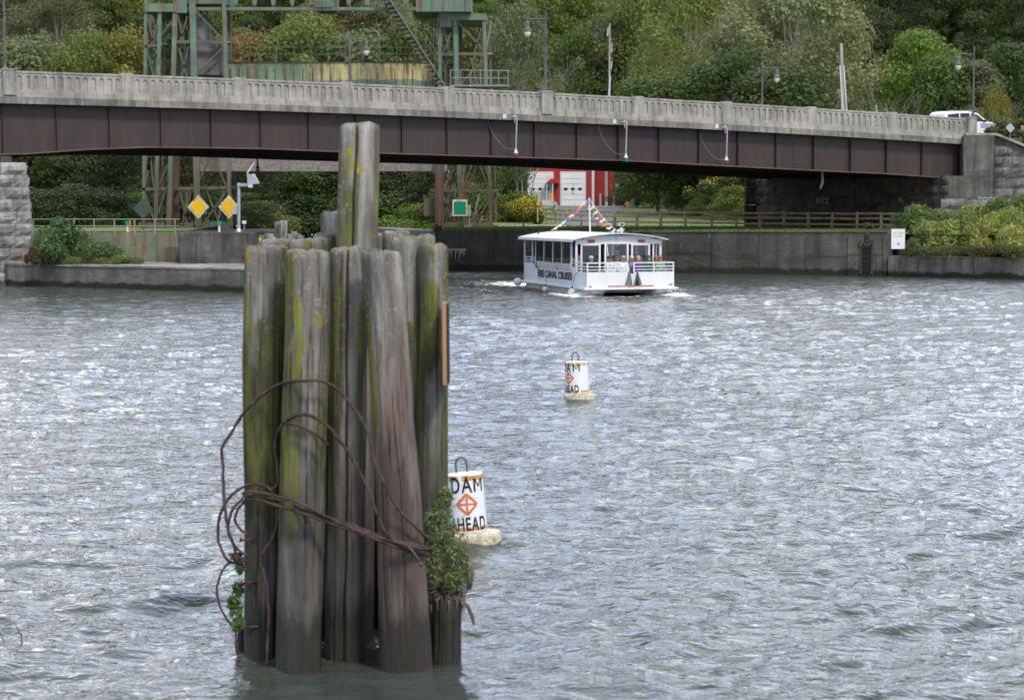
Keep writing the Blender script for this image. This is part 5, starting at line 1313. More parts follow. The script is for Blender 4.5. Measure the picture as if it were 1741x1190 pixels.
# ------------------------------------------------------------------ utility poles behind the bridge
def upole(px, y0, y1, Y, w, lb, extras):
    a = at(px[0], y1, Y); b = at(px[1], y0, Y); t = thing('utility_pole', lb, 'pole', tuple(a)); mb = MB(); mb.tube([a, b], [w, w * .7], 10); mb.build('pole', M_utility, t)
    for dx0, ya, dx1, yb, r_ in extras:
        mb = MB(); mb.tube([at(px[0] + dx0, yb, Y - .12), at(px[1] + dx1, ya, Y - .12)], r_, 6); mb.build('conduit', M_whitepipe, t)
    return t
upole((1036, 1036.5), 40, 250, 150, .09, 'slim pale pole with small antennas behind the bridge', [(-3, 47, -2.5, 62, .04), (4, 75, 3.5, 90, .03), (3, 104, 4, 118, .03), (-1, 132, 1, 163, .06)])
upole((1435, 1430), 74, 260, 150, .17, 'grey timber pole flanked by two white conduits behind the bridge', [(-2.5, 112, -2, 189, .05), (4.5, 112, 4.5, 189, .05)])
upole((1490, 1490), 179, 215, 140, .09, 'short white post top showing over the parapet', [])

# ------------------------------------------------------------------ car
def car():
    zr = ztop(SPAN) - 1.13
    u0 = u_of_px(1633, -5.0); p = BW(u0, -5.0, zr)
    t = thing('parked_car', 'white sport utility car crossing the right end of the bridge', 'car', tuple(p), math.atan2(U.y, U.x))
    prof = [(-2.35, .35), (-2.38, .85), (-2.3, 1.05), (-2.1, 1.60), (-1.9, 1.72), (-.2, 1.76), (.55, 1.66), (1.35, 1.12), (2.2, .98), (2.38, .75), (2.36, .35)]
    mb = MB(); wdt = .92
    secs = []
    for y, k in ((-wdt, .97), (-wdt * .93, 1.0), (wdt * .93, 1.0), (wdt, .97)):
        secs.append([Vector((x * (1 if abs(y) < wdt else .985), y * (1 - .16 * max(0, z - 1.0)), .35 + (z - .35) * (k if z > 1 else 1))) for x, z in prof])
    n = len(prof)
    for i in range(3):
        for j in range(n - 1): mb.face([secs[i][j], secs[i][j + 1], secs[i + 1][j + 1], secs[i + 1][j]])
    mb.face(secs[0]); mb.face(secs[3][::-1]); 
    for i in range(3): mb.face([secs[i][0], secs[i + 1][0], secs[i + 1][-1], secs[i][-1]])
    mb.build('body', M_car, t, world=False, bevel=.05)
    def side(y, pts, nm, mat):
        mb = MB(); sg = -1 if y < 0 else 1
        mb.prism([Vector((x, sg * (wdt * (1 - .16 * max(0, z - 1.0)) + .012), z)) for x, z in pts], (0, -sg * .01, 0)); return mb.build(nm, mat, t, world=False)
    for sg in (-1, 1):
        side(sg, [(-2.0, 1.15), (-1.9, 1.52), (-1.0, 1.62), (-1.0, 1.13)], 'side_window', M_glass)
        side(sg, [(-.9, 1.13), (-.9, 1.62), (-.15, 1.64), (-.1, 1.12)], 'side_window', M_glass)
        side(sg, [(0, 1.12), (-.05, 1.63), (.5, 1.55), (1.12, 1.12)], 'side_window', M_glass)
    mb = MB(); mb.face([(.60, -.74, 1.62), (.60, .74, 1.62), (1.36, .84, 1.15), (1.36, -.84, 1.15)]); mb.add([(x + .012, y, z + .012) for x, y, z in ((.60, -.74, 1.62), (.60, .74, 1.62), (1.36, .84, 1.15), (1.36, -.84, 1.15))], [(0, 1, 2, 3)]); mb.build('windscreen', M_glass, t, world=False)
    for sx in (-1.45, 1.45):
        for sy in (-.8, .8):
            mb = MB(); mb.lathe((sx, sy, .36), [(.3, -.13), (.36, -.11), (.36, .11), (.3, .13)], 20, M=Matrix.Rotation(R(90), 3, 'X')); w_ = mb.build('wheel', M_black, t, world=False)
            mb = MB(); mb.lathe((sx, sy, .36), [(.2, -.138), (.22, -.13), (.22, .13), (.2, .138)], 16, M=Matrix.Rotation(R(90), 3, 'X')); mb.build('rim', M_galv, w_, world=False)
    for sy in (-.95, .95): mb = MB(); mb.box((1.0, sy * 1.05, 1.15), (.12, .2, .14)); mb.build('mirror', M_black, t, world=False, bevel=.02)
    for sy in (-.7, .7): mb = MB(); mb.box((-.8, sy, 1.79), (1.9, .04, .05)); mb.build('roof_rail', M_galv, t, world=False)
    for sy in (-.62, .62): mb = MB(); mb.box((2.34, sy, .82), (.08, .35, .14)); mb.build('headlight', M_whitepipe, t, world=False, bevel=.02)
car()
# guard rail and back of a small diamond sign beyond the bridge end
t = thing('guard_rail', 'grey guard rail half hidden in the weeds at the right edge', 'guard rail', tuple(at(1700, 216, 128)))
mb = MB(); mb.beam(at(1668, 214, 128.5), at(1745, 217, 131), .06, .32); mb.build('rail', M_galv, t)
for x in (1680, 1712, 1738): mb = MB(); mb.beam(at(x, 214, 129.3), at(x, 232, 129.3), .15, .15); mb.build('post', M_fence, t)
diamond(1718, 218, 7.5, 8.5, 127.6, 'small grey back of a diamond sign beyond the bridge end', None, M_galv)

# ------------------------------------------------------------------ barn, fence, path furniture
YB = 230
def bxp(mb, x0, x1, y0, y1, Y, th):   # pixel box at distance Y with thickness behind
    a = at(x0, y1, Y); b = at(x1, y0, Y); mb.box(((a.x + b.x) / 2, Y + th / 2, (a.z + b.z) / 2), (b.x - a.x, th, b.z - a.z)); return mb
bn = thing('red_barn', 'red workshop building with white garage doors and a small red porch', 'building', tuple(at(980, 350, YB)))
mb = MB(); bxp(mb, 893, 1010, 262, 350.5, YB, 14); mb.build('wall', M_red, bn)
a = at(893, 262, YB); b = at(1010, 262, YB); mb = MB(); mb.prism([Vector((a.x - .5, YB - .6, a.z)), Vector((b.x + .4, YB - .6, b.z)), Vector(((a.x + b.x) / 2, YB - .6, a.z + 2.6))], (0, 15, 0)); mb.build('roof', plain('dark_roof', (.09, .085, .08), .8), bn)
mb = MB(); bxp(mb, 1010.5, 1078, 270, 350.5, YB + 1.2, 12)
for k in range(26): bxp(mb, 1012 + k * 2.5, 1012.7 + k * 2.5, 270.2, 350, YB + 1.14, .05)
mb.build('side_wall', M_red, bn)
for x0, x1 in ((898, 939), (954, 994)):
    mb = MB(); bxp(mb, x0 - 2.2, x1 + 2.2, 292, 350.3, YB - .08, .07); mb.build('door_frame', M_whitepipe, bn)
    mb = MB()
    for k in range(6): bxp(mb, x0, x1, 295 + k * 9 + .35, 304 + k * 9 - .2 if k < 5 else 349.8, YB - .14, .05)
    d_ = mb.build('garage_door', M_white, bn)
    for k in range(3): 
        xx = lerp(x0, x1, (k + .65) / 3.3); mb = MB(); bxp(mb, xx - 3, xx + 3, 319.5, 323.5, YB - .18, .03); mb.build('door_window', M_glass, d_)
    mb = MB(); bxp(mb, (x0 + x1) / 2 - 3, (x0 + x1) / 2 + 3.2, 325.5, 329.5, YB - .18, .03); mb.build('notice', M_board, d_)
mb = MB(); bxp(mb, 1006, 1010.6, 280, 350, YB - .1, .2); mb.build('corner_trim', M_whitepipe, bn)
pc = at(940, 312, YB - 1.6); mb = MB(); a = at(927.5, 312, YB - 1.6); b = at(952, 312, YB - 1.6); mb.prism([a, b, Vector((lerp(a.x, b.x, .62), a.y, a.z + .52)), Vector((lerp(a.x, b.x, .38), a.y, a.z + .52))], (0, 1.6, 0)); mb.build('porch_roof', M_red, bn)
mb = MB(); bxp(mb, 939, 940.6, 312, 350, YB - 1.55, .1); bxp(mb, 929, 930.3, 312, 350, YB - 1.55, .1); mb.build('porch_post', M_whitepipe, bn)
mb = MB(); bxp(mb, 1046.5, 1060, 312, 328, YB + .9, .3); o = mb.build('window', M_whitepipe, bn); mb = MB(); bxp(mb, 1053, 1060.5, 313.5, 322, YB + .8, .08); mb.build('pane', M_glass, o)
# second red house higher up, mostly behind bushes
h2 = thing('red_house', 'small red house with white porch half hidden by the yellow flowered bushes', 'building', tuple(at(1190, 330, 238)))
mb = MB(); bxp(mb, 1168, 1250, 285, 335, 236, 8); mb.build('wall', M_red, h2); mb = MB(); bxp(mb, 1176, 1184, 312, 325, 235.6, .3); bxp(mb, 1204, 1214, 300, 312, 235.6, .3); mb.build('window', M_whitepipe, h2)
mb = MB(); a = at(1162, 286, 235); b = at(1256, 286, 235); mb.prism([a, b, (a + b) / 2 + Vector((0, 0, 2.5))], (0, 10, 0)); mb.build('roof', bpy.data.materials['dark_roof'], h2)
# grey posts in front of the barn
G3 = 'grey posts in front of the barn'
for x, y0, y1, w_, lb in ((1020.5, 329, 352, .14, 'left short grey post before the barn'), (1030.5, 280, 352, .17, 'tall grey pole at the barn wall joint'), (1043.5, 331, 354, .14, 'right short grey post before the barn')):
    mb = MB(); Y = YB - 6; mb.tube([at(x, y1, Y), at(x, y0, Y)], w_, 8); o = mb.build('grey_post', M_utility); tag(o, lb, 'post', G3)
pk = thing('picket_fence', 'short run of grey vertical pickets beside the yellow diamond sign', 'fence', tuple(at(1072, 356, 200)))
mb = MB()
for k in range(6): bxp(mb, 1067.5 + k * 1.9, 1069 + k * 1.9, 345 - k * 1.7, 357, 200, .05)
mb.build('picket', M_utility, pk)['kind'] = 'stuff'
mb = MB(); mb.beam(at(1067, 352, 200.12), at(1079, 348, 200.12), .08, .1); mb.build('rail', M_utility, pk)
t = thing('warning_sign', 'yellow diamond road sign beside the grey pickets', 'sign', tuple(at(1066, 360, 190)))
M_ysign = plain('yellow_sign', (.75, .38, .01), .5)
c = at(1066, 347, 190); mb = MB(); r_ = .25; mb.prism([c + Vector((-r_, 0, 0)), c + Vector((0, 0, -r_)), c + Vector((r_, 0, 0)), c + Vector((0, 0, r_))], (0, .03, 0)); mb.build('board', M_ysign, t)
mb = MB(); mb.box(c + Vector((0, -.01, 0)), (.2, .015, .05)); mb.build('symbol', M_black, t); mb = MB(); mb.beam(c + Vector((0, .06, 0)), at(1066, 361, 190), .06, .06); mb.build('post', M_galv, t)
t = thing('warning_sign', 'tall narrow yellow hazard sign by the porch of the barn', 'sign', tuple(at(936, 356, 175)))
c = at(936, 335.5, 175); mb = MB()
for dz in (.16, -.16): mb.prism([c + Vector((-.19, 0, dz)), c + Vector((0, 0, dz - .22)), c + Vector((.19, 0, dz)), c + Vector((0, 0, dz + .22))], (0, .03, 0))
mb.build('board', M_ysign, t); mb = MB(); mb.beam(c + Vector((0, .06, 0)), at(936, 364, 175), .06, .06); mb.build('post', M_galv, t)
t = thing('warning_sign', 'orange reflector panel on the end post of the timber fence', 'sign', tuple(at(915.5, 378, 149)))
mb = MB(); bxp(mb, 913, 918.5, 340, 350, 149, .05); mb.build('panel', M_ysign, t); mb = MB(); bxp(mb, 913.2, 915, 350, 378, 149.1, .1); mb.build('post', M_fence, t)
t = thing('guard_rail', 'curved white guard rail by the driveway in front of the barn', 'guard rail', tuple(at(940, 352, 185)))
mb = MB(); pp = [at(x, y, Y) for x, y, Y in ((922, 343, 172), (938, 344, 174), (946, 347, 178), (948, 351, 184), (940, 353, 190))]
for i in range(4): mb.beam(pp[i], pp[i + 1], .06, .3)
mb.build('rail', M_whitepipe, t)
for p_ in pp[::2]: mb = MB(); mb.beam(p_, p_ - Vector((0, 0, .7)), .1, .1); mb.build('post', M_whitepipe, t)
# timber fence
fp = [(913.5, 152), (919, 152), (930, 151), (945, 149), (963, 147), (989, 144.5), (1017, 142), (1045, 140), (1083, 139), (1123, 138), (1165, 137), (1210, 136), (1252, 135), (1292, 134), (1333, 133), (1374, 131.5), (1415, 130), (1457, 128.5), (1498, 127), (1542, 125)]
fn = thing('timber_fence', 'brown post and rail timber fence along the path to the bridge abutment', 'fence', tuple(at(1045, 385, 140)))
tops = []
for i, (px, Y) in enumerate(fp):
    x = at(px, 380, Y).x; zg = gz_(x, Y); zt = zg + 1.18 + .04 * math.sin(i * 2.3)
    mb = MB(); mb.box((x, Y, (zt + zg) / 2 - .1), (.17, .17, zt - zg + .2), .2 * math.sin(i)); mb.build('post', M_fence, fn, bevel=.02)
    tops.append(Vector((x, Y, zg)))
for i in range(len(tops) - 1):
    mb = MB()
    for h in (.38, .76, 1.08): mb.beam(tops[i] + Vector((0, -.09, h)), tops[i + 1] + Vector((0, -.09, h + .02 * math.sin(i * 3 + h))), .05, .14)
    mb.build('rail', M_fence, fn)
# rusty stub on the grass
mb = MB(); mb.tube([at(890, 394, 121), at(890, 377.5, 121)], .04, 6); o = mb.build('iron_stub', M_rustpole); tag(o, 'thin rusty iron stake standing in the grass above the lock wall', 'stake')
# paths: sheets following the ground
def sheet(name, edge, mat, lift=.03):
    mb = MB(); vs = []; fs = []
    for i, (a, b) in enumerate(edge):
        for k in range(5):
            p = Vector(a).lerp(Vector(b), k / 4); vs.append((p.x, p.y, gz_(p.x, p.y) + lift))
    for i in range(len(edge) - 1):
        for k in range(4): q = i * 5 + k; fs.append((q, q + 1, q + 6, q + 5))
    mb.add(vs, fs); o = mb.build(name, mat, smooth=True); struct(o)
def gp(px, Y): return (at(px, 380, Y).x, Y)
M_path = plain('pale_path', (.30, .29, .275), .9, var=.12, sc=1, bump=.1)
sheet('path', [(gp(820, 138), gp(820, 142.5)), (gp(870, 140), gp(870, 145)), (gp(920, 142), gp(920, 147)), (gp(980, 140.5), gp(980, 147)), (gp(1050, 137), gp(1050, 141)), (gp(1110, 134.5), gp(1110, 138)), (gp(1180, 132.5), gp(1180, 135))], M_path)
sheet('driveway', [(gp(965, 141), gp(1052, 139.5)), (gp(960, 150), gp(1050, 148)), (gp(955, 165), gp(1045, 162)), (gp(950, 190), gp(1048, 186)), (gp(945, 215), gp(1062, 210)), (gp(900, 229), gp(1080, 229))], M_asphalt, .04)

# ------------------------------------------------------------------ tour boat
bt = thing('tour_boat', 'white covered canal cruise boat with open foredeck and bunting', 'boat', tuple(BOAT_O), BOAT_A)
BT = Matrix.Translation(BOAT_O) @ Matrix.Rotation(BOAT_A, 4, 'Z')
def part(mb, name, mat, parent=None, **k): return mb.build(name, mat, parent or bt, world=False, **k)
for x0, x1 in ((.08, 1.05), (2.95, 3.92)):
    mb = MB(); secs = []
    for y, zb_, w_ in ((-.05, .22, .55), (.25, .05, .75), (.7, -.2, .95), (1.5, -.35, 1.0), (8.9, -.35, 1.0)):
        xc = (x0 + x1) / 2; hw = (x1 - x0) / 2 * w_
        secs.append([Vector((xc - hw, y, .30)), Vector((xc - hw * .98, y, lerp(zb_, .3, .5))), Vector((xc - hw * .7, y, zb_)), Vector((xc + hw * .7, y, zb_)), Vector((xc + hw * .98, y, lerp(zb_, .3, .5))), Vector((xc + hw, y, .30))])
    for i in range(len(secs) - 1):
        for j in range(6): mb.face([secs[i][j], secs[i][(j + 1) % 6], secs[i + 1][(j + 1) % 6], secs[i + 1][j]])
    mb.face(secs[0]); mb.face(secs[-1]); part(mb, 'pontoon', M_hull)
mb = MB(); mb.box((2, 4.6, .335), (4.0, 9.2, .07)); mb.box((2, 4.9, .22), (1.9, 8, .16)); part(mb, 'deck', M_hull)
mb = MB(); mb.box((-.005, 7.1, .06), (.03, 3.6, .05)); part(mb, 'waterline_stripe', plain('red_waterline', (.30, .07, .04), .6))
# rub rail
mb = MB(); mb.box((-.03, 4.6, .36), (.08, 9.2, .09)); mb.box((4.03, 4.6, .36), (.08, 9.2, .09)); mb.box((2, -.08, .345), (4.3, .2, .07)); part(mb, 'rub_rail', M_white)
# side walls
for x_ in (0.03, 3.97):
    mb = MB(); mb.box((x_, 5.25, .82), (.05, 7.5, .85))
    for k in range(11): mb.box((x_ - .03 if x_ < 1 else x_ + .03, 1.7 + k * .72, .82), (.02, .03, .8))
    part(mb, 'side_wall', M_whiteside)
    mb = MB(); mb.box((x_ - .012 if x_ < 1 else x_ + .012, 4.65, 1.23), (.09, 5.2, .26)); part(mb, 'rolled_curtain', plain('cream_canvas', (.50, .49, .42), .8, var=.15, sc=4) if x_ < 1 else bpy.data.materials['cream_canvas'])
    mb = MB()
    for k, y in enumerate((1.5, 2.05, 3.3, 4.6, 5.9, 7.2, 7.75, 8.95)): mb.box((x_, y, 1.85), (.06, .09 if k in (0, 7) else .05, 1.2))
    mb.box((x_, 5.2, 2.36), (.07, 7.55, .12)); part(mb, 'side_frame', M_whiteside)
    mb = MB()
    for z_ in (1.40, 1.52): mb.box((x_ + .06 if x_ < 1 else x_ - .06, 5.2, z_), (.03, 7.3, .03))
    for k in range(12): mb.box((x_ + .06 if x_ < 1 else x_ - .06, 1.7 + k * .65, 1.42), (.025, .03, .22))
    part(mb, 'inner_rail', M_white)
    mb = MB(); xx = x_ - .04 if x_ < 1 else x_ + .04; mb.face([(xx, 2.08, 1.36), (xx, 7.18, 1.36), (xx, 7.18, 2.30), (xx, 2.08, 2.30)]); part(mb, 'clear_curtain', M_vinyl)
    mb = MB()
    for k in range(5): mb.box((xx - .004 if x_ < 1 else xx + .004, 2.1 + k * 1.27, 1.83), (.012, .035, .94))
    part(mb, 'curtain_seam', M_white)
mb = MB(); mb.box((-.015, 5.2, 2.30), (.05, 7.5, .03)); part(mb, 'maroon_trim', M_maroon)
# lettering on the side: reads along -y when seen from the left
vs, fs = text_mesh('ERIE CANAL CRUISES', .47, 0, .028, 1.0)
wmax = max(v.x for v in vs); sc_ = 2.45 / wmax
mb = MB(); mb.norecalc = True; mb.add([Vector((-.022, 4.35 - v.x * sc_, .80 + v.y * .95)) for v in vs], fs); part(mb, 'lettering', M_maroon)
# rear wall, front wall
mb = MB(); mb.box((2, 8.98, .85), (3.9, .05, .95)); part(mb, 'stern_wall', M_whiteside)
mb = MB()
for x_ in (.06, .28, 1.12, 1.38, 2.42, 2.62, 3.42, 3.62, 3.94): mb.box((x_, 1.5, 1.4), (.075 if .3 < x_ < 3.5 else .06, .07, 2.1))
mb.box((2, 1.5, 2.33), (3.95, .06, .2)); mb.box((2, 1.52, 2.5), (3.2, .05, .2)); mb.box((.7, 1.5, 2.2), (.9, .06, .06)); mb.box((3.02, 1.5, 2.2), (.9, .06, .06)); part(mb, 'front_frame', M_white)
mb = MB(); mb.box((1.9, 1.47, .9), (1.0, .06, 1.1))
for k in range(8): mb.box((1.9, 1.43, .5 + k * .13), (.98, .03, .02))
part(mb, 'helm_panel', M_white)
mb = MB(); mb.face([(1.4, 1.5, 1.52), (2.4, 1.5, 1.52), (2.4, 1.5, 2.28), (1.4, 1.5, 2.28)]); part(mb, 'windscreen', M_vinyl)
mb = MB(); mb.beam((1.42, 1.48, 2.3), (1.55, 1.48, 1.45), .04, .04); part(mb, 'windscreen_pillar', M_white)
for xc in (.7, 3.02): mb = MB(); mb.face([(xc - .39, 1.53, .65), (xc + .39, 1.53, .65), (xc + .39, 1.53, 2.15), (xc - .39, 1.53, 2.15)]); part(mb, 'door_curtain', M_vinyl)
for xc in (.72, 3.05):
    mb = MB(); mb.box((xc, 1.45, 2.36), (.33, .02, .12)); part(mb, 'red_plate', plain('red_plate_paint', (.45, .08, .05), .6) if xc < 1 else bpy.data.materials['red_plate_paint'])
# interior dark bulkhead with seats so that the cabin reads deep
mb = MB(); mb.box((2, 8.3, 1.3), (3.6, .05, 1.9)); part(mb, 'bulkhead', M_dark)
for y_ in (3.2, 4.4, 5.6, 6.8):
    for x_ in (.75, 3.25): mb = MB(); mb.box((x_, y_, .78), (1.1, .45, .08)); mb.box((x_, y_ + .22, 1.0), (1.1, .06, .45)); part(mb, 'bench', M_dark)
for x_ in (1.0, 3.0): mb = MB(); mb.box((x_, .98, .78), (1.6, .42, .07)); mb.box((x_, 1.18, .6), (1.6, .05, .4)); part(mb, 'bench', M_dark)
# roof
mb = MB(); n_ = 18; top = []; 
def rz(x): return 2.44 + .27 * (1 - ((x - 2) / 2.25) ** 2)
for y in (1.2, 5, 9.15):
    top.append([Vector((-.22 + 4.44 * i / n_, y, rz(-.22 + 4.44 * i / n_))) for i in range(n_ + 1)])
th = Vector((0, 0, -.045))
for j in range(2):
    for i in range(n_):
        mb.face([top[j][i], top[j][i + 1], top[j + 1][i + 1], top[j + 1][i]]); mb.face([top[j][i] + th, top[j + 1][i] + th, top[j + 1][i + 1] + th, top[j][i + 1] + th])
for i in range(n_):
    for j in (0, 2): mb.face([top[j][i], top[j][i + 1], top[j][i + 1] + th, top[j][i] + th])
for i in (0, n_):
    for j in range(2): mb.face([top[j][i], top[j + 1][i], top[j + 1][i] + th, top[j][i] + th])
part(mb, 'roof', M_roofwhite)
mb = MB(); mb.box((-.22, 5.2, 2.37), (.04, 7.9, .09)); part(mb, 'roof_edge', M_white)
# foredeck bulwark
mb = MB(); mb.box((.93, -.02, .70), (1.86, .05, .72)); part(mb, 'bulwark_panel', M_white)
mb = MB(); mb.box((3.07, -.02, .70), (1.86, .05, .72)); part(mb, 'bulwark_panel', M_white)
mb = MB(); mb.box((2.0, .0, .66), (.3, .03, .64)); part(mb, 'gate_panel', M_white)
for x_ in (.02, 3.98): mb = MB(); mb.box((x_, .72, .70), (.05, 1.45, .72)); part(mb, 'side_bulwark', M_white)
for x0, x1 in ((0, 1.88), (2.12, 4)):
    mb = MB()
    for z_ in (1.16, 1.29, 1.45): mb.box(((x0 + x1) / 2, -.02, z_), (x1 - x0, .045, .05 if z_ > 1.4 else .035))
    for x_ in np.linspace(x0 + .03, x1 - .03, 3): mb.box((x_, -.02, 1.25), (.05, .05, .42))
    xs_ = .02 if x0 == 0 else 3.98
    for z_ in (1.16, 1.29, 1.45): mb.box((xs_, .72, z_), (.04, 1.45, .045))
    part(mb, 'bow_rail', M_white)
M_grey = plain('grey_emblem', (.16, .17, .17), .6)
for pts in (((1.72, .50), (2.08, .50), (1.95, 1.22)), ((2.14, .50), (2.52, .50), (2.28, 1.2))):
    mb = MB(); mb.prism([Vector((x, -.06, z)) for x, z in pts], (0, .01, 0)); part(mb, 'sail_emblem', M_grey)
mb = MB(); mb.prism([Vector((x, -.064, z)) for x, z in ((2.17, .44), (2.42, .44), (2.3, 1.0))], (0, .003, 0)); part(mb, 'sail_emblem', M_dark)
mb = MB(); mb.box((2.0, -.056, .45), (2.1, .02, .045)); mb.box((.15, -.056, .44), (.15, .02, .05)); mb.box((3.85, -.056, .5), (.15, .02, .05)); part(mb, 'red_stripe', bpy.data.materials['red_plate_paint'])
# mast, horn, lamp
mb = MB(); mb.tube([(2.25, 6, rz(2.25) - .02), (2.2, 6, 4.25)], .035, 8); part(mb, 'mast', M_white)
mb = MB(); mb.box((2.2, 1.7, rz(2.2) + .12), (.1, .1, .25)); mb.box((2.2, 1.7, rz(2.2) + .38), (.22, .15, .14)); mb.tube([(2.0, 1.55, rz(2.2) + .1), (2.12, 1.75, rz(2.2) + .1)], .07, 10); mb.tube([(2.3, 1.55, rz(2.2) + .1), (2.35, 1.75, rz(2.2) + .1)], .07, 10); part(mb, 'roof_lamp', M_whitepipe)
mb = MB(); mb.tube([(2.31, 1.53, rz(2.2) + .1), (2.31, 1.56, rz(2.2) + .1)], .055, 10); mb.box((2.2, 1.618, rz(2.2) + .38), (.14, .01, .08)); part(mb, 'lamp_glass', M_black)
mb = MB(); mb.tube([(.4, 8.0, rz(.4)), (.4, 8.0, rz(.4) + .12), (.5, 8, rz(.4) + .2)], .03, 6); part(mb, 'roof_vent', M_dark)
# bunting
MF = [plain('flag_' + n, c, .7) for n, c in (('blue', (.14, .25, .62)), ('yellow', (.78, .72, .32)), ('red', (.65, .16, .14)), ('white', (.75, .75, .75)), ('orange', (.72, .30, .15)))]
def bunting(label, a, b, n, seq):
    a = BT @ Vector(a); b = BT @ Vector(b)
    t = thing('bunting', label, 'bunting', tuple(a)); mb = MB()
    P = [a.lerp(b, k / 10) - Vector((0, 0, .12 * math.sin(math.pi * k / 10))) for k in range(11)]; mb.tube(P, .012, 5); mb.build('line', M_whitepipe, t)
    rnd = random.Random(n)
    for k in range(n):
        f = (k + .6) / n; p = a.lerp(b, f) - Vector((0, 0, .12 * math.sin(math.pi * f))); d = (b - a).normalized()
        L = rnd.uniform(.24, .36); Hh = .10; dirx = Vector((-.92, -.25, rnd.uniform(-.3, .1))).normalized(); mb = MB(); vs_ = []
        for i in range(6):
            q = p + dirx * (L * i / 5) + Vector((0, .05 * math.sin(i * 1.4 + k), -.03 * i * rnd.uniform(.2, 1.5)))
            hh = Hh * (1 - .5 * i / 5); vs_ += [q + Vector((0, 0, hh * .6)), q - Vector((0, 0, hh * .7))]
        mb.add(vs_, [(2 * i, 2 * i + 1, 2 * i + 3, 2 * i + 2) for i in range(5)]); mb.mi = 0
        c1, c2 = seq[k % len(seq)]; mb.m = [0, 0, 0, 1, 1]; mb.norecalc = True
        mb.build('pennant', [MF[c1], MF[c2]], t)
bunting('string of coloured pennants from the mast top down to the stern of the roof', (2.2, 6, 4.22), (1.35, 8.9, 2.72), 9, [(1, 1), (4, 2), (2, 2), (1, 1), (0, 0), (3, 1), (3, 0), (1, 2), (4, 2)])
bunting('string of coloured pennants from the mast top down to the lamp on the bow roof', (2.2, 6, 4.22), (1.95, 1.6, 2.8), 8, [(0, 0), (1, 1), (1, 1), (2, 3), (3, 2), (4, 2), (1, 3), (3, 0)])
# fenders
GF = 'round fenders along the boat side'
for (y, z, r_, lb) in ((9.15, .33, .19, 'grey round fender hanging at the stern corner of the boat'), (4.9, .14, .14, 'small white round fender hanging at the middle of the boat side'), (1.15, .12, .21, 'largest cream round fender hanging near the bow corner of the boat')):
    p = BT @ Vector((-.26, y, z)); t = thing('boat_fender', lb, 'fender', tuple(p), group=GF)
    mb = MB(); mb.lathe((0, 0, 0), [(.03, -r_)] + [(r_ * math.cos(a), r_ * math.sin(a)) for a in np.linspace(-1.35, 1.35, 9)] + [(.04, r_ + .03)], 16); mb.build('ball', M_hull if r_ > .2 else M_whiteside, t, smooth=True, world=False)
    mb = MB(); mb.lathe((0, 0, 0), [(.045, r_), (.05, r_ + .05), (.03, r_ + .08)], 10); mb.tube([(0, 0, r_ + .05), (.1, 0, r_ + .5), (.2, 0, .9)], .012, 5); mb.build('rope', M_black, t, world=False)

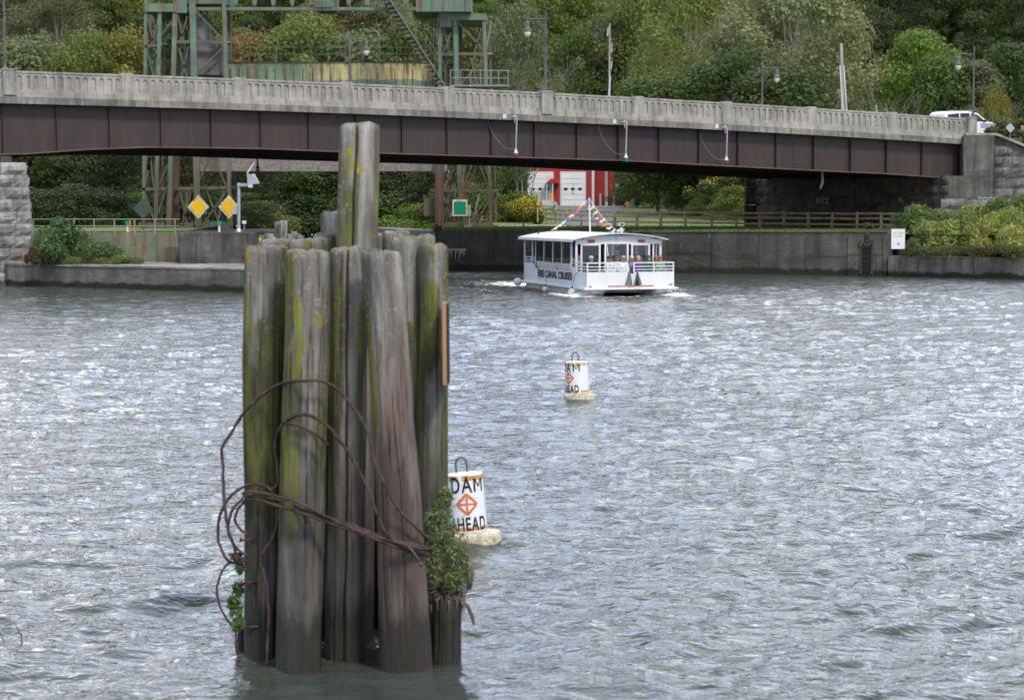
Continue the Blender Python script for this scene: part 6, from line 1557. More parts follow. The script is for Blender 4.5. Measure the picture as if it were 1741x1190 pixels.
# ------------------------------------------------------------------ people
def cloth(name, c): 
    m = bpy.data.materials.get('cloth_' + name)
    return m or plain('cloth_' + name, c, .8, var=.12, sc=6)
M_trouser = cloth('dark_blue_trousers', (.03, .04, .07))
def person(label, p, rz_, top, hair, hairlen=0, shades=False, hood=None, hat=None, lean=0, group='passengers on the boat', pants=None, sc=1.0):
    me = bpy.data.meshes.new('person'); bm = bmesh.new(); sk = bm.verts.layers.skin.verify()
    J = {}
    def jv(n, x, y, z, r): v = bm.verts.new((x, y, z)); v[sk].radius = (r, r); J[n] = v; return v
    jv('pel', 0, .0, .50, .135); jv('sp', 0, .03, .72, .135); jv('ch', 0, .02 - lean, .93, .15); jv('nb', 0, .0 - lean, 1.07, .06); jv('nk', 0, -.015 - lean, 1.13, .052)
    jv('h1', 0, -.03 - lean, 1.19, .083); jv('h2', 0, -.025 - lean, 1.27, .098); jv('h3', 0, -.015 - lean, 1.34, .075)
    jv('nose', 0, -.118 - lean, 1.235, .02)
    for s, n in ((-1, 'l'), (1, 'r')):
        jv('s' + n, s * .17, .0 - lean, 1.01, .068); jv('e' + n, s * .23, -.05 - lean, .76, .048); jv('w' + n, s * .14, -.26, .66, .034); jv('f' + n, s * .08, -.34, .655, .034)
        jv('hp' + n, s * .09, -.03, .48, .10); jv('k' + n, s * .11, -.44, .50, .075); jv('a' + n, s * .12, -.46, .10, .048); jv('t' + n, s * .12, -.60, .05, .04)
    E = [('pel', 'sp'), ('sp', 'ch'), ('ch', 'nb'), ('nb', 'nk'), ('nk', 'h1'), ('h1', 'h2'), ('h2', 'h3'), ('h2', 'nose')]
    for n in 'lr': E += [('ch', 's' + n), ('s' + n, 'e' + n), ('e' + n, 'w' + n), ('w' + n, 'f' + n), ('pel', 'hp' + n), ('hp' + n, 'k' + n), ('k' + n, 'a' + n), ('a' + n, 't' + n)]
    for a, b in E: bm.edges.new((J[a], J[b]))
    J['pel'][sk].use_root = True
    bm.to_mesh(me); bm.free()
    o = bpy.data.objects.new('tmp', me); col.objects.link(o)
    o.modifiers.new('s', 'SKIN').use_smooth_shade = True; o.modifiers.new('d', 'SUBSURF').levels = 1
    dg = bpy.context.evaluated_depsgraph_get(); dg.update(); m2 = bpy.data.meshes.new_from_object(o.evaluated_get(dg)); bpy.data.objects.remove(o)
    m2.materials.clear(); m2.name = 'person'
    for m in (M_skin, top, pants or M_trouser, M_black): m2.materials.append(m)
    for f in m2.polygons:
        c = f.center
        if c.z > 1.10: f.material_index = 0
        elif c.y < -.24 and c.z > .6: f.material_index = 0
        elif c.z > .57: f.material_index = 1
        elif c.z < .1: f.material_index = 3
        else: f.material_index = 2
    b = bpy.data.objects.new('person', m2); col.objects.link(b); b.location = p; b.rotation_euler = (0, 0, rz_); b.scale = (sc,) * 3; tag(b, label, 'person', group)
    hy = -.02 - lean
    def ell(mb, c, rx, ry, rz2, a0, a1, n=12):
        mb.lathe(c, [(max(.004, math.cos(a)), math.sin(a)) for a in np.linspace(a0, a1, 7)], n, M=Matrix.Diagonal((rx, ry, rz2)))
    if hair is not None:
        mb = MB(); ell(mb, (0, hy + .022, 1.285), .108, .115, .118, -.15, 1.5)
        if hairlen: ell(mb, (0, hy + .05, 1.20), .105, .075, .12 + hairlen, -1.4, .6)
        mb.build('hair', hair, b, smooth=True, world=False)
    if shades:
        mb = MB()
        for s in (-1, 1): mb.box((s * .038, hy - .103, 1.275), (.055, .02, .036))
        mb.box((0, hy - .098, 1.285), (.14, .012, .01)); mb.build('sunglasses', M_black, b, world=False)
    else:
        mb = MB()
        for s in (-1, 1): mb.box((s * .034, hy - .098, 1.275), (.022, .012, .012))
        mb.build('eyes', M_black, b, world=False)
    if hood:
        mb = MB(); ell(mb, (0, hy + .03, 1.26), .128, .125, .145, -1.2, 1.5); mb.build('hood', hood, b, smooth=True, world=False)
    if hat:
        mb = MB(); ell(mb, (0, hy + .0, 1.33), .11, .115, .08, -.1, 1.5); mb.box((0, hy - .13, 1.335), (.15, .11, .015)); mb.build('cap', hat, b, world=False)
    return b
H_br = plain('brown_hair', (.07, .04, .025), .7); H_gr = plain('grey_hair', (.45, .44, .42), .7); H_bl = plain('blond_hair', (.42, .30, .17), .7); H_gi = plain('ginger_hair', (.30, .13, .07), .7); H_bk = plain('black_hair', (.02, .018, .015), .6)
def bloc(px, yl, z=.35):   # boat-local point for a photo column at depth yl
    lo, hi = -.5, 4.8
    for _ in range(30):
        m = (lo + hi) / 2; q = BT @ Vector((m, yl, z))
        if to_px(q)[0] < px: lo = m
        else: hi = m
    q = BT @ Vector((lo, yl, z)); return q
cl = {n: cloth(n, c) for n, c in (('black', (.02, .02, .022)), ('pale_blue', (.50, .54, .62)), ('white', (.68, .68, .68)), ('purple', (.12, .03, .22)), ('dark_green', (.015, .10, .06)), ('sage', (.20, .27, .22)), ('navy', (.03, .035, .06)), ('magenta', (.40, .02, .12)), ('olive', (.10, .09, .03)), ('dusty', (.2, .2, .22)))}
bz = BOAT_A
person('bareheaded passenger in black with sunglasses at the left of the foredeck', bloc(1005, .8), bz + .15, cl['black'], H_gr, 0, True)
person('dark haired passenger in a pale blue jacket with sunglasses on the foredeck', bloc(1036, .8), bz - .1, cl['pale_blue'], H_br, 0, True)
person('blond passenger in a white top with sunglasses by the helm panel', bloc(1060, .9), bz, cl['white'], H_bl, .04, True)
person('white haired passenger half hidden behind the one in purple', bloc(1074, 1.25), bz, cl['dusty'], H_gr, .02)
person('blond passenger in a purple jacket on the right of the foredeck', bloc(1085, .7), bz - .15, cl['purple'], H_bl, .05, False)
person('passenger with a dark green hood pulled up', bloc(1103, .8), bz - .3, cl['dark_green'], None, 0, False, hood=cl['dark_green'], lean=.04)
person('ginger haired passenger leaning to the one at the right rail', bloc(1115, .95), bz + .4, cl['sage'], H_gi, .03)
person('rightmost passenger in a sage jacket with sunglasses at the rail', bloc(1122, .6), bz - .1, cl['sage'], H_gi, .03, True)
person('boat driver in a dark cap behind the tilted windscreen', bloc(1049, 2.1, .62), bz, cl['dusty'], H_bk, 0, True, hat=cl['navy'], group=None, sc=1.06)
person('red faced passenger in dark clothes at the middle side window', bloc(940, 5.4), bz + .3, cl['black'], H_gi, 0)
person('passenger in a magenta top inside the cabin by the second side window', bloc(955, 4.0), bz, cl['magenta'], H_bk, .03)
person('left one of two dark haired passengers near the front side window', bloc(963, 3.4), bz + .2, cl['navy'], H_br, 0)
person('right one of two dark haired passengers near the front side window', bloc(972, 3.0), bz + .3, cl['black'], H_br, 0)
person('passenger in olive seated near the stern side window', bloc(919, 7.0), bz, cl['olive'], H_bk, 0)
person('passenger standing in shadow behind the front left corner post', bloc(984, 1.95, .45), bz + .2, cl['dusty'], H_br, 0)
person('dark passenger seated inside behind the left front curtain', bloc(1016, 2.6), bz, cl['black'], H_bk, 0)
# ------------------------------------------------------------------ foliage
def leafmesh(name, P, Nn, S, rng, asp=.6, yellow=0.0, bend=.0, mats=None, val=None, droop=0):
    """quads centred at P, facing Nn, of size S"""
    n = len(P)
    Nn = Nn / (np.linalg.norm(Nn, axis=1, keepdims=True) + 1e-9)
    t = rng.normal(size=(n, 3)); t[:, 2] -= droop; t -= Nn * (t * Nn).sum(1, keepdims=True); t /= (np.linalg.norm(t, axis=1, keepdims=True) + 1e-9)
    b = np.cross(Nn, t); L = S[:, None]
    v = np.stack([P - t * L * .5, P + b * L * .5 * asp + Nn * L * .08, P + t * L * .5, P - b * L * .5 * asp + Nn * L * .08], 1).reshape(-1, 3)
    me = bpy.data.meshes.new(name); me.vertices.add(4 * n); me.vertices.foreach_set('co', v.astype(np.float32).ravel())
    me.loops.add(4 * n); me.loops.foreach_set('vertex_index', np.arange(4 * n, dtype=np.int32))
    me.polygons.add(n); me.polygons.foreach_set('loop_start', np.arange(0, 4 * n, 4, dtype=np.int32)); me.update()
    val = rng.uniform(.1, .95, n) if val is None else val
    yl = (rng.uniform(0, 1, n) < yellow).astype(float) * rng.uniform(.3, 1, n)
    c = np.repeat(np.stack([val, yl, yl * 0, yl * 0 + 1], 1), 4, 0)
    at_ = me.attributes.new('leaf', 'FLOAT_COLOR', 'POINT'); at_.data.foreach_set('color', c.astype(np.float32).ravel())
    me.materials.append(mats or M_leaf); return me
def clumps(rng, n, H, R0, shape):
    out = []
    for i in range(n):
        f = rng.uniform(0, 1)
        z = H * (.22 + .78 * f); 
        if shape == 'round': rad = R0 * math.sin(math.pi * min(1, .12 + .86 * f)) ** .6
        elif shape == 'tall': rad = R0 * (1 - .75 * f ** 1.6)
        elif shape == 'bush': z = H * (.08 + .86 * f); rad = R0 * (1 - f ** 2.2) ** .5
        a = rng.uniform(0, 2 * math.pi); r = rad * math.sqrt(rng.uniform(.12, 1)) 
        out.append((r * math.cos(a), r * math.sin(a), z, R0 * rng.uniform(.16, .34)))
    return out
def make_crown(seed, H, R0, shape, nleaf, ls, yellow, nclump=46, open_=.0):
    rng = np.random.default_rng(seed); cl_ = clumps(rng, nclump, H, R0, shape); P = []; Nn = []; V = []
    per = nleaf // nclump
    for (x, y, z, r) in cl_:
        k = int(per * rng.uniform(.6, 1.4)); d = rng.normal(size=(k, 3)); d /= np.linalg.norm(d, axis=1, keepdims=True)
        rr = r * rng.uniform(.45, 1.12, (k, 1)) ** .6; sc_ = np.array([1.25, 1.25, .8])
        P.append(np.array([x, y, z]) + d * rr * sc_); nn = d + rng.normal(size=(k, 3)) * .55 + np.array([0, 0, .45]); Nn.append(nn)
        V.append(np.clip(rng.uniform(.25, .8) + rng.normal(size=k) * .18, 0, 1))
    P = np.concatenate(P); Nn = np.concatenate(Nn); V = np.concatenate(V)
    S = ls * rng.uniform(.6, 1.35, len(P))
    return leafmesh('crown', P, Nn, S, rng, .62, yellow, val=V), cl_
def make_trunk(seed, H, R0, cl_, r0=.16, pale=False, every=2):
    rnd = random.Random(seed); mb = MB(); top = H * .82
    pts = [Vector((rnd.uniform(-.15, .15) * i, rnd.uniform(-.15, .15) * i, top * i / 5 - (1.2 if i == 0 else 0))) for i in range(6)]
    mb.tube(pts, [r0 * (1 - .16 * i) for i in range(6)], 7)
    for k, (x, y, z, r) in enumerate(cl_):
        if k % every: continue
        f = min(4.5, max(0.6, (z / top) * 5 * .62)); i = int(f); b = pts[i].lerp(pts[min(5, i + 1)], f - i)
        e = Vector((x, y, z)); m_ = b.lerp(e, .5) + Vector((0, 0, -.05 * R0)) + Vector((rnd.uniform(-.2, .2), rnd.uniform(-.2, .2), 0))
        mb.tube([b, m_, e], [r0 * .4, r0 * .24, r0 * .1], 5)
        if pale:
            for q in range(3): mb.tube([m_.lerp(e, .4 + q * .2), e + Vector((rnd.uniform(-1, 1), rnd.uniform(-1, 1), rnd.uniform(0, 1))) * r * 1.2], [r0 * .14, r0 * .05], 4)
    mb.norecalc = True
    return mb
SP = {}
def species(key, seed, H, R0, shape, nleaf, ls, yellow, bark, pale=False, nclump=46, r0=.16):
    me, cl_ = make_crown(seed, H, R0, shape, nleaf, ls, yellow, nclump)
    t = bpy.data.objects.new('tree', None); col.objects.link(t)
    c = bpy.data.objects.new('crown', me); col.objects.link(c); c.parent = t
    k = make_trunk(seed, H, R0, cl_, r0, pale, 1 if pale else 2).build('trunk', bark, t, world=False)
    SP[key] = (t, c, k)
for i in range(5): species(('round', i), 10 + i, 11, 4.3, 'round', 15000, .27, .03, M_bark, nclump=80)
for i in range(3): species(('tall', i), 30 + i, 14, 3.6, 'tall', 15000, .25, .03, M_bark, nclump=85)
for i in range(3): species(('pale', i), 50 + i, 13, 4.4, 'round', 14000, .23, .0, M_palebark, False, nclump=90, r0=.11)
for i in range(3): species(('bush', i), 70 + i, 4.2, 2.8, 'bush', 8000, .17, .04, M_bark, nclump=50, r0=.06)
used = set()
NAMES = {'round': 'broadleaf_tree', 'tall': 'tall_tree', 'pale': 'poplar_tree', 'bush': 'bush'}
def plant(key, x, y, z, rz_, sc_, color, label, cat='tree', group='trees on the wooded hillside', name=None):
    src = SP[key]; objs = []
    first = key not in used; used.add(key)
    for o in src:
        c = o if first else o.copy()
        if not first: col.objects.link(c)
        objs.append(c)
    for c in objs[1:]: c.parent = objs[0]
    r = objs[0]; r.name = name or NAMES[key[0]]; r.location = (x, y, z); r.rotation_euler = (0, 0, rz_); r.scale = sc_
    objs[1].color = (*color, 1); objs[1].name = 'crown'; objs[2].name = 'trunk'
    if cat == 'tree' or cat == 'bush': tag(r, label, cat, group)
    return r
M_drystem = plain('dry_stem', (.20, .19, .09), .9, var=.3)
rng = random.Random(11)
GREEN = {'dark green': (0.043, 0.068, 0.017), 'deep green': (0.055, 0.091, 0.021), 'mid green': (0.089, 0.127, 0.025), 'grey green': (0.129, 0.149, 0.062), 'light green': (0.145, 0.186, 0.037), 'yellow green': (0.19, 0.179, 0.028), 'bright green': (0.122, 0.207, 0.023), 'olive brown': (0.16, 0.117, 0.031), 'ochre': (0.229, 0.144, 0.026), 'silver green': (0.206, 0.22, 0.09)}
def pick(px, py):
    """kind of foliage seen in that part of the photograph"""
    r = rng.random()
    if px < 480:
        if py < 60: return rng.choice(['deep green', 'olive brown', 'mid green', 'yellow green', 'mid green'])
        return rng.choice(['grey green', 'mid green', 'light green', 'yellow green', 'grey green', 'mid green'])
    if px < 830: return rng.choice(['mid green', 'grey green', 'light green', 'mid green', 'olive brown', 'grey green'])
    if px < 940: return rng.choice(['dark green', 'grey green', 'light green'])
    if px < 1240: return rng.choice(['mid green', 'light green', 'mid green', 'grey green', 'yellow green'])
    if px < 1480: return rng.choice(['silver green', 'grey green', 'deep green'])
    if py < 110: return rng.choice(['dark green', 'dark green', 'deep green', 'olive brown'])
    return rng.choice(['mid green', 'deep green', 'yellow green', 'bright green', 'light green'])
nseen = 0
def where(px, py):
    h = 'far left' if px < 250 else 'left' if px < 560 else 'left centre' if px < 850 else 'right centre' if px < 1200 else 'right' if px < 1500 else 'far right'
    return h
COUNT = {}
def row_label(kind, cname, px, row, order):
    rows = ['front', 'second', 'third', 'fourth', 'fifth', 'sixth', 'seventh', 'eighth', 'ninth', 'tenth']
    return f'{cname} {kind} on the hillside, {rows[row]} row up, {order} from the left'
ORD = ['first', 'second', 'third', 'fourth', 'fifth', 'sixth', 'seventh', 'eighth', 'ninth', 'tenth', 'eleventh', 'twelfth', 'thirteenth', 'fourteenth', 'fifteenth', 'sixteenth', 'seventeenth', 'eighteenth', 'nineteenth', 'twentieth'] + [f'twenty {w_}' for w_ in ('first', 'second', 'third', 'fourth', 'fifth', 'sixth', 'seventh', 'eighth', 'ninth')] + ['thirtieth'] + [f'thirty {w_}' for w_ in ('first', 'second', 'third', 'fourth', 'fifth', 'sixth', 'seventh', 'eighth', 'ninth')]
rows_Y = [222, 231, 240, 249, 257, 265, 274, 283, 293, 304]
for ri, Y in enumerate(rows_Y):
    half = .256 * Y + 14
    x = -half; order = 0
    while x < half:
        x += rng.uniform(5.2, 7.8); yy = Y + rng.uniform(-3.5, 3.5)
        if x > half: break
        z = gz_(x, yy); px, py = to_px((x, yy, z + 9))
        if yy < 246 and -3 < x < 62: continue          # barn yard stays open
        cname = pick(px, py)
        kind = 'round' if cname not in ('silver green',) else 'pale'
        if cname in ('grey green', 'light green') and rng.random() < .35: kind = 'pale'
        if cname in ('dark green', 'deep green') and rng.random() < .5: kind = 'tall'
        nv = {'round': 5, 'tall': 3, 'pale': 3}[kind]
        s = rng.uniform(.78, 1.18); c = tuple(v * rng.uniform(.88, 1.14) for v in GREEN[cname])
        lb = row_label({'round': 'broadleaf tree', 'tall': 'tall tree', 'pale': 'airy tree'}[kind], cname, px, ri, ORD[min(order, 39)]); order += 1
        plant((kind, rng.randrange(nv)), x, yy, z - .4, rng.uniform(0, 6.28), (s, s, s * rng.uniform(.9, 1.15)), c, lb)
# named trees that stand in front
def tree_at(kind, var, px, y_top, Y, H, cname, label, wf=1.0, group=None, cat='tree', zb_=None, name=None, rz_=0.0):
    x = at(px, 300, Y).x; zt = at(px, y_top, Y).z; z = gz_(x, Y) if zb_ is None else zb_
    base = {'round': 11, 'tall': 14, 'pale': 13, 'bush': 4.2}[kind]; s = (zt - z) / base
    return plant((kind, var), x, Y, z, rz_, (s * wf, s * wf, s), GREEN[cname] if isinstance(cname, str) else cname, label, cat, group, name)
G5 = 'trees standing low behind the lift gate'
lows = [(60, 200, 152, 'deep green'), (110, 240, 158, 'dark green'), (160, 215, 150, 'deep green'), (205, 230, 160, 'mid green'), (262, 225, 165, 'dark green'), (318, 230, 158, 'deep green'), (360, 235, 168, 'dark green'),
        (430, 255, 170, 'dark green'), (470, 240, 178, 'deep green'), (520, 245, 182, 'dark green'), (560, 240, 180, 'deep green'), (615, 250, 182, 'dark green'), (660, 240, 182, 'deep green'), (705, 255, 180, 'dark green'), (752, 245, 172, 'deep green'), (800, 225, 165, 'mid green'), (12, 230, 150, 'dark green'), (585, 225, 190, 'dark green'), (690, 220, 190, 'mid green'), (640, 215, 196, 'deep green'), (500, 215, 192, 'deep green'), (400, 220, 185, 'deep green')]
for i, (px, yt, Y, cn) in enumerate(sorted(lows)):
    c = tuple(v * rng.uniform(.85, 1.2) for v in GREEN[cn])
    tree_at('round', i % 5, px, yt, Y, 10, c, f'{cn} low crowned tree behind the lift gate, {ORD[i]} from the left', 1.15, G5, zb_=1.2 if 430 < px < 740 else None, rz_=i * 1.3)
G6 = 'bushes under the trees behind the lift gate'
bs = [(30, 318, 140, 'deep green'), (85, 325, 142, 'dark green'), (130, 315, 143, 'deep green'), (185, 320, 143, 'dark green'), (228, 330, 146, 'bright green'), (280, 325, 148, 'dark green'), (330, 318, 148, 'deep green'), (425, 330, 150, 'mid green'), (440, 345, 154, 'yellow green'), (465, 335, 174, 'dark green'), (500, 340, 176, 'dark green'), (540, 335, 176, 'deep green'), (600, 340, 176, 'dark green'), (645, 335, 176, 'deep green'), (680, 325, 176, 'mid green'), (705, 350, 165, 'bright green'), (722, 330, 174, 'deep green'), (765, 318, 158, 'deep green'), (800, 312, 156, 'mid green'), (575, 345, 176, 'dark green')]
for i, (px, yt, Y, cn) in enumerate(sorted(bs)):
    x = at(px, 300, Y).x; chan = -20 < x < -5 and Y < 178
    tree_at('bush', i % 3, px, yt, Y, 4, tuple(v * rng.uniform(.85, 1.2) for v in GREEN[cn]), f'{cn} bush at the tree feet behind the lift gate, {ORD[i]} from left', 1.5, G6, 'bush', zb_=.2 if 430 < px < 745 else None, rz_=i)
# centre: leafy shrub and goldenrod left of the barn
tree_at('bush', 0, 856, 272, 176, 6, (.06, .12, .022), 'leafy bright green shrub between the green square board and the barn', .95, None, 'bush')
tree_at('round', 1, 880, 262, 196, 6, (.065, .115, .022), 'small leafy tree left of the barn garage doors', .45, None)
tree_at('round', 3, 845, 235, 185, 6, (.05, .09, .02), 'mid green tree behind the right gate tower', .9, None)
# barn surroundings on the right
for i, (px, yt, Y, cn, wf) in enumerate(((1085, 285, 205, 'mid green', 1.0), (1118, 270, 206, 'grey green', 1.1), (1150, 282, 200, 'mid green', 1.1), (1182, 300, 198, 'deep green', 1.2), (1215, 290, 205, 'olive brown', 1.0), (1245, 300, 190, 'mid green', 1.2), (1275, 296, 180, 'mid green', 1.3), (1155, 322, 176, 'mid green', .8), (1190, 332, 168, 'olive brown', 1.0), (1210, 322, 165, 'mid green', 1.3), (1250, 318, 160, 'light green', 1.4), (1285, 312, 165, 'light green', 1.3), (1062, 312, 212, 'dark green', 1.1))):
    tree_at('bush', i % 3, px, yt, Y, 4, cn, f'{cn} shrub on the slope right of the barn, ' + ORD[i] + ' as planted outwards', wf, 'shrubs on the slope right of the barn', 'bush', rz_=i * 1.7)
for i, (px, yt, Y, cn) in enumerate(((1085, 250, 226, 'deep green'), (1105, 240, 225, 'mid green'), (1215, 238, 232, 'light green'), (1262, 240, 222, 'mid green'), (1310, 245, 218, 'deep green'))):
    tree_at('round', i % 5, px, yt, Y, 8, cn, f'{cn} tree between barn and bridge abutment, {ORD[i]} from the left', 1, 'trees between barn and abutment', rz_=i)
# behind the bridge deck on the right
big = [(1350, -30, 175, 'silver green', 'pale', 1.0, 'large silvery poplar with pale branches above the bridge, right of centre'), (1285, -12, 180, 'silver green', 'pale', .8, 'silvery poplar just left of the largest one'), (1420, 18, 176, 'silver green', 'pale', .75, 'silvery poplar behind the grey timber pole'),
       (1180, -20, 190, 'light green', 'pale', .8, 'tall light green poplar above the middle hanging light'), (1110, -40, 248, 'light green', 'pale', .8, 'tall light green poplar beside the slim antenna pole'), (1040, 10, 252, 'grey green', 'pale', .7, 'grey green poplar behind the slim antenna pole'), (980, 60, 250, 'mid green', 'round', .7, 'mid green tree right of the middle lamp post'),
       (880, 18, 172, 'grey green', 'pale', .62, 'half bare grey green tree left of the middle lamp post'), (1340, 120, 165, 'deep green', 'round', 1.2, 'dark dense tree under the silvery poplars'), (1250, 100, 170, 'deep green', 'round', 1.0, 'deep green tree left of the far lamp'), (1560, 70, 178, 'bright green', 'round', .8, 'bright green tree left of the last lamp'), (1610, 95, 172, 'mid green', 'round', .7, 'mid green tree behind the white car'),
       (1660, 110, 170, 'grey green', 'tall', .9, 'grey green tree right of the last lamp'), (1715, 90, 176, 'deep green', 'round', .9, 'deep green tree at the right edge above the road'), (1120, 130, 178, 'mid green', 'round', 1.0, 'mid green tree low behind the parapet centre'), (1180, 125, 178, 'mid green', 'round', .9, 'second mid green tree low behind the parapet centre'), (1055, 100, 250, 'deep green', 'round', .9, 'deep green tree right of the antenna pole'),
       (620, 60, 200, 'grey green', 'round', .9, 'grey green tree seen between truss and gate panel'), (520, 45, 200, 'light green', 'round', .9, 'light green tree above the rusty gate panel'), (700, 55, 196, 'mid green', 'round', .8, 'mid green tree behind the steel stairs'), (430, 65, 202, 'olive brown', 'round', .8, 'olive brown tree right of the counterweight'), (800, 50, 190, 'mid green', 'round', .8, 'mid green tree seen through the right tower'),
       (150, 60, 196, 'light green', 'pale', .8, 'light airy tree above the left parapet'), (60, 70, 198, 'grey green', 'round', .9, 'grey green tree right of the leftmost lamp'), (220, 65, 198, 'yellow green', 'round', .8, 'yellow green tree left of the gate tower'), (300, 60, 200, 'mid green', 'round', .8, 'mid green tree behind the left gate tower')]
for i, (px, yt, Y, cn, kd, wf, lb) in enumerate(big):
    tree_at(kd, i % 3, px, yt, Y, 10, tuple(v * rng.uniform(.92, 1.1) for v in GREEN[cn]), lb, wf, None, rz_=i * 2.1)
# bare branched trees
def bare_tree(label, px, y_top, Y, spread, seed, zb_=None, n=26):
    rnd = random.Random(seed); x = at(px, 300, Y).x; zt = at(px, y_top, Y).z; z0 = gz_(x, Y) if zb_ is None else zb_; H = zt - z0
    t = thing('bare_tree', label, 'tree', (x, Y, z0)); mb = MB(); mb.norecalc = True
    def br_(p, d, L, r, lv):
        q = p + d * L; m_ = p.lerp(q, .5) + Vector((rnd.uniform(-1, 1), rnd.uniform(-1, 1), rnd.uniform(-.5, .5))) * L * .07
        mb.tube([p, m_, q], [r, r * .75, r * .45], 5, False)
        if lv:
            for _ in range(4 if lv > 1 else 3):
                dd = (d + Vector((rnd.uniform(-1, 1) * .75, rnd.uniform(-1, 1) * .75, rnd.uniform(-.25, .5)))).normalized(); br_(p.lerp(q, rnd.uniform(.45, 1)), dd, L * rnd.uniform(.5, .75), r * .5, lv - 1)
    for k in range(n):
        a = rnd.uniform(0, 6.28); e = rnd.uniform(.15, spread); d = Vector((math.cos(a) * e, math.sin(a) * e, 1)).normalized(); br_(Vector((rnd.uniform(-.3, .3), rnd.uniform(-.3, .3), 0)), d, H * .42, .07, 3)
    mb.build('branches', M_palebark, t, world=False)
    return t
bare_tree('wide bare branched bush behind the parapet right of the timber pole', 1505, 100, 165, .9, 4, None, 5)
bare_tree('second bare branched bush to the left of the white car', 1545, 110, 168, .7, 5, None, 3)
bare_tree('bare grey bush at the right edge beyond the last lamp', 1690, 130, 160, .5, 6, None, 3)
bare_tree('half dead tree with bare pale branches left of the middle lamp post', 890, 5, 171.5, .45, 7, None, 2)
tree_at('pale', 0, 1690, 160, 152, 4, 'yellow green', 'sparse yellow green sapling beyond the white car', .5, None)

# ------------------------------------------------------------------ herb clumps with stems: (blob list) real positions
def herbs(name, label, cat, blobs, ls, color, nper, yellow=0.0, asp=.3, droop=0., stems=True, flower=0, seed=0, group=None, upn=.2, kind=None):
    rng_ = np.random.default_rng(seed); rnd = random.Random(seed); P = []; Nn = []; V = []
    c0 = Vector(blobs[0][0]); t = thing(name, label, cat, (c0.x, c0.y, c0.z - blobs[0][1][2]), group=group); mb = MB(); mb.norecalc = True; FP = []
    for (c, rad) in blobs:
        k = nper; d = rng_.normal(size=(k, 3)); d /= np.linalg.norm(d, axis=1, keepdims=True)
        p = np.array(c) + d * np.array(rad) * (rng_.uniform(.2, 1, (k, 1)) ** .5); P.append(p); Nn.append(d * .5 + rng_.normal(size=(k, 3)) * .7 + np.array([0, -.1, upn])); V.append(np.clip(rng_.uniform(.3, .75) + rng_.normal(size=k) * .2, 0, 1))
        if stems:
            for _ in range(10):
                e = Vector(c) + Vector((rnd.uniform(-1, 1) * rad[0], rnd.uniform(-1, 1) * rad[1], rnd.uniform(.2, 1) * rad[2] * .9)); b_ = Vector((lerp(c[0], e.x, .5), lerp(c[1], e.y, .5), c[2] - rad[2])); mb.tube([b_, b_.lerp(e, .5) + Vector((rnd.uniform(-.1, .1) * rad[0], 0, 0)), e], [ls * .08, ls * .06, ls * .03], 4, False)
    P = np.concatenate(P); Nn = np.concatenate(Nn); V = np.concatenate(V); S = ls * rng_.uniform(.55, 1.4, len(P))
    inv = np.array(t.location); me = leafmesh('leaves', P - inv, Nn, S, rng_, asp, yellow, val=V, droop=droop)
    o = bpy.data.objects.new('leaves', me); col.objects.link(o); o.parent = t; o.color = (*color, 1)
    if stems: mb.build('stems', M_bark, t)
    if flower:
        n_ = flower * 3; idx = rng_.choice(len(P), n_); Q = P[idx] + rng_.normal(size=(n_, 3)) * ls * .4; Q[:, 2] += ls * .5
        mf = leafmesh('flowers', Q - inv, rng_.normal(size=(n_, 3)) + np.array([0, -.6, .8]), ls * .42 * rng_.uniform(.6, 1.2, n_), rng_, .8, 0, mats=M_yellowflower); f = bpy.data.objects.new('flowers', mf); col.objects.link(f); f.parent = t
    return t
def blob(px, py, Y, rx, rz2, ry=None):   # pixel centre, radii in photo pixels
    s = F / Y; p = at(px, py, Y); return (tuple(p), (rx / s, (ry or rx) / s, rz2 / s))
# weeds on the left quay
herbs('weed_clump', 'tall dark green leafy weeds on the left quay beside the pier', 'weeds', [blob(78, 414, 97, 26, 30), blob(100, 382, 98.5, 14, 14), blob(105, 404, 98, 26, 26), blob(112, 390, 98.5, 16, 16), blob(130, 412, 98.3, 24, 26), blob(92, 430, 96.5, 26, 18), blob(62, 436, 96.3, 14, 14)], .19, (.085, .155, .055), 1200, .02, .35, seed=1)
herbs('weed_clump', 'lighter leafy weeds sprawling to the right on the left quay', 'weeds', [blob(150, 427, 97.2, 26, 20), blob(178, 427, 97.5, 22, 18), blob(198, 432, 97.3, 14, 14), blob(208, 440, 97, 16, 9)], .16, (.13, .19, .07), 1200, .05, .35, seed=2)
herbs('grass_tuft', 'low yellowish grass fringe along the quay edge below the weeds', 'grass', [blob(58 + k * 17 + (k * 37 % 7), 443 + (k * 5 % 4), 96 + (k * 3 % 4) * .3, 9 + (k * 7 % 6), 5 + (k * 11 % 6)) for k in range(11)], .15, (.12, .17, .05), 550, .3, .12, stems=False, seed=3, upn=.0)
herbs('weed_clump', 'small reddish brown weed at the foot of the granite pier', 'weeds', [blob(54, 430, 95.8, 7, 12), blob(46, 440, 95.5, 5, 9)], .14, (.12, .06, .035), 350, .0, .3, seed=4)
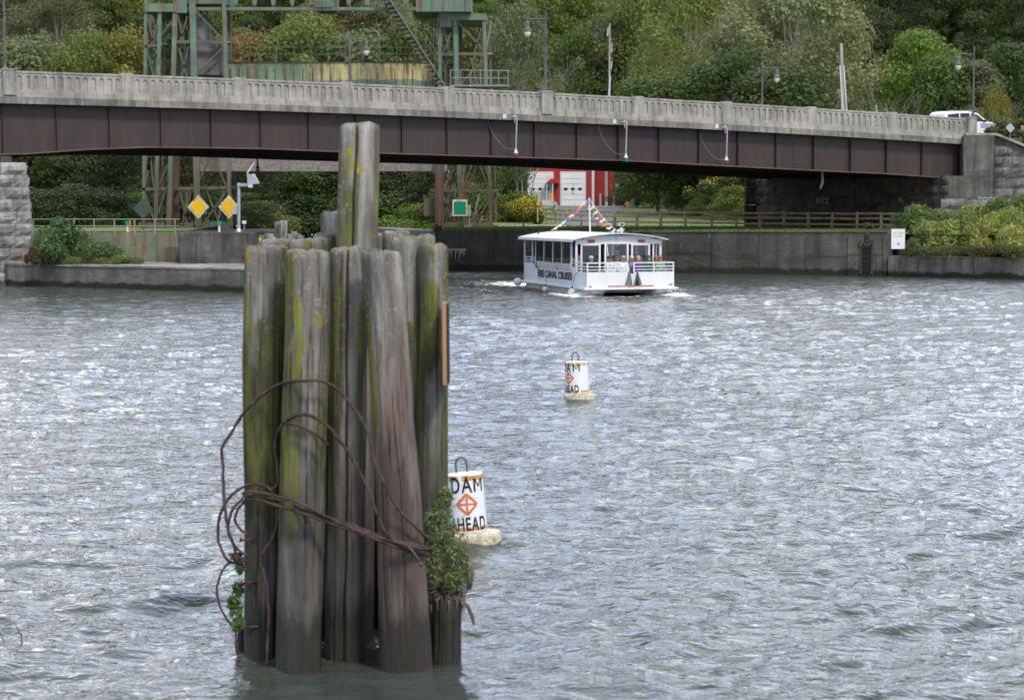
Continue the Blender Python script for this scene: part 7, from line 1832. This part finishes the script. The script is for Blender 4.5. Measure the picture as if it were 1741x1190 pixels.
# reeds at the right
G7 = 'tall reeds and weeds on the right ledge'
spots = [(1560, 372, 114, 28, 26, (.05, .09, .025)), (1600, 380, 113, 30, 26, (.06, .10, .03)), (1578, 405, 111.5, 26, 30, (.12, .15, .045)), (1612, 405, 111, 26, 32, (.11, .15, .04)), (1645, 390, 112, 28, 34, (.10, .14, .04)), (1662, 408, 109.5, 28, 30, (.13, .15, .045)), (1690, 395, 110, 28, 34, (.12, .15, .04)), (1720, 385, 110, 26, 34, (.09, .13, .035)), (1722, 410, 107.5, 28, 28, (.13, .155, .045)), (1655, 368, 114, 24, 22, (.09, .13, .035)), (1700, 358, 113, 26, 22, (.06, .11, .03)), (1735, 355, 112, 22, 24, (.06, .11, .03))]
for i, (px, py, Y, rx, rz2, c) in enumerate(spots):
    herbs('reed_clump', f'pale green arching reed clump on the right ledge, {ORD[i]} counted from the sign outwards', 'reeds', [blob(px, py, Y, rx, rz2), blob(px + 8, py + 14, Y - .6, rx, rz2 * .8)], .46, (c[0] * 2.15, c[1] * 1.9, c[2] * 1.5), 950, .08, .15, droop=.9, seed=20 + i, group=G7, upn=.1, flower=4 if i in (6, 9) else 0)
herbs('weed_clump', 'dark green weeds between the wall notice and the reeds', 'weeds', [blob(1552, 418, 110.5, 14, 14), blob(1568, 405, 110.8, 14, 18), blob(1556, 398, 112, 12, 14)], .22, (.10, .15, .05), 500, .05, .3, seed=49)
herbs('grass_tuft', 'dull grass fringe along the top of the right ledge', 'grass', [blob(1545 + k * 28, 428 - k * .5, 109.8 - k * .55, 20, 9) for k in range(8)], .25, (.075, .09, .03), 420, .25, .12, stems=False, seed=50, upn=0)
herbs('weed_clump', 'small weeds growing out of the ladder recess in the lock wall', 'weeds', [blob(1466, 416, 110.6, 10, 6), blob(1474, 404, 110.9, 6, 14)], .16, (.075, .10, .03), 130, .1, .4, seed=51)
herbs('weed_clump', 'weeds on top of the lock wall under the bridge end', 'weeds', [blob(1475, 384, 114, 12, 5), blob(1530, 374, 116, 16, 14)], .2, (.05, .09, .025), 250, .05, .4, seed=52)
# goldenrod
for i, (px, py, Y, rx, rz2, c, fl) in enumerate(((862, 362, 156, 24, 20, (.09, .14, .03), 260), (888, 358, 154, 22, 22, (.12, .15, .03), 700), (905, 352, 158, 18, 16, (.12, .15, .03), 420), (845, 352, 158, 18, 26, (.05, .10, .02), 0), (878, 340, 164, 26, 16, (.07, .13, .025), 60), (910, 366, 150, 14, 12, (.10, .13, .03), 160))):
    herbs('goldenrod', ('yellow flowering goldenrod' if fl > 100 else 'green leafy undergrowth') + f' left of the barn drive, {ORD[i]} clump', 'plant', [blob(px, py, Y, rx, rz2), blob(px + 4, py + 6, Y, rx * .8, rz2 * .8)], .26, c, 800, .1, .4, seed=60 + i, flower=fl, group='goldenrod clumps left of the barn drive')
for i, (px, py, Y, rx, rz2, fl) in enumerate(((1205, 318, 158, 20, 13, 55), (1238, 308, 162, 20, 14, 75), (1172, 330, 158, 10, 9, 25))):
    herbs('goldenrod', f'yellow flowered shrub on the slope before the red house, {ORD[i]} clump', 'plant', [blob(px, py, Y, rx, rz2)], .28, (.08, .12, .03), 800, .1, .4, seed=70 + i, flower=fl, group='yellow flowered shrubs before the red house')
# vegetation by the right parapet end
herbs('weed_clump', 'weeds on the embankment in front of the guard rail', 'weeds', [blob(1688, 224, 128.2, 14, 7), blob(1712, 228, 128.2, 16, 10), blob(1735, 234, 128.4, 18, 14), blob(1700, 214, 129.5, 12, 8), blob(1738, 212, 130, 14, 10)], .3, (.09, .11, .03), 500, .2, .35, seed=80)
# undergrowth as a mass on the forest slope and yard edges
def undergrowth():
    rng_ = np.random.default_rng(9); n = 26000
    x = rng_.uniform(-80, 85, n); y = rng_.uniform(208, 300, n); keep = ~((y < 243) & (x > -6) & (x < 60)); x, y = x[keep], y[keep]
    z = np.array([gz_(a, b) for a, b in zip(x, y)]) + rng_.uniform(.1, 1.6, len(x))
    me = leafmesh('undergrowth', np.stack([x, y, z], 1), rng_.normal(size=(len(x), 3)) + np.array([0, -.3, 1]), rng_.uniform(.6, 1.3, len(x)), rng_, .6, .05)
    o = bpy.data.objects.new('undergrowth', me); col.objects.link(o); o.color = (.04, .06, .02, 1); tag(o, 'low undergrowth covering the wooded slope', 'undergrowth', kind='stuff')
undergrowth()
def lawn():
    rng_ = np.random.default_rng(19); n = 42000; x = rng_.uniform(-4.5, 24, n); y = rng_.uniform(112, 139, n)
    wy = np.interp(x, [p[0] for p in WL], [p[1] for p in WL]); keep = (y > wy + .35); x, y, wy = x[keep], y[keep], wy[keep]
    z = np.array([gz_(a, b) for a, b in zip(x, y)]) + rng_.uniform(.0, .09, len(x)) + .03
    me = leafmesh('grass', np.stack([x, y, z], 1), rng_.normal(size=(len(x), 3)) * np.array([1, 1, .2]) + np.array([0, -1, .2]), rng_.uniform(.10, .26, len(x)), rng_, .25, .08)
    o = bpy.data.objects.new('grass', me); col.objects.link(o); o.color = (.13, .19, .05, 1); tag(o, 'short mown grass above the lock wall', 'grass', kind='stuff')
lawn()
# ------------------------------------------------------------------ vines on the near piles
def near(px, py, Y, rx, rz2, ry): return blob(px, py, Y, rx, rz2, ry)
herbs('vine', 'leafy green vine growing over the broken stump at the right of the piles', 'plant', [near(744, 898, 16.95, 30, 46, 24), near(766, 930, 16.95, 34, 42, 24), near(735, 960, 16.85, 18, 36, 16), near(775, 960, 17.0, 24, 34, 22), near(750, 870, 17.1, 18, 28, 16), near(757, 845, 17.2, 14, 18, 12), near(765, 985, 16.95, 22, 24, 16)],  .048, (.17, .23, .08), 400, .06, .30, seed=90, upn=.25)
herbs('vine', 'fine feathery weed hanging at the right side of the vine', 'plant', [near(788, 950, 17.05, 14, 36, 10), near(796, 975, 17.05, 12, 28, 8), near(783, 1000, 17.05, 14, 16, 8)], .045, (.17, .17, .08), 380, .25, .10, droop=.5, seed=91)
herbs('vine', 'small bright vine on the left side of the piles near the water', 'plant', [near(402, 1040, 16.95, 13, 26, 10), near(396, 1025, 16.95, 9, 14, 7), near(405, 1000, 16.98, 10, 16, 7), near(408, 965, 16.98, 8, 12, 6), near(404, 1062, 16.95, 11, 11, 8)],   .055, (.08, .16, .04), 90, .05, .5, seed=92, upn=.25)
mb = MB(); rnd = random.Random(18); mb.norecalc = True
for k in range(34):
    p = at(rnd.uniform(735, 775), rnd.uniform(880, 1000), 16.95); q = p + Vector((rnd.uniform(-.1, .34), rnd.uniform(-.15, .1), rnd.uniform(-.15, .32)))
    mb.tube([p, p.lerp(q, .55) + Vector((0, 0, .05)), q], [.0045, .003, .0012], 4, False)
o = mb.build('dry_stems', M_drystem); tag(o, 'thin dry stems sticking out of the vine at the right of the piles', 'stems')
# matted dead roots on the stump top
mb = MB(); rnd = random.Random(8); mb.norecalc = True
for k in range(26):
    a = rnd.uniform(0, 6.28); p = at(762, 1012, 17.05) + Vector((math.cos(a) * rnd.uniform(.03, .13), math.sin(a) * .12, rnd.uniform(-.02, .07))); q = p + Vector((math.cos(a) * .06, -.03, -rnd.uniform(.05, .2)))
    mb.tube([p, p.lerp(q, .5) + Vector((math.cos(a) * .04, -.03, .03)), q], [.005, .007, .003], 4, False)
o = mb.build('root_mat', plain('dry_roots', (.25, .20, .13), .9, var=.3)); tag(o, 'pale matted dry roots spilling over the broken stump', 'roots')
for (t_, c_, k_) in SP.values():
    if t_.name.startswith('tree'):
        for o in (t_, c_, k_): bpy.data.objects.remove(o)
